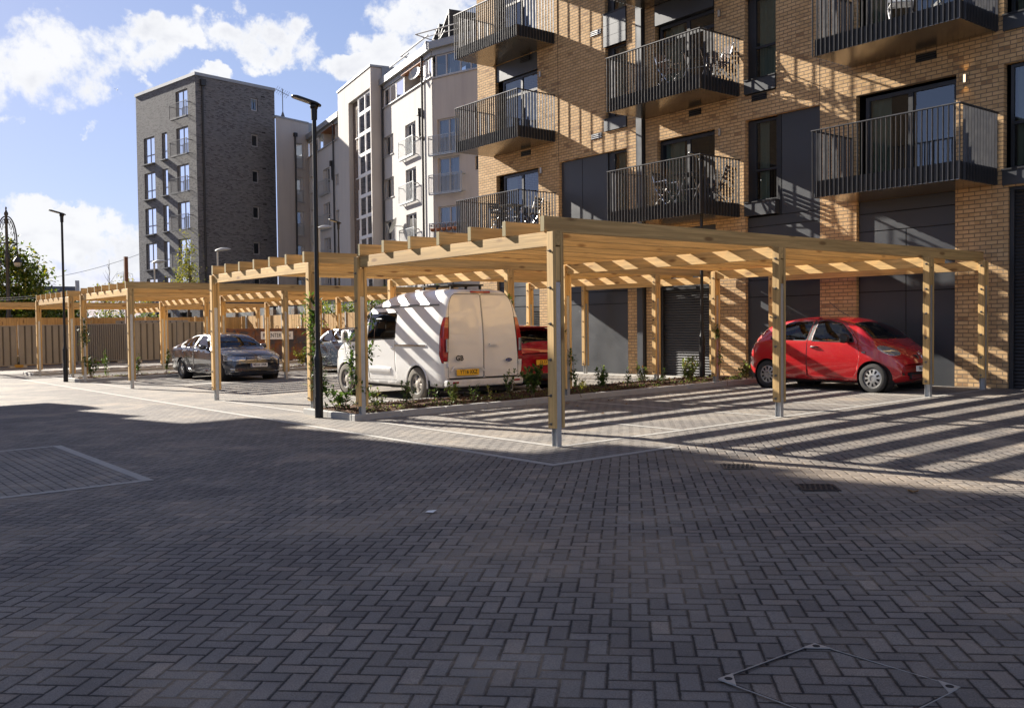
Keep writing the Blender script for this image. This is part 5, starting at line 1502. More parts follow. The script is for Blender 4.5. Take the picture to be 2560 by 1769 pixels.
for s in (-1, 1):
    m.bar((0, 0, 29.3), (s * 8.4, 0, 26.0), 0.22, 0.22); m.bar((0, 0, 26.0), (s * 8.4, 0, 26.0), 0.25, 0.25); m.bar((s * 8.3, 0, 26.0), (s * 8.3, 0, 21.5), 0.35, 0.35); m.bar((s * 2.8, 0, 26.0), (s * 2.8, 0, 28.2), 0.15, 0.15)
m.build('lattice', M['lampgrey'], t, world=False)
def cable(label, a, b, sag, r=0.012, n=16, mat='paper'):
    m = MB(); pts = []
    for i in range(n + 1):
        f = i / n; p = Vector(a).lerp(Vector(b), f); p.z -= sag * 4 * f * (1 - f); pts.append(tuple(p))
    m.tube(pts, r, 4); tag(m.build('overhead_cable', M[mat], smooth=60), label, 'cable', 'overhead cables')
def P3(az, dist, z): q = polar(az, dist); return (q[0], q[1], z)
cable('upper white cable crossing in front of the left tree', P3(82, 55, 3.15), P3(77.6, 62, 3.75), 0.12)
cable('lower white cable crossing in front of the left tree', P3(82, 55, 3.05), P3(77.6, 62, 3.62), 0.12)
cable('thin grey cable rising over the clouds to the dark tower', P3(79.0, 66, 4.6), P3(73.2, 70, 6.9), 0.25, 0.014, mat='lampgrey')
# ------------------------------------------------------------------ cars: one lofted skin, cut into body, doors, windows, lamps
def cr(xs, pts):
    """smooth curve through (x, value) points"""
    px = np.array([p[0] for p in pts], float); py = np.array([p[1] for p in pts], float)
    h = np.diff(px); dl = np.diff(py) / h
    mm = np.zeros(len(px)); mm[0], mm[-1] = dl[0], dl[-1]
    for i in range(1, len(px) - 1):
        if dl[i - 1] * dl[i] > 0:
            w1, w2 = 2 * h[i] + h[i - 1], h[i] + 2 * h[i - 1]
            mm[i] = (w1 + w2) / (w1 / dl[i - 1] + w2 / dl[i])
    out = []
    for x in xs:
        i = int(np.clip(np.searchsorted(px, x) - 1, 0, len(px) - 2)); s = min(max((x - px[i]) / h[i], 0), 1)
        out.append((2 * s**3 - 3 * s**2 + 1) * py[i] + (s**3 - 2 * s**2 + s) * h[i] * mm[i] + (-2 * s**3 + 3 * s**2) * py[i + 1] + (s**3 - s**2) * h[i] * mm[i + 1])
    return out


class Car:
    NS, NG, NTP = 9, 9, 9
    def __init__(c, L, zs, zb, zt, ws, wb, wt, crown, rear_c=0.06, front_c=0.16, rx=0.5, fx=0.7, gexp=1.1, swell=0.0, n=84, lean=0.0, texp=2.3):
        c.L = L
        xs = [0.0, 0.012, 0.035, 0.07] + list(np.linspace(0.12, L - 0.12, n)) + [L - 0.07, L - 0.035, L - 0.012, L]
        ZS, ZB, ZT, WS, WB, WT, CR = (cr(xs, q) for q in (zs, zb, zt, ws, wb, wt, crown))
        bm = bmesh.new(); kl = bm.faces.layers.int.new('kind'); gl = bm.faces.layers.int.new('grp')
        rows, kinds = [], None
        for i, x in enumerate(xs):
            sec = [(0.0, ZS[i], 0), (WS[i] * 0.8, ZS[i], 0)]
            z0 = ZS[i] + 0.05 * min(1, (ZB[i] - ZS[i]) / 0.3); kk = [0]
            for j in range(c.NS + 1):
                f = j / c.NS; z = z0 + (ZB[i] - z0) * f
                y = WS[i] + (WB[i] - WS[i]) * (1 - (1 - f) ** 2.2) + swell * math.sin(math.pi * f)
                sec.append((y, z, 1))
            zr = ZT[i] - CR[i]
            for j in range(1, c.NG + 1):
                f = j / c.NG
                sec.append((WB[i] + (WT[i] - WB[i]) * f ** gexp, ZB[i] + (zr - ZB[i]) * f, 2))
            for j in range(1, c.NTP + 1):
                f = j / c.NTP; g = f ** 1.35
                sec.append((WT[i] * (1 - g), zr + CR[i] * (1 - (1 - g) ** texp), 3))
            row = []
            for y, z, k in sec:
                xx = x
                q = min(1.0, abs(y) / max(0.05, max(WB)))
                if x > L - fx: xx -= front_c * ((x - (L - fx)) / fx) ** 1.4 * q ** 2.4
                if x < rx: xx += rear_c * ((rx - x) / rx) ** 1.4 * q ** 2.4
                if lean and x < 0.5 and z > 1.1: xx += lean * ((z - 1.1) / 1.1) ** 1.6 * (0.5 - x) / 0.5
                row.append((xx, y, z))
            rows.append(row); kinds = [s[2] for s in sec]
        J = len(rows[0]); V = []
        for row in rows:
            a = [bm.verts.new(p) for p in row]
            b = [a[0]] + [bm.verts.new((p[0], -p[1], p[2])) for p in row[1:-1]] + [a[-1]]
            V.append((a, b))
        for i in range(len(rows) - 1):
            for j in range(J - 1):
                k = kinds[j + 1]
                for s, (p, q) in enumerate(((V[i][0], V[i + 1][0]), (V[i][1], V[i + 1][1]))):
                    vs = [p[j], q[j], q[j + 1], p[j + 1]]
                    vs = list(dict.fromkeys(vs))
                    if s: vs.reverse()
                    try: f = bm.faces.new(vs)
                    except ValueError: continue
                    f[kl] = k
        for end, k in ((V[0], 4), (V[-1], 5)):
            # end caps as strips between the two sides
            a, b = end
            for j in range(J - 1):
                vs = list(dict.fromkeys([a[j], a[j + 1], b[j + 1], b[j]]))
                if len(vs) < 3: continue
                if k == 5: vs.reverse()
                f = bm.faces.new(vs); f[kl] = k
        bmesh.ops.recalc_face_normals(bm, faces=bm.faces)
        c.bm, c.kl, c.gl = bm, kl, gl
        c.groups = {}; c.ng = 0
    def cut(c, poly, axis, kinds, cond=None):
        """slice the skin along a polygon seen along an axis ('y' side, 'z' top, 'x' end)"""
        ax = {'y': (0, 2), 'z': (0, 1), 'x': (1, 2)}[axis]
        lo = [min(p[i] for p in poly) - 0.03 for i in (0, 1)]; hi = [max(p[i] for p in poly) + 0.03 for i in (0, 1)]
        def near():
            out = []
            for f in c.bm.faces:
                if f[c.kl] not in kinds: continue
                ct = f.calc_center_median()
                if cond and not cond(ct): continue
                a0 = min(v.co[ax[0]] for v in f.verts); a1 = max(v.co[ax[0]] for v in f.verts)
                b0 = min(v.co[ax[1]] for v in f.verts); b1 = max(v.co[ax[1]] for v in f.verts)
                if a1 < lo[0] or a0 > hi[0] or b1 < lo[1] or b0 > hi[1]: continue
                out.append(f)
            return out
        n = len(poly)
        for i in range(n):
            p, q = poly[i], poly[(i + 1) % n]
            d = (q[0] - p[0], q[1] - p[1]); co = [0, 0, 0]; no = [0, 0, 0]
            co[ax[0]], co[ax[1]] = p; no[ax[0]], no[ax[1]] = d[1], -d[0]
            if abs(d[0]) + abs(d[1]) < 1e-6: continue
            mid = ((p[0] + q[0]) / 2, (p[1] + q[1]) / 2); rad = math.hypot(*d) / 2 + 0.12
            fs = []
            for f in near():
                ct = f.calc_center_median()
                if axis == 'x' or math.hypot(ct[ax[0]] - mid[0], ct[ax[1]] - mid[1]) < rad + 0.3: fs.append(f)
            ed = list({e for f in fs for e in f.edges}); vs = list({v for f in fs for v in f.verts})
            bmesh.ops.bisect_plane(c.bm, geom=vs + ed + fs, dist=1e-5, plane_co=co, plane_no=no)
        def inside(x, y):
            r = False
            for i in range(n):
                (x1, y1), (x2, y2) = poly[i], poly[(i + 1) % n]
                if (y1 > y) != (y2 > y) and x < (x2 - x1) * (y - y1) / (y2 - y1) + x1: r = not r
            return r
        sel = []
        for f in near():
            ct = f.calc_center_median()
            if inside(ct[ax[0]], ct[ax[1]]): sel.append(f)
        return sel
    def group(c, faces, name, mat, parent=None, rim=0.0, rimmat=None, push=0.0, only_free=True):
        """give faces to a part; rim: width of the dark seam or seal drawn round it"""
        faces = [f for f in faces if f.is_valid and (not only_free or f[c.gl] == 0)]
        if not faces: return 0
        c.ng += 1; g = c.ng
        for f in faces: f[c.gl] = g
        c.groups[g] = [name, mat, parent, None]
        if rim:
            r = bmesh.ops.inset_region(c.bm, faces=faces, thickness=rim, depth=push, use_boundary=True, use_even_offset=True)
            c.ng += 1; h = c.ng
            for f in r['faces']: f[c.gl] = h
            c.groups[h] = [None, rimmat, g, None]
        return g
    def arch(c, x, z, r, w):
        poly = [(x + r * math.cos(a), z + r * math.sin(a)) for a in [2 * math.pi * i / 28 for i in range(28)]]
        fs = c.cut(poly, 'y', (0, 1, 2), lambda q: abs(q.y) > w)
        bmesh.ops.delete(c.bm, geom=[f for f in fs if f.is_valid], context='FACES')
    def finish(c, root, bodymat, squash=None):
        bm = c.bm
        if squash:
            for v in bm.verts:
                if v.co.x > squash[0]: v.co.x = squash[0] + (v.co.x - squash[0]) * squash[1]
        eds = [e for e in bm.edges if len(e.link_faces) == 2 and len({f[c.kl] in (4, 5) for f in e.link_faces}) == 2]
        bmesh.ops.split_edges(bm, edges=eds)
        bm.normal_update(); bm.verts.ensure_lookup_table(); bm.verts.index_update()
        sets = {}
        for f in bm.faces: sets.setdefault(f[c.gl], []).append(f)
        # seams join the mesh of the part they surround, as a second material
        sub = {g: v for g, v in c.groups.items() if v[0] is None}
        c.groups[0] = ['body', bodymat, None, None]
        objs = {}
        for g, (name, mat, parent, _) in sorted(c.groups.items()):
            if name is None: continue
            mb = MB(); idx = {}; nr = []
            parts = [(g, 0)] + [(h, 1) for h, v in sub.items() if v[2] == g]
            mats = [mat]
            for h, mi in parts:
                for f in sets.get(h, []):
                    q = []
                    for v in f.verts:
                        if v.index not in idx: idx[v.index] = len(mb.v); mb.v.append(tuple(v.co)); nr.append(tuple(v.normal))
                        q.append(idx[v.index])
                    mb.f.append(tuple(q)); mb.m.append(mi)
                if mi: mats = [mat, c.groups[h][1]]
            if not mb.f: continue
            o = mb.build(name, mats, root if parent is None else objs[parent], world=False, recalc=False)
            for p in o.data.polygons: p.use_smooth = True
            o.data.normals_split_custom_set_from_vertices(nr)
            objs[g] = o
        bm.free()
        return objs


def rounded(poly, r=0.05, n=3):
    out = []; k = len(poly)
    for i in range(k):
        p0, p1, p2 = Vector(poly[i - 1]), Vector(poly[i]), Vector(poly[(i + 1) % k])
        a = (p0 - p1); b = (p2 - p1); ra = min(r, a.length * 0.45); rb = min(r, b.length * 0.45)
        A = p1 + a.normalized() * ra; B = p1 + b.normalized() * rb
        for j in range(n + 1):
            t = j / n; q = A * (1 - t) ** 2 + p1 * 2 * t * (1 - t) + B * t * t; out.append((q.x, q.y))
    return out


def wheel(root, x, y, r, side, style, tyre='rubber', rim='rim', w=0.2, turn=0.0):
    """side +1: outer face towards +y"""
    Mx = Matrix.Translation((x, y, r)) @ Matrix.Rotation(turn, 4, 'Z') @ Matrix.Rotation(R(-90) * side, 4, 'X')
    rr = r * (0.66 if style != 'van' else 0.60)
    m = MB(); h = w / 2
    m.lathe([(rr, -h), (r * 0.86, -h), (r * 0.95, -h * 0.88), (r, -h * 0.6), (r, h * 0.6), (r * 0.955, h * 0.9), (r * 0.86, h), (rr + 0.012, h), (rr, h * 0.85), (rr, -h)], Mx, 36)
    t = m.build('wheel', M[tyre], root, world=False, smooth=35)
    m = MB(); m.lathe([(rr, h * 0.9), (rr - 0.012, h * 0.86), (rr - 0.018, h * 0.2), (rr - 0.03, -h * 0.3), (0.001, -h * 0.3)], Mx, 30)
    d = m.build('rim_barrel', M['trim'], t, world=False, smooth=35)
    m = MB(); z1 = h * 0.72; z0 = z1 - 0.035
    if style in ('five', 'van'):
        wi = 0.030 if style == 'five' else 0.050; wo = 0.022 if style == 'five' else 0.062
        nsp = 5
        for i in range(nsp):
            for sp in ((-0.16, 0.16) if style == 'five' else (0.0,)):
                a = 2 * math.pi * i / nsp + 0.3; ca, sa = math.cos(a), math.sin(a); cb, sb = math.cos(a + sp), math.sin(a + sp)
                p0 = Vector((ca * 0.05, sa * 0.05, 0)); p1 = Vector((cb * (rr - 0.006), sb * (rr - 0.006), 0)); dd = (p1 - p0).normalized(); q = Vector((-dd.y, dd.x, 0))
                A = [p0 - q * wi, p0 + q * wi, p1 + q * wo, p1 - q * wo]
                k = len(m.v)
                for zz, sc in ((z0, 1.0), (z1 - 0.01, 0.95), (z1, 0.7)):
                    for pi, pt in enumerate(A):
                        base = p0 if pi < 2 else p1
                        u = base + (pt - base) * sc; m.v.append(tuple(Mx @ Vector((u.x, u.y, zz - (0.012 if pi > 1 else 0)))))
                for b0 in (0, 4):
                    for e in range(4): f = (e + 1) % 4; m.f.append((k + b0 + e, k + b0 + f, k + b0 + 4 + f, k + b0 + 4 + e)); m.m.append(0)
                m.f.append((k + 8, k + 9, k + 10, k + 11)); m.m.append(0)
        m.lathe([(rr + 0.004, z1), (rr - 0.004, z1 + 0.004), (rr - 0.014, z1 - 0.004), (rr - 0.016, z0)], Mx, 30)
        m.lathe([(0.068, z0), (0.066, z1 + 0.002), (0.045, z1 + 0.008), (0.001, z1 + 0.009)], Mx, 16)
        m.build('spokes', M[rim], t, world=False, smooth=35)
    else:
        # pressed hub cap with a ring of openings
        nh = 10; rin, rout = rr * 0.50, rr * 0.83; seg = nh * 6
        def ring(ra, za): return [tuple(Mx @ Vector((ra * math.cos(2 * math.pi * i / seg), ra * math.sin(2 * math.pi * i / seg), za))) for i in range(seg)]
        prof = [(rr + 0.006, z1 - 0.004), (rr - 0.006, z1 + 0.008), (rout, z1 + 0.012), (rin, z1 + 0.020), (rr * 0.28, z1 + 0.024), (rr * 0.26, z1 + 0.014), (0.001, z1 + 0.016)]
        k = len(m.v)
        for ra, za in prof: m.v.extend(ring(ra, za))
        for a in range(len(prof) - 1):
            for i in range(seg):
                if a == 2 and i % 6 in (2, 3, 4): continue
                j = (i + 1) % seg; m.f.append((k + a * seg + i, k + a * seg + j, k + (a + 1) * seg + j, k + (a + 1) * seg + i)); m.m.append(0)
        m.build('hub_cap', M[rim], t, world=False, smooth=50)
        m = MB(); m.lathe([(rr * 0.9, z1 - 0.012), (0.001, z1 - 0.012)], Mx, 20); m.build('hub_backing', M['gap'], t, world=False)
    return t


def mirror_(root, x, y, z, side, mat, s=1.0, tall=0.0, yw=0.105):
    m = MB(); Mx = Matrix.Translation((x, y + side * (yw - 0.005) * s, z)); n = 12; k = len(m.v)
    prof = [(-0.055, 0.62), (-0.05, 0.92), (-0.01, 1.0), (0.04, 0.86), (0.075, 0.5), (0.085, 0.15)]
    for px, sc in prof:
        for i in range(n):
            a = 2 * math.pi * i / n
            cy, cz = math.copysign(abs(math.cos(a)) ** 0.7, math.cos(a)), math.copysign(abs(math.sin(a)) ** 0.7, math.sin(a))
            m.v.append(tuple(Mx @ Vector((px * s, yw * s * sc * cy, (0.072 + tall) * s * sc * cz))))
    for r in range(len(prof) - 1):
        for i in range(n): j = (i + 1) % n; m.f.append((k + r * n + i, k + r * n + j, k + (r + 1) * n + j, k + (r + 1) * n + i)); m.m.append(0)
    m.f.append(tuple(k + i for i in range(n))); m.m.append(0); e = k + (len(prof) - 1) * n; m.f.append(tuple(e + i for i in range(n))); m.m.append(0)
    m.bar((x + 0.02, y - side * 0.05, z - 0.06 * s), (x + 0.01, y + side * 0.05 * s, z - 0.045 * s), 0.06, 0.03)
    o = m.build('door_mirror', M[mat], root, world=False, smooth=60)
    g = MB(); g.poly([tuple(Mx @ Vector((-0.0565 * s, yy * s * yw * 0.6, zz * (0.042 + tall * 0.6) * s))) for yy, zz in ((-1, -1), (1, -1), (1, 1), (-1, 1))]); g.build('mirror_glass', M['chrome'], o, world=False)
    return o


def interior(root, x0, x1, w, zf, rows, zseat=0.55, wheel_x=None):
    m = MB(); m.box(x0, x1, -w, w, zf, zf + 0.06); m.box(x0, x0 + 0.05, -w, w, zf + 0.06, 0.85); m.box(x1 - 0.05, x1, -w, w, zf + 0.06, 0.84); m.box(x1 - 0.45, x1 - 0.05, -w, w, 0.68, 0.88)
    for s in (-1, 1): m.box(x0 + 0.05, x1 - 0.45, s * w - 0.02, s * w + 0.02, zf + 0.06, 0.82)
    m.build('cabin_lining', M['seat'], root, world=False)
    for x in rows:
        for s in (-1, 1):
            m = MB(); y = s * w * 0.52
            m.box(x - 0.05, x + 0.42, y - 0.22, y + 0.22, zf + 0.12, zseat)
            m.bar((x + 0.0, y, zseat - 0.05), (x - 0.16, y, zseat + 0.58), 0.44, 0.12, up=(1, 0, 0))
            m.bar((x - 0.165, y, zseat + 0.62), (x - 0.185, y, zseat + 0.82), 0.25, 0.09, up=(1, 0, 0))
            o = m.build('seat', M['seat'], root, world=False); bev(o, 0.035, 2)
    if wheel_x:
        m = MB(); c = Vector((wheel_x, -w * 0.52, 0.88)); ax = Vector((-0.85, 0, 0.5)).normalized(); a = ax.cross(Vector((0, 1, 0))).normalized()
        m.tube([tuple(c + (Vector((0, 1, 0)) * math.cos(t) + a * math.sin(t)) * 0.18) for t in [2 * math.pi * i / 20 for i in range(21)]], 0.014)
        m.build('steering_wheel', M['plastic'], root, world=False)


def plate(root, x, y, z, face, text, mat, tilt=0.0, w=0.52, h=0.112, band=False, crop=None):
    """face +1 looks towards +x, -1 towards -x"""
    Mb = Matrix.Translation((x, y, z)) @ Matrix.Rotation(R(90) * face, 4, 'Z') @ Matrix.Rotation(R(90), 4, 'X')
    m = MB(); m.prism(rounded([(-w / 2, -h / 2), (w / 2, -h / 2), (w / 2, h / 2), (-w / 2, h / 2)], 0.01), Mb, -0.004, 0.004)
    p = m.build('number_plate', M[mat], root, world=False)
    if band:
        b = MB(); b.prism([(-w / 2 + 0.003, -h / 2 + 0.003), (-w / 2 + 0.045, -h / 2 + 0.003), (-w / 2 + 0.045, h / 2 - 0.003), (-w / 2 + 0.003, h / 2 - 0.003)], Mb, 0.0045, 0.0055)
        b.build('blue_band', M['blueoval'], p, world=False)
    text_mesh('lettering', text, h * 0.92, M['ink'], p, Mb @ Matrix.Translation((0.018, 0.004, 0.006)), 0.0008, bold=0.0015, sx=0.83)
    return p


def place(root, X, Y, facing):
    """facing: angle of the car's nose from +x"""
    root.location = (X, Y, gz(X, Y)); root.rotation_euler = (0, 0, facing); ORIG[root] = Vector(root.location)


# ================================================================== white high-roof van
def build_van():
    t = thing('campervan', 'white high roof panel van seen from behind under the second pergola with a yellow plate', 'van')
    L = 4.97
    c = Car(L,
        zs=[(0, .33), (.1, .27), (.5, .26), (4.3, .24), (4.8, .25), (L, .34)],
        zb=[(0, 1.16), (.3, 1.18), (3.0, 1.20), (3.9, 1.14), (4.4, 1.00), (4.75, .84), (4.92, .66), (L, .52)],
        zt=[(0, 2.16), (.10, 2.20), (.5, 2.23), (1.2, 2.235), (2.0, 2.20), (2.5, 2.12), (2.85, 2.00), (3.02, 1.92), (3.2, 1.81), (3.6, 1.53), (4.02, 1.22), (4.4, 1.08), (4.75, .93), (4.92, .70), (L, .54)],
        ws=[(0, .90), (.3, .93), (4.2, .93), (4.7, .86), (4.9, .76), (L, .70)],
        wb=[(0, .955), (.3, .985), (4.0, .985), (4.5, .93), (4.8, .84), (L, .72)],
        wt=[(0, .80), (.3, .845), (2.4, .85), (3.0, .83), (3.3, .82), (3.6, .82), (4.0, .83), (4.4, .79), (4.8, .68), (L, .60)],
        crown=[(0, .27), (.10, .30), (.5, .33), (1.2, .335), (2.0, .30), (2.5, .22), (2.85, .10), (3.02, .06), (3.3, .06), (4.0, .06), (4.6, .05), (L, .01)],
        rear_c=0.05, front_c=0.30, rx=0.12, fx=1.0, gexp=1.7, swell=0.012, n=110, lean=0.16, texp=8.0)
    S = (1, 2)
    xr, xf, rw = 1.0, 3.97, 0.335
    c.arch(xr, rw, 0.385, 0.5); c.arch(xf, rw, 0.395, 0.5)
    # side windows
    for s in (1, -1):
        cond = lambda q, s=s: q.y * s > 0
        f = c.cut(rounded([(1.78, 1.24), (2.97, 1.20), (2.94, 1.78), (1.86, 1.80)], 0.06), 'y', S, cond)
        g = c.group(f, 'side_window', M['carglass_dk'], None, 0.018, M['plastic'], 0.003)
        f = c.cut(rounded([(3.07, 1.20), (3.92, 1.16), (3.88, 1.27), (3.42, 1.60), (3.05, 1.78)], 0.04), 'y', S, cond)
        c.group(f, 'front_door_window', M['carglass'], None, 0.02, M['plastic'], 0.003)
        f = c.cut(rounded([(3.00, .36), (3.52, .36), (3.60, .60), (3.93, .86), (4.02, 1.15), (3.55, 1.56), (3.06, 1.87), (2.99, 1.80)], 0.05), 'y', S, cond)
        c.group(f, 'front_door', M['white_paint'], None, 0.011, M['gap'], -0.004)
        f = c.cut(rounded([(1.80, .38), (2.96, .36), (2.965, 1.88), (1.82, 1.89)], 0.04), 'y', S, cond)
        c.group(f, 'sliding_door', M['white_paint'], None, 0.011, M['gap'], -0.004)
        # tall rear lamps
        f = c.cut(rounded([(-0.05, .80), (.10, .76), (.17, .92), (.17, 1.50), (.14, 1.66), (-0.05, 1.66)], 0.03), 'y', S, cond)
        f += c.cut([(s * .865, .80), (s * 1.1, .80), (s * 1.1, 1.66), (s * .80, 1.66)], 'x', (4,), None)
        c.group(f, 'tail_light', M['redlens'], None, 0.008, M['plastic'], 0.0)
        f = c.cut(rounded([(4.42, .80), (4.70, .70), (4.9, .72), (4.9, .86), (4.62, 1.00), (4.44, .98)], 0.03), 'y', (1, 2, 3), cond)
        c.group(f, 'headlight', M['clearlens'], None, 0.008, M['plastic'], 0.002)
        # lower rubbing strip
        f = c.cut(rounded([(2.02, .50), (2.92, .50), (2.92, .64), (1.98, .64)], 0.03), 'y', S, cond)
        c.group(f, 'rubbing_strip', M['white_paint'], None, 0.012, M['white_paint'], 0.016, only_free=False)
    # windscreen
    f = c.cut([(3.02, -.62), (3.02, .62), (4.02, .76), (4.06, .4), (4.08, 0), (4.06, -.4), (4.02, -.76)], 'z', (3,), lambda q: q.z > 1.15)
    c.group(f, 'windscreen', M['carglass'], None, 0.02, M['plastic'], 0.002)
    # rear doors: two leaves with their seam off centre
    for y0, y1 in ((-.86, -.004), (.004, .86)):
        f = c.cut(rounded([(y0, .47), (y1, .47), (y1, 1.3), (max(min(y1, .78), -.78), 1.9), (max(min(y1, .69), -.69), 2.12), (max(min(y0, .69), -.69), 2.12), (max(min(y0, .78), -.78), 1.9), (y0, 1.3)], 0.05), 'x', (4,), None)
        c.group(f, 'rear_door', M['white_paint'], None, 0.011, M['gap'], -0.004)
    f = c.cut([(4.80, .40), (5.0, .40), (5.0, .66), (4.80, .66)], 'y', (1, 5), lambda q: abs(q.y) < 0.6)
    c.group(f, 'grille', M['plastic'])
    o = c.finish(t, M['white_paint'])
    doors = [k for k in t.children if k.name.startswith('rear_door')]
    for k in t.children:
        if k.name.startswith('tail_light'):
            sgn = 1 if sum(v.co.y for v in k.data.vertices) > 0 else -1
            m = MB(); m.box(-0.006, 0.03, sgn * 0.89 - 0.032, sgn * 0.89 + 0.032, 0.98, 1.24); b = m.build('reversing_lens', M['clearlens'], k, world=False); bev(b, 0.01)
    for k in list(t.children):
        s = 1 if k.type == 'MESH' and sum(v.co.y for v in k.data.vertices) > 0 else -1
        if k.name.startswith('front_door') and 'window' not in k.name:
            m = MB(); m.tube([(3.06, s * .995, 1.04), (3.10, s * 1.02, 1.045), (3.20, s * 1.022, 1.05), (3.24, s * .998, 1.055)], 0.016); m.build('handle', M['white_paint'], k, world=False, smooth=60)
        if k.name.startswith('sliding_door'):
            m = MB(); m.box(1.84, 1.98, s * .99 - .02, s * .99 + .02, 1.03, 1.07); hb = m.build('handle', M['white_paint'], k, world=False); bev(hb, .01)
            q = MB(); q.tube([(2.58, s * .965, 1.30), (2.58, s * .95, 1.62), (2.60, s * .945, 1.65), (2.32, s * .945, 1.65)], 0.012); q.build('vent_window_frame', M['plastic'], k, world=False)
    # slide rail along the flank, gutter, wheel trims
    for s in (1, -1):
        m = MB(); m.box(.62, 1.80, s * .998 - .008, s * .998 + .008, 1.085, 1.125); m.build('slide_rail', M['chrome'], t, world=False)
        m = MB(); m.tube([(.34, s * .86, 1.905), (1.2, s * .868, 1.915), (2.2, s * .868, 1.91), (2.9, s * .85, 1.90)], 0.016); m.build('awning_rail', M['trim'], t, world=False)
        for x in (xr, xf):
            m = MB(); n = 16; k0 = 0
            pts = [(x + .39 * math.cos(a), s * .972, rw + .39 * math.sin(a)) for a in [math.pi * i / n * 1.12 - 0.06 * math.pi for i in range(n + 1)]]
            m.tube(pts, 0.018, 6); m.build('wheel_arch_lip', M['white_paint'] if x == xf else M['white_paint'], t, world=False, smooth=60)
            m = MB(); m.lathe([(.395, .0), (.40, -.28)], Matrix.Translation((x, s * .955, rw)) @ Matrix.Rotation(R(-90) * s, 4, 'X'), 28); m.lathe([(.40, -.28), (.001, -.28)], Matrix.Translation((x, s * .955, rw)) @ Matrix.Rotation(R(-90) * s, 4, 'X'), 28)
            m.build('wheel_arch', M['gap'], t, world=False)
            wheel(t, x, s * .885, rw, s, 'van', 'rubber_dirty', 'rim_dirty', 0.215)
            m = MB(); m.box(x - .43, x - .415, s * .86 - .11, s * .86 + .11, .10, .42); m.build('mud_flap', M['plastic'], t, world=False)
        mirror_(t, 3.93, s * .95, 1.28, s, 'white_paint', 1.05, 0.075, 0.075)
        # hinges
        for z in (.74,): 
            m = MB(); m.box(-.012, .03, s * .875 - .018, s * .875 + .018, z - .04, z + .04); m.build('hinge', M['white_paint'], t, world=False)
    # rear fittings
    m = MB(); m.box(-0.022, 0.006, .10, .76, .675, .70); m.bar((-.006, .10, .69), (-.006, .03, .60), .022, .022); m.bar((-.006, .76, .69), (-.006, .82, .60), .022, .022); m.build('plate_hood', M['white_paint'], t, world=False)
    plate(t, -0.010, .43, .585, -1, 'YT16 XKZ', 'plate_y', w=.53, h=.12)
    text_mesh('country_letters', 'GB', 0.14, M['ink'], t, Matrix.Translation((-0.006, .62, .86)) @ Matrix.Rotation(R(-90), 4, 'Z') @ Matrix.Rotation(R(90), 4, 'X'), 0.0015, bold=0.004)
    m = MB(); Mo = Matrix.Translation((-0.004, -.58, .80)) @ Matrix.Rotation(R(-90), 4, 'Y')
    m.prism([(.042 * math.sin(a), .085 * math.cos(a)) for a in [2 * math.pi * i / 24 for i in range(24)]], Mo, 0, .006); ov = m.build('badge', M['chrome'], t, world=False)
    m = MB(); m.prism([(.035 * math.sin(a), .077 * math.cos(a)) for a in [2 * math.pi * i / 24 for i in range(24)]], Mo, .0065, .008); m.build('blue_oval', M['blueoval'], ov, world=False)
    text_mesh('script', 'Ford', .048, M['chrome'], ov, Matrix.Translation((-0.0135, -.58, .80)) @ Matrix.Rotation(R(-90), 4, 'Z') @ Matrix.Rotation(R(90), 4, 'X') @ Matrix.Shear('XZ', 4, (0.0, 0.0)), .0006)
    m = MB(); m.box(-.03, .01, -.33, -.10, 1.105, 1.135); m.build('door_handle', M['white_paint'], t, world=False)
    m = MB(); m.box(.135, .18, -.24, .24, 2.135, 2.178); b = m.build('brake_light', M['redlens'], t, world=False); bev(b, .012, 2)
    m = MB(); m.box(-.055, .10, -.93, .93, .30, .455); b = m.build('rear_bumper', M['white_paint'], t, world=False); bev(b, .04, 3)
    m = MB(); m.box(-.045, .08, -.88, .88, .458, .470); m.build('bumper_gap', M['gap'], t, world=False)
    m = MB(); m.box(-.060, -.045, .68, .82, .375, .412); m.build('reflector', M['redlens'], t, world=False)
    m = MB(); m.box(-.060, -.045, -.82, -.68, .375, .412); m.build('reflector', M['redlens'], t, world=False)
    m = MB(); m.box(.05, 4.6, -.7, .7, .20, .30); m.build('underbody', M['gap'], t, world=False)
    # roof vent and solar frame
    m = MB(); m.box(.55, 1.75, -.38, .38, 2.30, 2.33)
    for x in (.65, 1.15, 1.65):
        for y in (-.36, .36): m.box(x - .02, x + .02, y - .02, y + .02, 2.20, 2.30)
    m.build('roof_frame', M['plastic'], t, world=False)
    m = MB(); m.box(1.9, 2.3, -.2, .2, 2.17, 2.27); b = m.build('roof_vent', M['white_paint'], t, world=False); bev(b, .05, 3)
    m = MB(); m.tube([(2.75, .45, 2.02), (2.62, .45, 2.32)], .006, 4); m.build('aerial', M['plastic'], t, world=False)
    interior(t, .3, 3.95, .80, .32, [3.1], 0.80)
    place(t, -14.97, 10.99, R(180))
build_van()


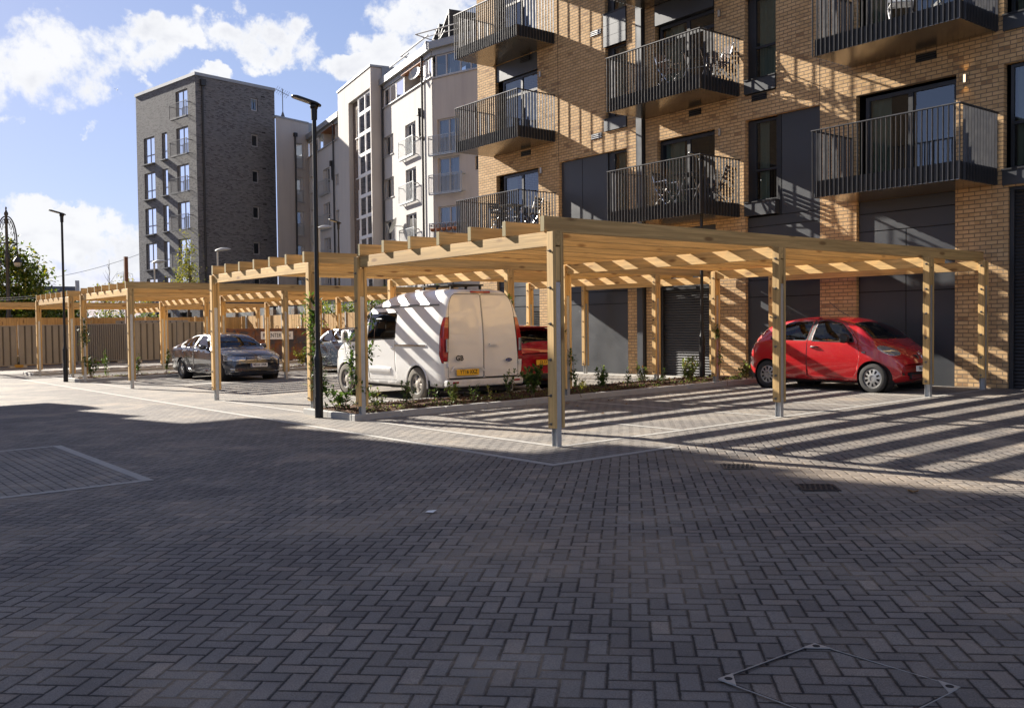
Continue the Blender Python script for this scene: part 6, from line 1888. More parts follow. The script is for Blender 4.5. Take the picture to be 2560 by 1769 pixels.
# ================================================================== red three-door hatchback
def build_micra():
    t = thing('hatchback_car', 'bright red three door hatchback parked sideways before the brick wall under the nearest pergola', 'car')
    L = 3.72
    c = Car(L,
        zs=[(0, .34), (.1, .26), (.5, .20), (3.1, .19), (3.5, .20), (3.65, .25), (L, .32)],
        zb=[(0, .62), (.06, .76), (.18, .88), (.45, .965), (1.0, .975), (2.2, .955), (2.75, .93), (3.05, .89), (3.3, .83), (3.5, .74), (3.64, .63), (L, .53)],
        zt=[(0, .66), (.05, .82), (.12, .98), (.25, 1.13), (.45, 1.29), (.7, 1.405), (1.0, 1.465), (1.45, 1.50), (1.9, 1.50), (2.25, 1.46), (2.5, 1.39), (2.75, 1.28), (3.0, 1.10), (3.12, 1.03), (3.3, .96), (3.5, .85), (3.64, .72), (L, .58)],
        ws=[(0, .66), (.2, .75), (.6, .785), (3.0, .785), (3.4, .74), (3.6, .65), (L, .58)],
        wb=[(0, .68), (.2, .785), (.6, .825), (1.6, .83), (3.0, .82), (3.35, .76), (3.55, .68), (3.66, .60), (L, .54)],
        wt=[(0, .56), (.2, .62), (.5, .60), (1.0, .575), (2.0, .575), (2.5, .60), (2.8, .655), (3.05, .69), (3.3, .63), (3.5, .53), (L, .42)],
        crown=[(0, .02), (.4, .05), (1.0, .055), (2.2, .055), (2.7, .05), (3.1, .06), (3.5, .05), (L, .015)],
        rear_c=0.13, front_c=0.28, rx=0.5, fx=0.75, gexp=1.25, swell=0.022, n=96)
    S = (1, 2)
    xr, xf, rw = .62, 3.06, .292
    c.arch(xr, rw, .335, .45); c.arch(xf, rw, .338, .45)
    for s in (1, -1):
        cond = lambda q, s=s: q.y * s > 0
        f = c.cut(rounded([(.66, 1.02), (1.60, 1.005), (1.64, 1.41), (1.05, 1.39), (.80, 1.26)], .06), 'y', S, cond)
        c.group(f, 'rear_side_window', M['carglass'], None, .016, M['plastic'], .002)
        f = c.cut(rounded([(1.70, 1.005), (2.66, .985), (2.58, 1.12), (2.28, 1.36), (1.95, 1.425), (1.74, 1.42)], .04), 'y', S, cond)
        c.group(f, 'door_window', M['carglass'], None, .016, M['plastic'], .002)
        f = c.cut(rounded([(1.58, .27), (2.64, .27), (2.74, .42), (2.80, .70), (2.76, .99), (2.36, 1.385), (1.95, 1.46), (1.66, 1.455), (1.60, 1.0)], .05), 'y', S, cond)
        c.group(f, 'door', M['red_paint'], None, .010, M['gap'], -.004)
        f = c.cut([(1.615, 1.015), (1.685, 1.015), (1.725, 1.415), (1.65, 1.412)], 'y', S, cond)
        c.group(f, 'pillar_trim', M['plastic'], None, only_free=False)
        # round-eyed headlamps
        el = [(3.33 + .19 * math.cos(a), .825 + .058 * math.sin(a) - .42 * .19 * math.cos(a)) for a in [2 * math.pi * i / 20 for i in range(20)]]
        f = c.cut(el, 'y', (1, 2, 3), lambda q, s=s: q.y * s > .42)
        c.group(f, 'headlight', M['clearlens'], None, .006, M['chrome'], .003)
        f = c.cut(rounded([(-.05, .70), (.14, .74), (.20, .92), (.13, 1.06), (-.05, 1.0)], .03), 'y', (1, 2, 3, 4), lambda q, s=s: q.y * s > .45)
        c.group(f, 'tail_light', M['redlens'], None, .006, M['plastic'], .006)
        # waist moulding line
        f = c.cut([(.25, .925), (1.5, .935), (2.9, .90), (2.9, .893), (1.5, .928), (.25, .918)], 'y', S, cond)
        c.group(f, 'waist_crease', M['red2_paint'], only_free=False) if False else None
    f = c.cut(rounded([(2.50, -.55), (2.50, .55), (2.98, .665), (3.06, .40), (3.10, 0), (3.06, -.40), (2.98, -.665)], .06), 'z', (3,), lambda q: q.z > .98)
    c.group(f, 'windscreen', M['carglass'], None, .022, M['plastic'], .002)
    f = c.cut(rounded([(.16, -.52), (.60, -.49), (.60, .49), (.16, .52)], .06), 'z', (3,), lambda q: q.z > 1.0 and q.x < .8)
    c.group(f, 'rear_window', M['carglass_dk'], None, .016, M['plastic'], .002)
    o = c.finish(t, M['red_paint'], (3.06, .87))
    for k in list(t.children):
        if k.type != 'MESH': continue
        s = 1 if sum(v.co.y for v in k.data.vertices) > 0 else -1
        if k.name.split('.')[0] == 'door':
            m = MB(); m.tube([(1.70, s * .838, .88), (1.73, s * .862, .885), (1.84, s * .862, .885), (1.87, s * .838, .88)], .017); m.build('handle', M['plastic'], k, world=False, smooth=60)
    for s in (1, -1):
        mirror_(t, 2.52, s * .80, 1.06, s, 'plastic', 1.05, .02)
        m = MB(); m.prism([(.045 * math.cos(a), .02 * math.sin(a)) for a in [2 * math.pi * i / 12 for i in range(12)]], Matrix.Translation((2.89, s * .842, .79)) @ Matrix.Rotation(R(-90) * s, 4, 'X'), -.004, .006); m.build('side_repeater', M['clearlens'], t, world=False)
        for x in (xr, xf):
            m = MB(); m.lathe([(.338, .0), (.345, -.24), (.001, -.24)], Matrix.Translation((x, s * .80, rw)) @ Matrix.Rotation(R(-90) * s, 4, 'X'), 28); m.build('wheel_arch', M['gap'], t, world=False)
            wheel(t, x, s * .735, rw, s, 'cap', 'rubber', 'rim', .175)
        m = MB(); m.cyl((3.40, s * .50, .355), (3.535, s * .52, .36), .045, n=14); m.build('fog_light', M['plastic'], t, world=False)
    # grille openings with chrome surrounds, bumper intake, plate
    for s in (1, -1):
        m = MB(); Mg = Matrix.Translation((3.605, s * .20, .665)) @ Matrix.Rotation(R(-10) * s * -1, 4, 'Z') @ Matrix.Rotation(R(90), 4, 'Z') @ Matrix.Rotation(R(68), 4, 'X')
        Mg = Matrix.Translation((3.545, s * .21, .685)) @ Matrix.Rotation(R(14) * s, 4, 'Z') @ Matrix.Rotation(R(90), 4, 'Z') @ Matrix.Rotation(R(72), 4, 'X')
        m.prism(rounded([(-.16, -.035), (.16, -.035), (.14, .05), (-.14, .05)], .015), Mg, -.03, .012); g = m.build('grille', M['chrome'], t, world=False)
        m = MB(); m.prism(rounded([(-.125, -.02), (.125, -.02), (.11, .036), (-.11, .036)], .01), Mg, .0125, .016); m.build('mesh_insert', M['gap'], g, world=False)
    m = MB(); m.box(3.47, 3.625, -.36, .36, .27, .40); b = m.build('bumper_intake', M['gap'], t, world=False); bev(b, .02)
    m = MB()
    for z in (.305, .345): m.box(3.62, 3.637, -.35, .35, z - .008, z + .008)
    m.build('intake_bars', M['red2_paint'], b, world=False)
    plate(t, 3.655, 0, .475, 1, 'NL58 KVB', 'plate_w', w=.52, h=.11)
    m = MB(); Mo = Matrix.Translation((3.575, 0, .765)) @ Matrix.Rotation(R(60), 4, 'Y')
    m.lathe([(.038, 0), (.048, 0.004), (.052, 0), (.048, -.004), (.038, 0)], Mo, 20); m.box(-.011, .011, -.06, .06, -.003, .006, M=Mo); m.build('badge', M['chrome'], t, world=False)
    m = MB(); m.tube([(2.20, -.2, 1.49), (1.95, -.2, 1.62), (1.72, -.2, 1.80)], .006, 4); m.build('aerial', M['plastic'], t, world=False)
    m = MB(); m.tube([(3.03, .60, 1.035), (2.98, .25, 1.10), (2.97, .0, 1.105)], .009, 4); m.tube([(3.05, .05, 1.05), (3.0, -.30, 1.10), (2.99, -.5, 1.08)], .009, 4); m.build('wiper', M['plastic'], t, world=False)
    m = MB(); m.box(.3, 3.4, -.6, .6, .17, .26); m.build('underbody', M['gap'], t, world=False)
    interior(t, .45, 2.95, .66, .26, [1.05, 1.95], .56, 2.45)
    place(t, -13.09, 17.46, 0.0)
build_micra()


# ================================================================== dark grey saloon
def build_saloon():
    t = thing('saloon_car', 'dark grey metallic four door saloon facing the camera side with front plate MK66 URM', 'car')
    L = 4.77
    c = Car(L,
        zs=[(0, .36), (.1, .28), (.6, .20), (4.2, .18), (4.6, .19), (4.72, .22), (L, .30)],
        zb=[(0, .80), (.08, .93), (.3, .98), (1.0, 1.0), (2.2, .965), (3.2, .92), (3.7, .88), (4.2, .82), (4.5, .765), (4.68, .70), (4.74, .62), (L, .52)],
        zt=[(0, .86), (.04, .99), (.10, 1.055), (.35, 1.105), (.62, 1.17), (1.0, 1.29), (1.4, 1.395), (1.85, 1.45), (2.3, 1.46), (2.7, 1.425), (3.0, 1.345), (3.3, 1.20), (3.62, 1.02), (3.75, .995), (4.2, .945), (4.5, .875), (4.65, .815), (4.70, .775), (4.735, .73), (4.757, .66), (L, .56)],
        ws=[(0, .76), (.2, .85), (.8, .88), (3.9, .88), (4.4, .84), (4.65, .76), (L, .70)],
        wb=[(0, .76), (.2, .87), (.8, .91), (2.2, .915), (3.9, .905), (4.4, .86), (4.65, .77), (L, .68)],
        wt=[(0, .62), (.3, .72), (.7, .68), (1.3, .60), (2.4, .59), (2.9, .625), (3.3, .69), (3.65, .76), (4.2, .74), (4.6, .62), (L, .52)],
        crown=[(0, .015), (.4, .04), (1.4, .05), (2.7, .05), (3.6, .05), (4.3, .05), (4.65, .04), (L, .01)],
        rear_c=0.13, front_c=0.26, rx=0.6, fx=0.8, gexp=1.2, swell=0.022, n=90)
    S = (1, 2); xr, xf, rw = 1.10, 3.89, .325
    c.arch(xr, rw, .365, .5); c.arch(xf, rw, .365, .5)
    for s in (1, -1):
        cond = lambda q, s=s: q.y * s > 0
        f = c.cut(rounded([(1.02, 1.06), (2.08, 1.015), (2.08, 1.39), (1.62, 1.36), (1.25, 1.24)], .05), 'y', S, cond); c.group(f, 'rear_door_window', M['carglass_dk'], None, .012, M['plastic'], .002)
        f = c.cut(rounded([(2.16, 1.015), (3.26, .955), (3.12, 1.12), (2.80, 1.29), (2.45, 1.385), (2.16, 1.39)], .04), 'y', S, cond); c.group(f, 'front_door_window', M['carglass_dk'], None, .012, M['plastic'], .002)
        f = c.cut(rounded([(1.50, .32), (2.10, .30), (2.12, 1.42), (1.6, 1.39), (1.12, 1.24), (1.06, 1.02), (1.34, .80)], .05), 'y', S, cond); c.group(f, 'rear_door', M['grey_paint'], None, .010, M['gap'], -.004)
        f = c.cut(rounded([(2.13, .30), (3.22, .30), (3.40, .55), (3.38, .93), (2.82, 1.32), (2.45, 1.415), (2.135, 1.42)], .05), 'y', S, cond); c.group(f, 'front_door', M['grey_paint'], None, .010, M['gap'], -.004)
        f = c.cut(rounded([(s * .40, .655), (s * .92, .63), (s * .95, .78), (s * .42, .745)], .03), 'x', (1, 2, 3, 5), lambda q, s=s: q.y * s > .36 and q.x > 4.25); c.group(f, 'headlight', M['clearlens'], None, .008, M['chrome'], .002)
        f = c.cut(rounded([(s * .50, .35), (s * .78, .36), (s * .80, .41), (s * .50, .40)], .015), 'x', (1, 2, 5), lambda q, s=s: q.y * s > .3 and q.x > 4.2); c.group(f, 'fog_light', M['clearlens'], None, .006, M['chrome'], .004)
        f = c.cut(rounded([(-.05, .72), (.30, .78), (.34, .92), (-.05, .92)], .03), 'y', (1, 2, 4), cond); c.group(f, 'tail_light', M['redlens'], None, .006, M['plastic'], .003)
    f = c.cut(rounded([(2.92, -.57), (2.92, .57), (3.52, .72), (3.62, .4), (3.66, 0), (3.62, -.4), (3.52, -.72)], .06), 'z', (3,), lambda q: q.z > .95); c.group(f, 'windscreen', M['carglass_dk'], None, .02, M['plastic'], .002)
    f = c.cut(rounded([(.70, -.60), (1.36, -.53), (1.36, .53), (.70, .60)], .06), 'z', (3,), lambda q: q.z > 1.0); c.group(f, 'rear_window', M['carglass_dk'], None, .016, M['plastic'], .002)
    f = c.cut([(-.395, .655), (.395, .655), (.41, .75), (-.41, .75)], 'x', (1, 2, 3, 5), lambda q: abs(q.y) < .5 and q.x > 4.3); c.group(f, 'grille', M['plastic'], None, .008, M['chrome'], .002)
    f = c.cut([(-.80, .25), (.80, .25), (.78, .32), (-.78, .32)], 'x', (1, 2, 5), lambda q: q.x > 4.3); c.group(f, 'lower_intake', M['gap'], None, .008, M['chrome'], .002)
    c.finish(t, M['grey_paint'])
    for k in list(t.children):
        if k.type != 'MESH': continue
        s = 1 if sum(v.co.y for v in k.data.vertices) > 0 else -1; nm = k.name.split('.')[0]
        if nm in ('front_door', 'rear_door'):
            x = 2.22 if nm == 'front_door' else 1.28
            m = MB(); m.tube([(x, s * .922, .90), (x + .03, s * .948, .905), (x + .18, s * .948, .905), (x + .21, s * .922, .90)], .015); m.build('handle', M['chrome'], k, world=False, smooth=60)
        if nm == 'grille':
            m = MB()
            for z in (.672, .704, .736):
                pts = [(4.765 - .26 * ((.775 if abs(y) < .001 else abs(y)) / .915 if abs(y) > .001 else 0) ** 2.4 * .9 - max(0, z - .62) * .40 + .020, y, z) for y in [-.38 + .076 * i for i in range(11)]]
                m.tube(pts, .009, 4)
            m.build('chrome_slats', M['chrome'], k, world=False)
    for s in (1, -1):
        mirror_(t, 3.02, s * .90, 1.03, s, 'grey_paint', 1.0, .01)
        for x in (xr, xf):
            m = MB(); m.lathe([(.365, .0), (.37, -.24), (.001, -.24)], Matrix.Translation((x, s * .89, rw)) @ Matrix.Rotation(R(-90) * s, 4, 'X'), 28); m.build('wheel_arch', M['gap'], t, world=False)
            wheel(t, x, s * .82, rw, s, 'five', 'rubber', 'rim', .215)
    plate(t, 4.768, 0, .505, 1, 'MK66 URM', 'plate_w', w=.53, h=.115, band=True)
    Mo = Matrix.Translation((4.775, 0, .70)) @ Matrix.Rotation(R(90), 4, 'Z') @ Matrix.Rotation(R(78), 4, 'X')
    m = MB(); m.lathe([(.055, 0), (.062, .006), (.068, .006), (.070, 0), (.055, 0)], Mo, 24)
    for a, b in (((-.028, .046), (-.004, .006)), ((.028, .046), (.004, .006)), ((-.05, .026), (-.026, -.042)), ((-.026, -.042), (-.004, .002)), ((.05, .026), (.026, -.042)), ((.026, -.042), (.004, .002))):
        m.bar(tuple(Mo @ Vector((a[0], a[1], .004))), tuple(Mo @ Vector((b[0], b[1], .004))), .012, .012)
    m.build('badge', M['chrome'], t, world=False)
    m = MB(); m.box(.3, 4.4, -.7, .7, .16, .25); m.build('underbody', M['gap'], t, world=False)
    interior(t, .8, 3.5, .74, .26, [1.35, 2.25], .56, 2.85)
    place(t, -31.42, 10.97, R(3.0))
build_saloon()


# ================================================================== five-door hatchbacks
def build_hatch(label, paint, X, Y, facing, text, pmat):
    t = thing('hatchback_car', label, 'car')
    L = 3.97
    c = Car(L,
        zs=[(0, .38), (.1, .28), (.5, .20), (3.4, .18), (3.8, .20), (3.92, .24), (L, .32)],
        zb=[(0, .84), (.08, .93), (.35, 1.0), (1.0, 1.0), (2.0, .965), (2.8, .92), (3.2, .87), (3.55, .78), (3.8, .66), (3.92, .56), (L, .48)],
        zt=[(0, .88), (.06, 1.02), (.18, 1.17), (.40, 1.36), (.56, 1.425), (1.0, 1.475), (1.6, 1.49), (2.1, 1.455), (2.4, 1.37), (2.75, 1.18), (3.05, 1.03), (3.3, .96), (3.65, .83), (3.85, .68), (L, .52)],
        ws=[(0, .72), (.2, .80), (.7, .835), (3.2, .83), (3.6, .78), (3.85, .68), (L, .62)],
        wb=[(0, .72), (.2, .82), (.7, .86), (2.0, .86), (3.2, .85), (3.6, .79), (3.85, .68), (L, .58)],
        wt=[(0, .60), (.3, .60), (.6, .58), (1.6, .575), (2.3, .60), (2.7, .67), (3.05, .72), (3.5, .64), (L, .44)],
        crown=[(0, .02), (.4, .045), (2.2, .05), (3.0, .06), (3.6, .05), (L, .015)],
        rear_c=0.14, front_c=0.30, rx=0.55, fx=0.8, gexp=1.2, swell=0.022, n=80)
    S = (1, 2); xr, xf, rw = .68, 3.17, .305
    c.arch(xr, rw, .345, .45); c.arch(xf, rw, .345, .45)
    for s in (1, -1):
        cond = lambda q, s=s: q.y * s > 0
        f = c.cut(rounded([(.62, 1.08), (1.48, 1.03), (1.50, 1.41), (.95, 1.38)], .05), 'y', S, cond); c.group(f, 'rear_door_window', M['carglass_dk'], None, .014, M['plastic'], .002)
        f = c.cut(rounded([(1.55, 1.025), (2.60, .96), (2.36, 1.22), (1.95, 1.40), (1.56, 1.415)], .04), 'y', S, cond); c.group(f, 'front_door_window', M['carglass_dk'], None, .014, M['plastic'], .002)
        f = c.cut(rounded([(1.05, .30), (1.50, .28), (1.52, 1.44), (.92, 1.41), (.76, 1.0)], .05), 'y', S, cond); c.group(f, 'rear_door', M[paint], None, .010, M['gap'], -.004)
        f = c.cut(rounded([(1.535, .28), (2.62, .28), (2.78, .6), (2.74, .95), (2.4, 1.25), (1.95, 1.435), (1.54, 1.44)], .05), 'y', S, cond); c.group(f, 'front_door', M[paint], None, .010, M['gap'], -.004)
        f = c.cut(rounded([(3.20, .78), (3.62, .60), (3.85, .58), (3.84, .68), (3.50, .84), (3.22, .90)], .03), 'y', (1, 2, 3), lambda q, s=s: q.y * s > .40); c.group(f, 'headlight', M['clearlens'], None, .006, M['plastic'], .002)
        f = c.cut(rounded([(s * .40, .82), (s * .95, .80), (s * .95, .98), (s * .70, .965)], .03), 'x', (1, 2, 4), lambda q, s=s: q.y * s > .35 and q.x < .32); c.group(f, 'tail_light', M['redlens'], None, .006, M['plastic'], .004)
    f = c.cut(rounded([(2.36, -.56), (2.36, .56), (2.92, .68), (3.02, .4), (3.05, 0), (3.02, -.4), (2.92, -.68)], .06), 'z', (3,), lambda q: q.z > 1.0); c.group(f, 'windscreen', M['carglass'], None, .02, M['plastic'], .002)
    f = c.cut(rounded([(.13, -.53), (.40, -.50), (.40, .50), (.13, .53)], .05), 'z', (3,), lambda q: q.z > 1.02 and q.x < .6); c.group(f, 'rear_window', M['carglass_dk'], None, .016, M['plastic'], .002)
    c.finish(t, M[paint])
    m = MB(); m.box(.26, .62, -.54, .54, 1.405, 1.435); b = m.build('roof_spoiler', M[paint], t, world=False); bev(b, .012, 2)
    m = MB(); m.box(-.02, .12, -.62, .62, .30, .42); b = m.build('lower_bumper', M['plastic'], t, world=False); bev(b, .03, 2)
    for s in (1, -1):
        mirror_(t, 2.42, s * .83, 1.03, s, paint, 1.0, .01)
        for x in (xr, xf):
            m = MB(); m.lathe([(.345, .0), (.35, -.24), (.001, -.24)], Matrix.Translation((x, s * .84, rw)) @ Matrix.Rotation(R(-90) * s, 4, 'X'), 26); m.build('wheel_arch', M['gap'], t, world=False)
            wheel(t, x, s * .77, rw, s, 'five', 'rubber', 'rim', .19)
    plate(t, -.012, 0, .66, -1, text, pmat, w=.52, h=.112)
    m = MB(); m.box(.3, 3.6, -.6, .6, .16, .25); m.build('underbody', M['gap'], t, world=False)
    interior(t, .5, 2.9, .68, .26, [1.1, 1.95], .56, 2.4)
    place(t, X, Y, facing)
build_hatch('deep red five door hatchback parked beyond the white van with a yellow rear plate', 'red2_paint', -15.58, 13.05, R(180), 'DL13 VFU', 'plate_y')
build_hatch('dark blue hatchback mostly hidden between the lamp post and the nose of the white van', 'blue_paint', -26.75, 15.25, R(180), 'FN14 OKC', 'plate_y')
# ------------------------------------------------------------------ plants
rp_ = random.Random(21)
def leaf(mb, p, d, up, l, w):
    """one pointed leaf, folded along its rib"""
    d = d.normalized(); s = d.cross(up)
    s = s.normalized() if s.length > 1e-4 else Vector((1, 0, 0)); n = s.cross(d)
    k = len(mb.v); q = p + d * l * 0.45
    mb.v.extend([tuple(p), tuple(q + s * w * 0.5 + n * w * 0.15), tuple(p + d * l), tuple(q - s * w * 0.5 + n * w * 0.15)])
    mb.f.append((k, k + 1, k + 2, k + 3)); mb.m.append(0)
def rdir(r, zb=0.0):
    v = Vector((r.gauss(0, 1), r.gauss(0, 1), r.gauss(0, 1) + zb)); return v.normalized()
def shrub(label, x, y, h, spread, nst, nl, ls=0.05, mat='leaf_vine', seed=0, group='young shrubs in the planting strips', bare=0.25, dz=0.10):
    r = random.Random(seed * 7 + 3)
    t = thing('shrub', label, 'shrub', (x, y, gz(x, y) + dz), 0, group)
    ms, ml = MB(), MB()
    for i in range(nst):
        a = r.uniform(0, 6.28); k = r.uniform(0.3, 1.0); pts = [Vector((r.gauss(0, .02), r.gauss(0, .02), -0.03))]
        top = Vector((math.cos(a) * spread * k, math.sin(a) * spread * k, h * r.uniform(.6, 1.0)))
        for j in range(1, 6):
            f = j / 5; p = pts[0].lerp(top, f); p += Vector((r.gauss(0, .012), r.gauss(0, .012), 0)) + Vector((0, 0, math.sin(f * math.pi) * h * .06)); pts.append(p)
        ms.tube([tuple(p) for p in pts], [0.006 - 0.004 * j / 5 for j in range(6)], 4)
        for j in range(int(nl * 2.2) // nst):
            f = r.uniform(bare, 1.0); q = min(4, int(f * 5)); p = pts[q].lerp(pts[q + 1], f * 5 - q)
            d = rdir(r, .35); p = p + d * r.uniform(0, .03); leaf(ml, p, d, Vector((0, 0, 1)), ls * r.uniform(1.0, 2.0), ls * r.uniform(.65, 1.1))
    ms.build('stems', M['twig'], t, world=False, smooth=60); ml.build('foliage', M[mat], t, world=False, recalc=False)
def climber(label, pts, nl, ls=0.055, spread=0.07, mat='leaf_vine', seed=0, base=None):
    r = random.Random(seed * 5 + 1); b = pts[0]
    t = thing('climbing_plant', label, 'climber', (b[0], b[1], gz(b[0], b[1]) + 0.08), 0, 'climbers tied to the pergola posts')
    o = Vector(t.location); P = [Vector(p) - o for p in pts]
    m = MB(); fine = []
    for i in range(len(P) - 1):
        for j in range(4): fine.append(P[i].lerp(P[i + 1], j / 4) + Vector((r.gauss(0, .012), r.gauss(0, .012), r.gauss(0, .006))))
    fine.append(P[-1]); m.tube([tuple(p) for p in fine], [max(.0025, .007 - .0045 * i / len(fine)) for i in range(len(fine))], 5); m.build('stem', M['twig'], t, world=False, smooth=60)
    ml = MB()
    cl = [r.uniform(0.08, 1.0) for _ in range(max(3, nl // 16))]
    for i in range(int(nl * 2.0)):
        f = min(.999, max(.02, r.choice(cl) + r.gauss(0, .045))) * (len(fine) - 1); q = int(f); p = fine[q].lerp(fine[min(q + 1, len(fine) - 1)], f - q)
        d = rdir(r, .15); p = p + d * abs(r.gauss(0, spread)); leaf(ml, p, d, Vector((0, 0, 1)), ls * r.uniform(.9, 1.8), ls * r.uniform(.6, .95))
    ml.build('foliage', M[mat], t, world=False, recalc=False)
G_ = gz
# strip between the near bays
for i, (x, y, h, sp, ns, nl, ls, mt, lab) in enumerate([
    (-14.55, 7.62, .42, .26, 9, 46, .085, 'leaf_vine', 'leafy shrub with bare twigs right beside the tall lamp post'),
    (-13.98, 7.95, .40, .22, 7, 60, .045, 'leaf_ground', 'light green shrub at the foot of the second front post'),
    (-13.95, 8.52, .50, .17, 6, 90, .038, 'leaf_vine', 'dark spotted shrub in front of the van rear wheel'),
    (-14.0, 9.15, .40, .10, 3, 14, .04, 'leaf_vine', 'almost bare shrub behind the van mud flap'),
    (-13.95, 9.52, .42, .14, 6, 80, .05, 'leaf_ground', 'bright green shrub below the van bumper'),
    (-14.0, 10.0, .36, .12, 4, 26, .035, 'leaf_vine', 'thin dark shrub under the middle of the van bumper'),
    (-13.95, 10.32, .34, .07, 3, 16, .04, 'leaf_yel', 'single stemmed shrub with pale leaves under the van bumper'),
    (-13.95, 10.75, .56, .16, 6, 70, .04, 'leaf_vine', 'tall dark shrub at the right corner of the van'),
    (-13.98, 11.38, .62, .26, 10, 190, .065, 'leaf_vine', 'bushy shrub in front of the deep red car'),
    (-14.05, 13.28, .52, .18, 7, 130, .05, 'leaf_vine', 'rounded dark shrub before the grey panels'),
    (-14.0, 12.7, .26, .07, 3, 26, .05, 'leaf_yel', 'small shrub with browning leaves right of the post with the climber'),
    (-13.95, 13.95, .45, .10, 3, 26, .045, 'leaf_vine', 'reddish spindly shrub before the brick pier'),
    (-13.95, 14.35, .55, .20, 6, 60, .05, 'leaf_ground', 'open shrub with light tips before the black downpipe'),
    (-13.98, 15.0, .42, .10, 4, 30, .04, 'leaf_vine', 'thin shrub in front of the roller shutter'),
    (-13.9, 15.75, .60, .26, 10, 220, .05, 'leaf_ground', 'dense green shrub left of the lamp post by the shutter'),
    (-13.9, 17.65, .34, .20, 7, 110, .045, 'leaf_ground', 'low shrub behind the rear wheel of the red hatchback')]):
    shrub(lab, x, y, h, sp, ns, nl, ls, mt, i)
for i, (x, y, h, sp, ns, nl, lab) in enumerate([
    (-31.75, 7.75, .75, .30, 9, 170, 'leafy shrub at the foot of the post right of the left lamp'),
    (-31.7, 8.2, .95, .12, 4, 40, 'tall thin shrub before the corrugated hoarding'),
    (-31.8, 9.2, .70, .20, 5, 50, 'spindly shrub right of the third front post'),
    (-31.7, 10.1, .90, .16, 5, 70, 'upright shrub left of the grey saloon'),
    (-31.8, 12.4, .6, .2, 5, 60, 'small shrub behind the grey saloon')]):
    shrub(lab, x, y, h, sp, ns, nl, .06, 'leaf_vine', 40 + i)
for i, (x, y) in enumerate([(-33.4, 14.3), (-33.0, 15.6), (-31.6, 16.2)]):
    shrub(['flowering weeds by the rusty skip left of the pergola post', 'pale weeds growing against the middle of the skip', 'weeds at the right end of the skip'][i], x, y, .8, .4, 9, 160, .06, 'leaf_yel', 60 + i, 'weeds around the skip', .3, 0.0)
climber('climber winding up the second front post beside the white van door', [(-13.75, 7.85, .08), (-13.62, 7.46, .55), (-13.74, 7.36, .72), (-13.77, 7.38, 1.1), (-13.78, 7.40, 1.45)], 120, .06, .05, seed=1)
climber('leafy climber behind the tall lamp post with a cluster at chest height', [(-15.1, 7.75, .08), (-15.30, 7.52, .5), (-15.33, 7.50, .95), (-15.28, 7.42, 1.3), (-15.32, 7.46, 1.75), (-15.35, 7.42, 2.0)], 260, .075, .09, seed=2)
climber('climber arching across from the lamp post towards the blue car', [(-15.2, 8.0, .10), (-15.0, 8.4, 1.0), (-14.9, 8.5, 1.5), (-14.95, 8.3, 1.75)], 80, .065, .06, seed=9)
climber('climber hanging in thick bunches on the post in front of the deep red car', [(-15.2, 11.75, .10), (-15.36, 11.9, .5), (-15.35, 11.88, .95), (-15.40, 11.9, 1.4), (-15.36, 11.9, 1.9), (-15.4, 11.92, 2.1)], 230, .06, .06, seed=3)
climber('climber on the right side of the post behind the foremost post', [(-13.4, 12.1, .10), (-13.55, 12.05, .5), (-13.5, 12.0, .8), (-13.68, 11.9, 1.15), (-13.75, 11.9, 1.4)], 110, .06, .05, seed=4)
climber('thin climber on the post in front of the roller shutter', [(-13.5, 16.6, .10), (-13.56, 16.4, .6), (-13.5, 16.36, 1.0), (-13.62, 16.3, 1.5)], 50, .06, .05, seed=5)
climber('climber on the farther post beside the left lamp post', [(-31.6, 7.7, .0), (-31.45, 7.5, .6), (-31.42, 7.5, 1.2), (-31.4, 7.5, 1.9)], 140, .07, .09, seed=6)
# low ground cover
mb = MB(); r = random.Random(8)
for x0, x1, y0, y1 in STRIPS[:2]:
    for i in range(170 if x0 > -20 else 70):
        px = r.uniform(x0 + .2, x1 - .14) if r.random() < .4 else r.uniform(x1 - .55, x1 - .14); py = r.uniform(y0 + .2, y1 - .2)
        for j in range(r.randint(4, 14)):
            d = rdir(r, .6); leaf(mb, Vector((px + r.gauss(0, .07), py + r.gauss(0, .07), G_(px, py) + .10 + r.uniform(0, .07))), d, Vector((0, 0, 1)), r.uniform(.03, .06), r.uniform(.015, .03))
tag(mb.build('ground_cover', M['leaf_ground'], recalc=False), kind='stuff')

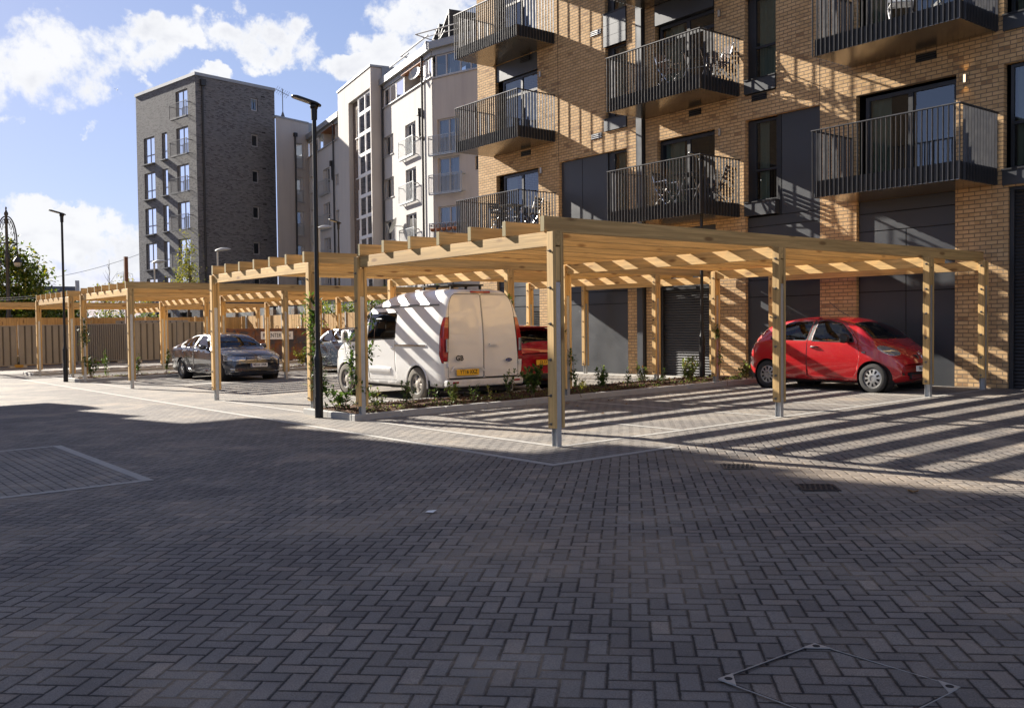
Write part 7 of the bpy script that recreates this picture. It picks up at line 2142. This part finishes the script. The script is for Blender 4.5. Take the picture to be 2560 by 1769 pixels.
# ------------------------------------------------------------------ trees
def tree(name, label, az, dist, z0, crown, trunk_r, mat, nclump, nleaf, ls, seed=0, group='trees beyond the fence', cat='tree'):
    """crown: list of (across, along, height, rx, rz) lumps, in metres about the trunk"""
    r = random.Random(seed); x, y = polar(az, dist)
    t = thing(name, label, cat, (x, y, z0), R(az - 90 + 90), group)
    mt, ml = MB(), MB(); tops = []
    hmax = max(c[2] for c in crown)
    mt.tube([(0, 0, 0), (r.gauss(0, .1), r.gauss(0, .1), hmax * .35), (r.gauss(0, .15), r.gauss(0, .15), hmax * .7)], [trunk_r, trunk_r * .7, trunk_r * .4], 8)
    nclump = int(nclump * 1.25); ls *= 1.28
    tot = sum(c[3] ** 2 * c[4] for c in crown)
    for cx, cy, cz, rx, rz in crown:
        mt.tube([(0, 0, hmax * r.uniform(.25, .5)), (cx * .5, cy * .5, cz * .7), (cx, cy, cz)], [trunk_r * .45, trunk_r * .3, trunk_r * .12], 6)
        n = max(4, int(nclump * rx ** 2 * rz / tot))
        for i in range(n):
            d = rdir(r); k = r.uniform(.35, 1.0) ** .5 * (1 + .10 * math.sin(5 * d.x + 3 * d.z) + r.gauss(0, .07))
            c = Vector((cx + d.x * rx * k, cy + d.y * rx * k, cz + d.z * rz * k))
            if r.random() < .22: mt.tube([(cx, cy, cz), tuple(Vector((cx, cy, cz)).lerp(c, .95))], [trunk_r * .1, trunk_r * .04], 4)
            cr_ = ls * r.uniform(1.0, 2.0)
            for j in range(nleaf):
                o = Vector((r.gauss(0, 1), r.gauss(0, 1), r.gauss(0, .7))) * cr_
                leaf(ml, c + o, rdir(r, -.3), Vector((0, 0, 1)), ls * r.uniform(.6, 1.3), ls * r.uniform(.5, .9))
    mt.build('trunk', M['bark'], t, world=False, smooth=60); ml.build('crown', M[mat], t, world=False, recalc=False)
tree('sycamore_tree', 'large dark green leafy tree behind the ornate lamp at the left edge', 80.9, 62, -.4, [(0, 0, 4.6, 3.0, 3.0), (-1.2, .5, 6.2, 1.9, 1.6), (1.3, 0, 4.2, 1.8, 2.0), (2.2, .4, 2.8, 1.1, 1.0), (-2.6, 0, 4.2, 2.2, 2.3), (.7, -.5, 2.6, 2.6, 1.3)], .24, 'leaf_tree', 430, 22, .21, 3)
tree('sycamore_tree', 'low green tree in front of the slate roofed house', 78.2, 64, -.4, [(0, 0, 2.8, 1.5, 1.1), (.9, 0, 3.2, .8, .5)], .12, 'leaf_tree', 90, 22, .18, 4)
tree('columnar_tree', 'slim upright yellowing tree against the corner of the dark tower', 71.0, 66, -.4, [(0, 0, 6.6, .42, 1.1), (-.1, 0, 5.4, .55, .9), (0, 0, 4.2, .5, .8), (.1, 0, 7.7, .16, .5)], .09, 'leaf_yel', 62, 22, .12, 5)
tree('shrub', 'yellow green bush at the foot of the dark tower', 74.6, 63, -.4, [(0, 0, 4.0, 1.1, .7), (-1.1, 0, 3.9, .8, .6), (1.2, 0, 4.1, .8, .6), (.2, 0, 4.7, .4, .4)], .08, 'leaf_yel', 60, 14, .14, 6)
tree('shrub', 'pale bush beside the slim upright tree', 71.75, 64, -.4, [(0, 0, 4.2, .5, 1.0)], .06, 'leaf_yel', 18, 14, .12, 16)
tree('shrub', 'dark green bush rising over the fence behind the hoardings', 74.2, 57, -.4, [(0, 0, 2.2, 1.5, .9), (1.4, 0, 2.0, 1.2, .7), (-1.5, 0, 2.3, .9, .9)], .08, 'leaf_hedge', 70, 18, .14, 7)
for i, (az, dist, h, w, lab) in enumerate([(64.0, 49, 3.2, .8, 'hedge bush showing between the lamp post and the pale flats'), (62.3, 47, 2.9, .9, 'hedge bush behind the second front post'), (60.6, 46, 3.2, 1.2, 'bright hedge bush left of the van roof'), (59.0, 45, 3.3, 1.2, 'bright hedge bush above the middle of the van roof'),
                                          (57.4, 44, 3.3, 1.2, 'hedge bush above the rear of the van roof'), (55.9, 44, 3.2, 1.0, 'hedge bush at the corner of the brick flats')]):
    tree('hedge_bush', lab, az, dist, -.3, [(0, 0, h - .45, w, .75), (w * .6, 0, h - .7, w * .7, .6), (0, 0, h - 1.5, w, .9)], .06, 'leaf_hedge', 46, 16, .13, 20 + i, 'hedge bushes behind the timber fence', 'bush')
def sapling(label, az, dist, h, seed):
    r = random.Random(seed); x, y = polar(az, dist)
    t = thing('bare_sapling', label, 'sapling', (x, y, -.4), 0, 'bare saplings beyond the fence')
    m = MB(); m.tube([(0, 0, 0), (.05, 0, h * .5), (.02, .03, h)], [.05, .03, .008], 5); m.build('trunk', M['bark'], t, world=False)
    m = MB()
    for i in range(22):
        z = h * r.uniform(.35, .92); a = r.uniform(0, 6.28); l = (h - z) * r.uniform(.25, .5) + .15
        p = Vector((.03, .01, z)); q = p + Vector((math.cos(a) * l * .6, math.sin(a) * l * .6, l * .9)); m.tube([tuple(p), tuple(p.lerp(q, .5) + Vector((r.gauss(0, .05), r.gauss(0, .05), 0))), tuple(q)], [.012, .009, .004], 4)
    m.build('twigs', M['bark'], t, world=False)
sapling('taller bare sapling left of the pylon on the skyline', 75.25, 62, 6.1, 1)
sapling('shorter bare sapling before the curved warehouse roof', 75.5, 58, 4.0, 2)
x, y = polar(74.6, 105)
t = thing('bird', 'tiny dark bird flying below the big cloud left of the tower', 'bird', (x, y, 26.0)); m = MB()
m.lathe([(.001, -.14), (.04, -.05), (.045, .03), (.02, .12), (.001, .16)], Matrix.Rotation(R(80), 4, 'Y'), 8); m.poly([(-.03, 0, .02), (.04, 0, .02), (-.03, .28, .12), (-.08, .25, .11)]); m.poly([(-.03, 0, .02), (-.08, -.25, .11), (-.03, -.28, .12), (.04, 0, .02)]); m.build('body', M['plastic'], t, world=False)
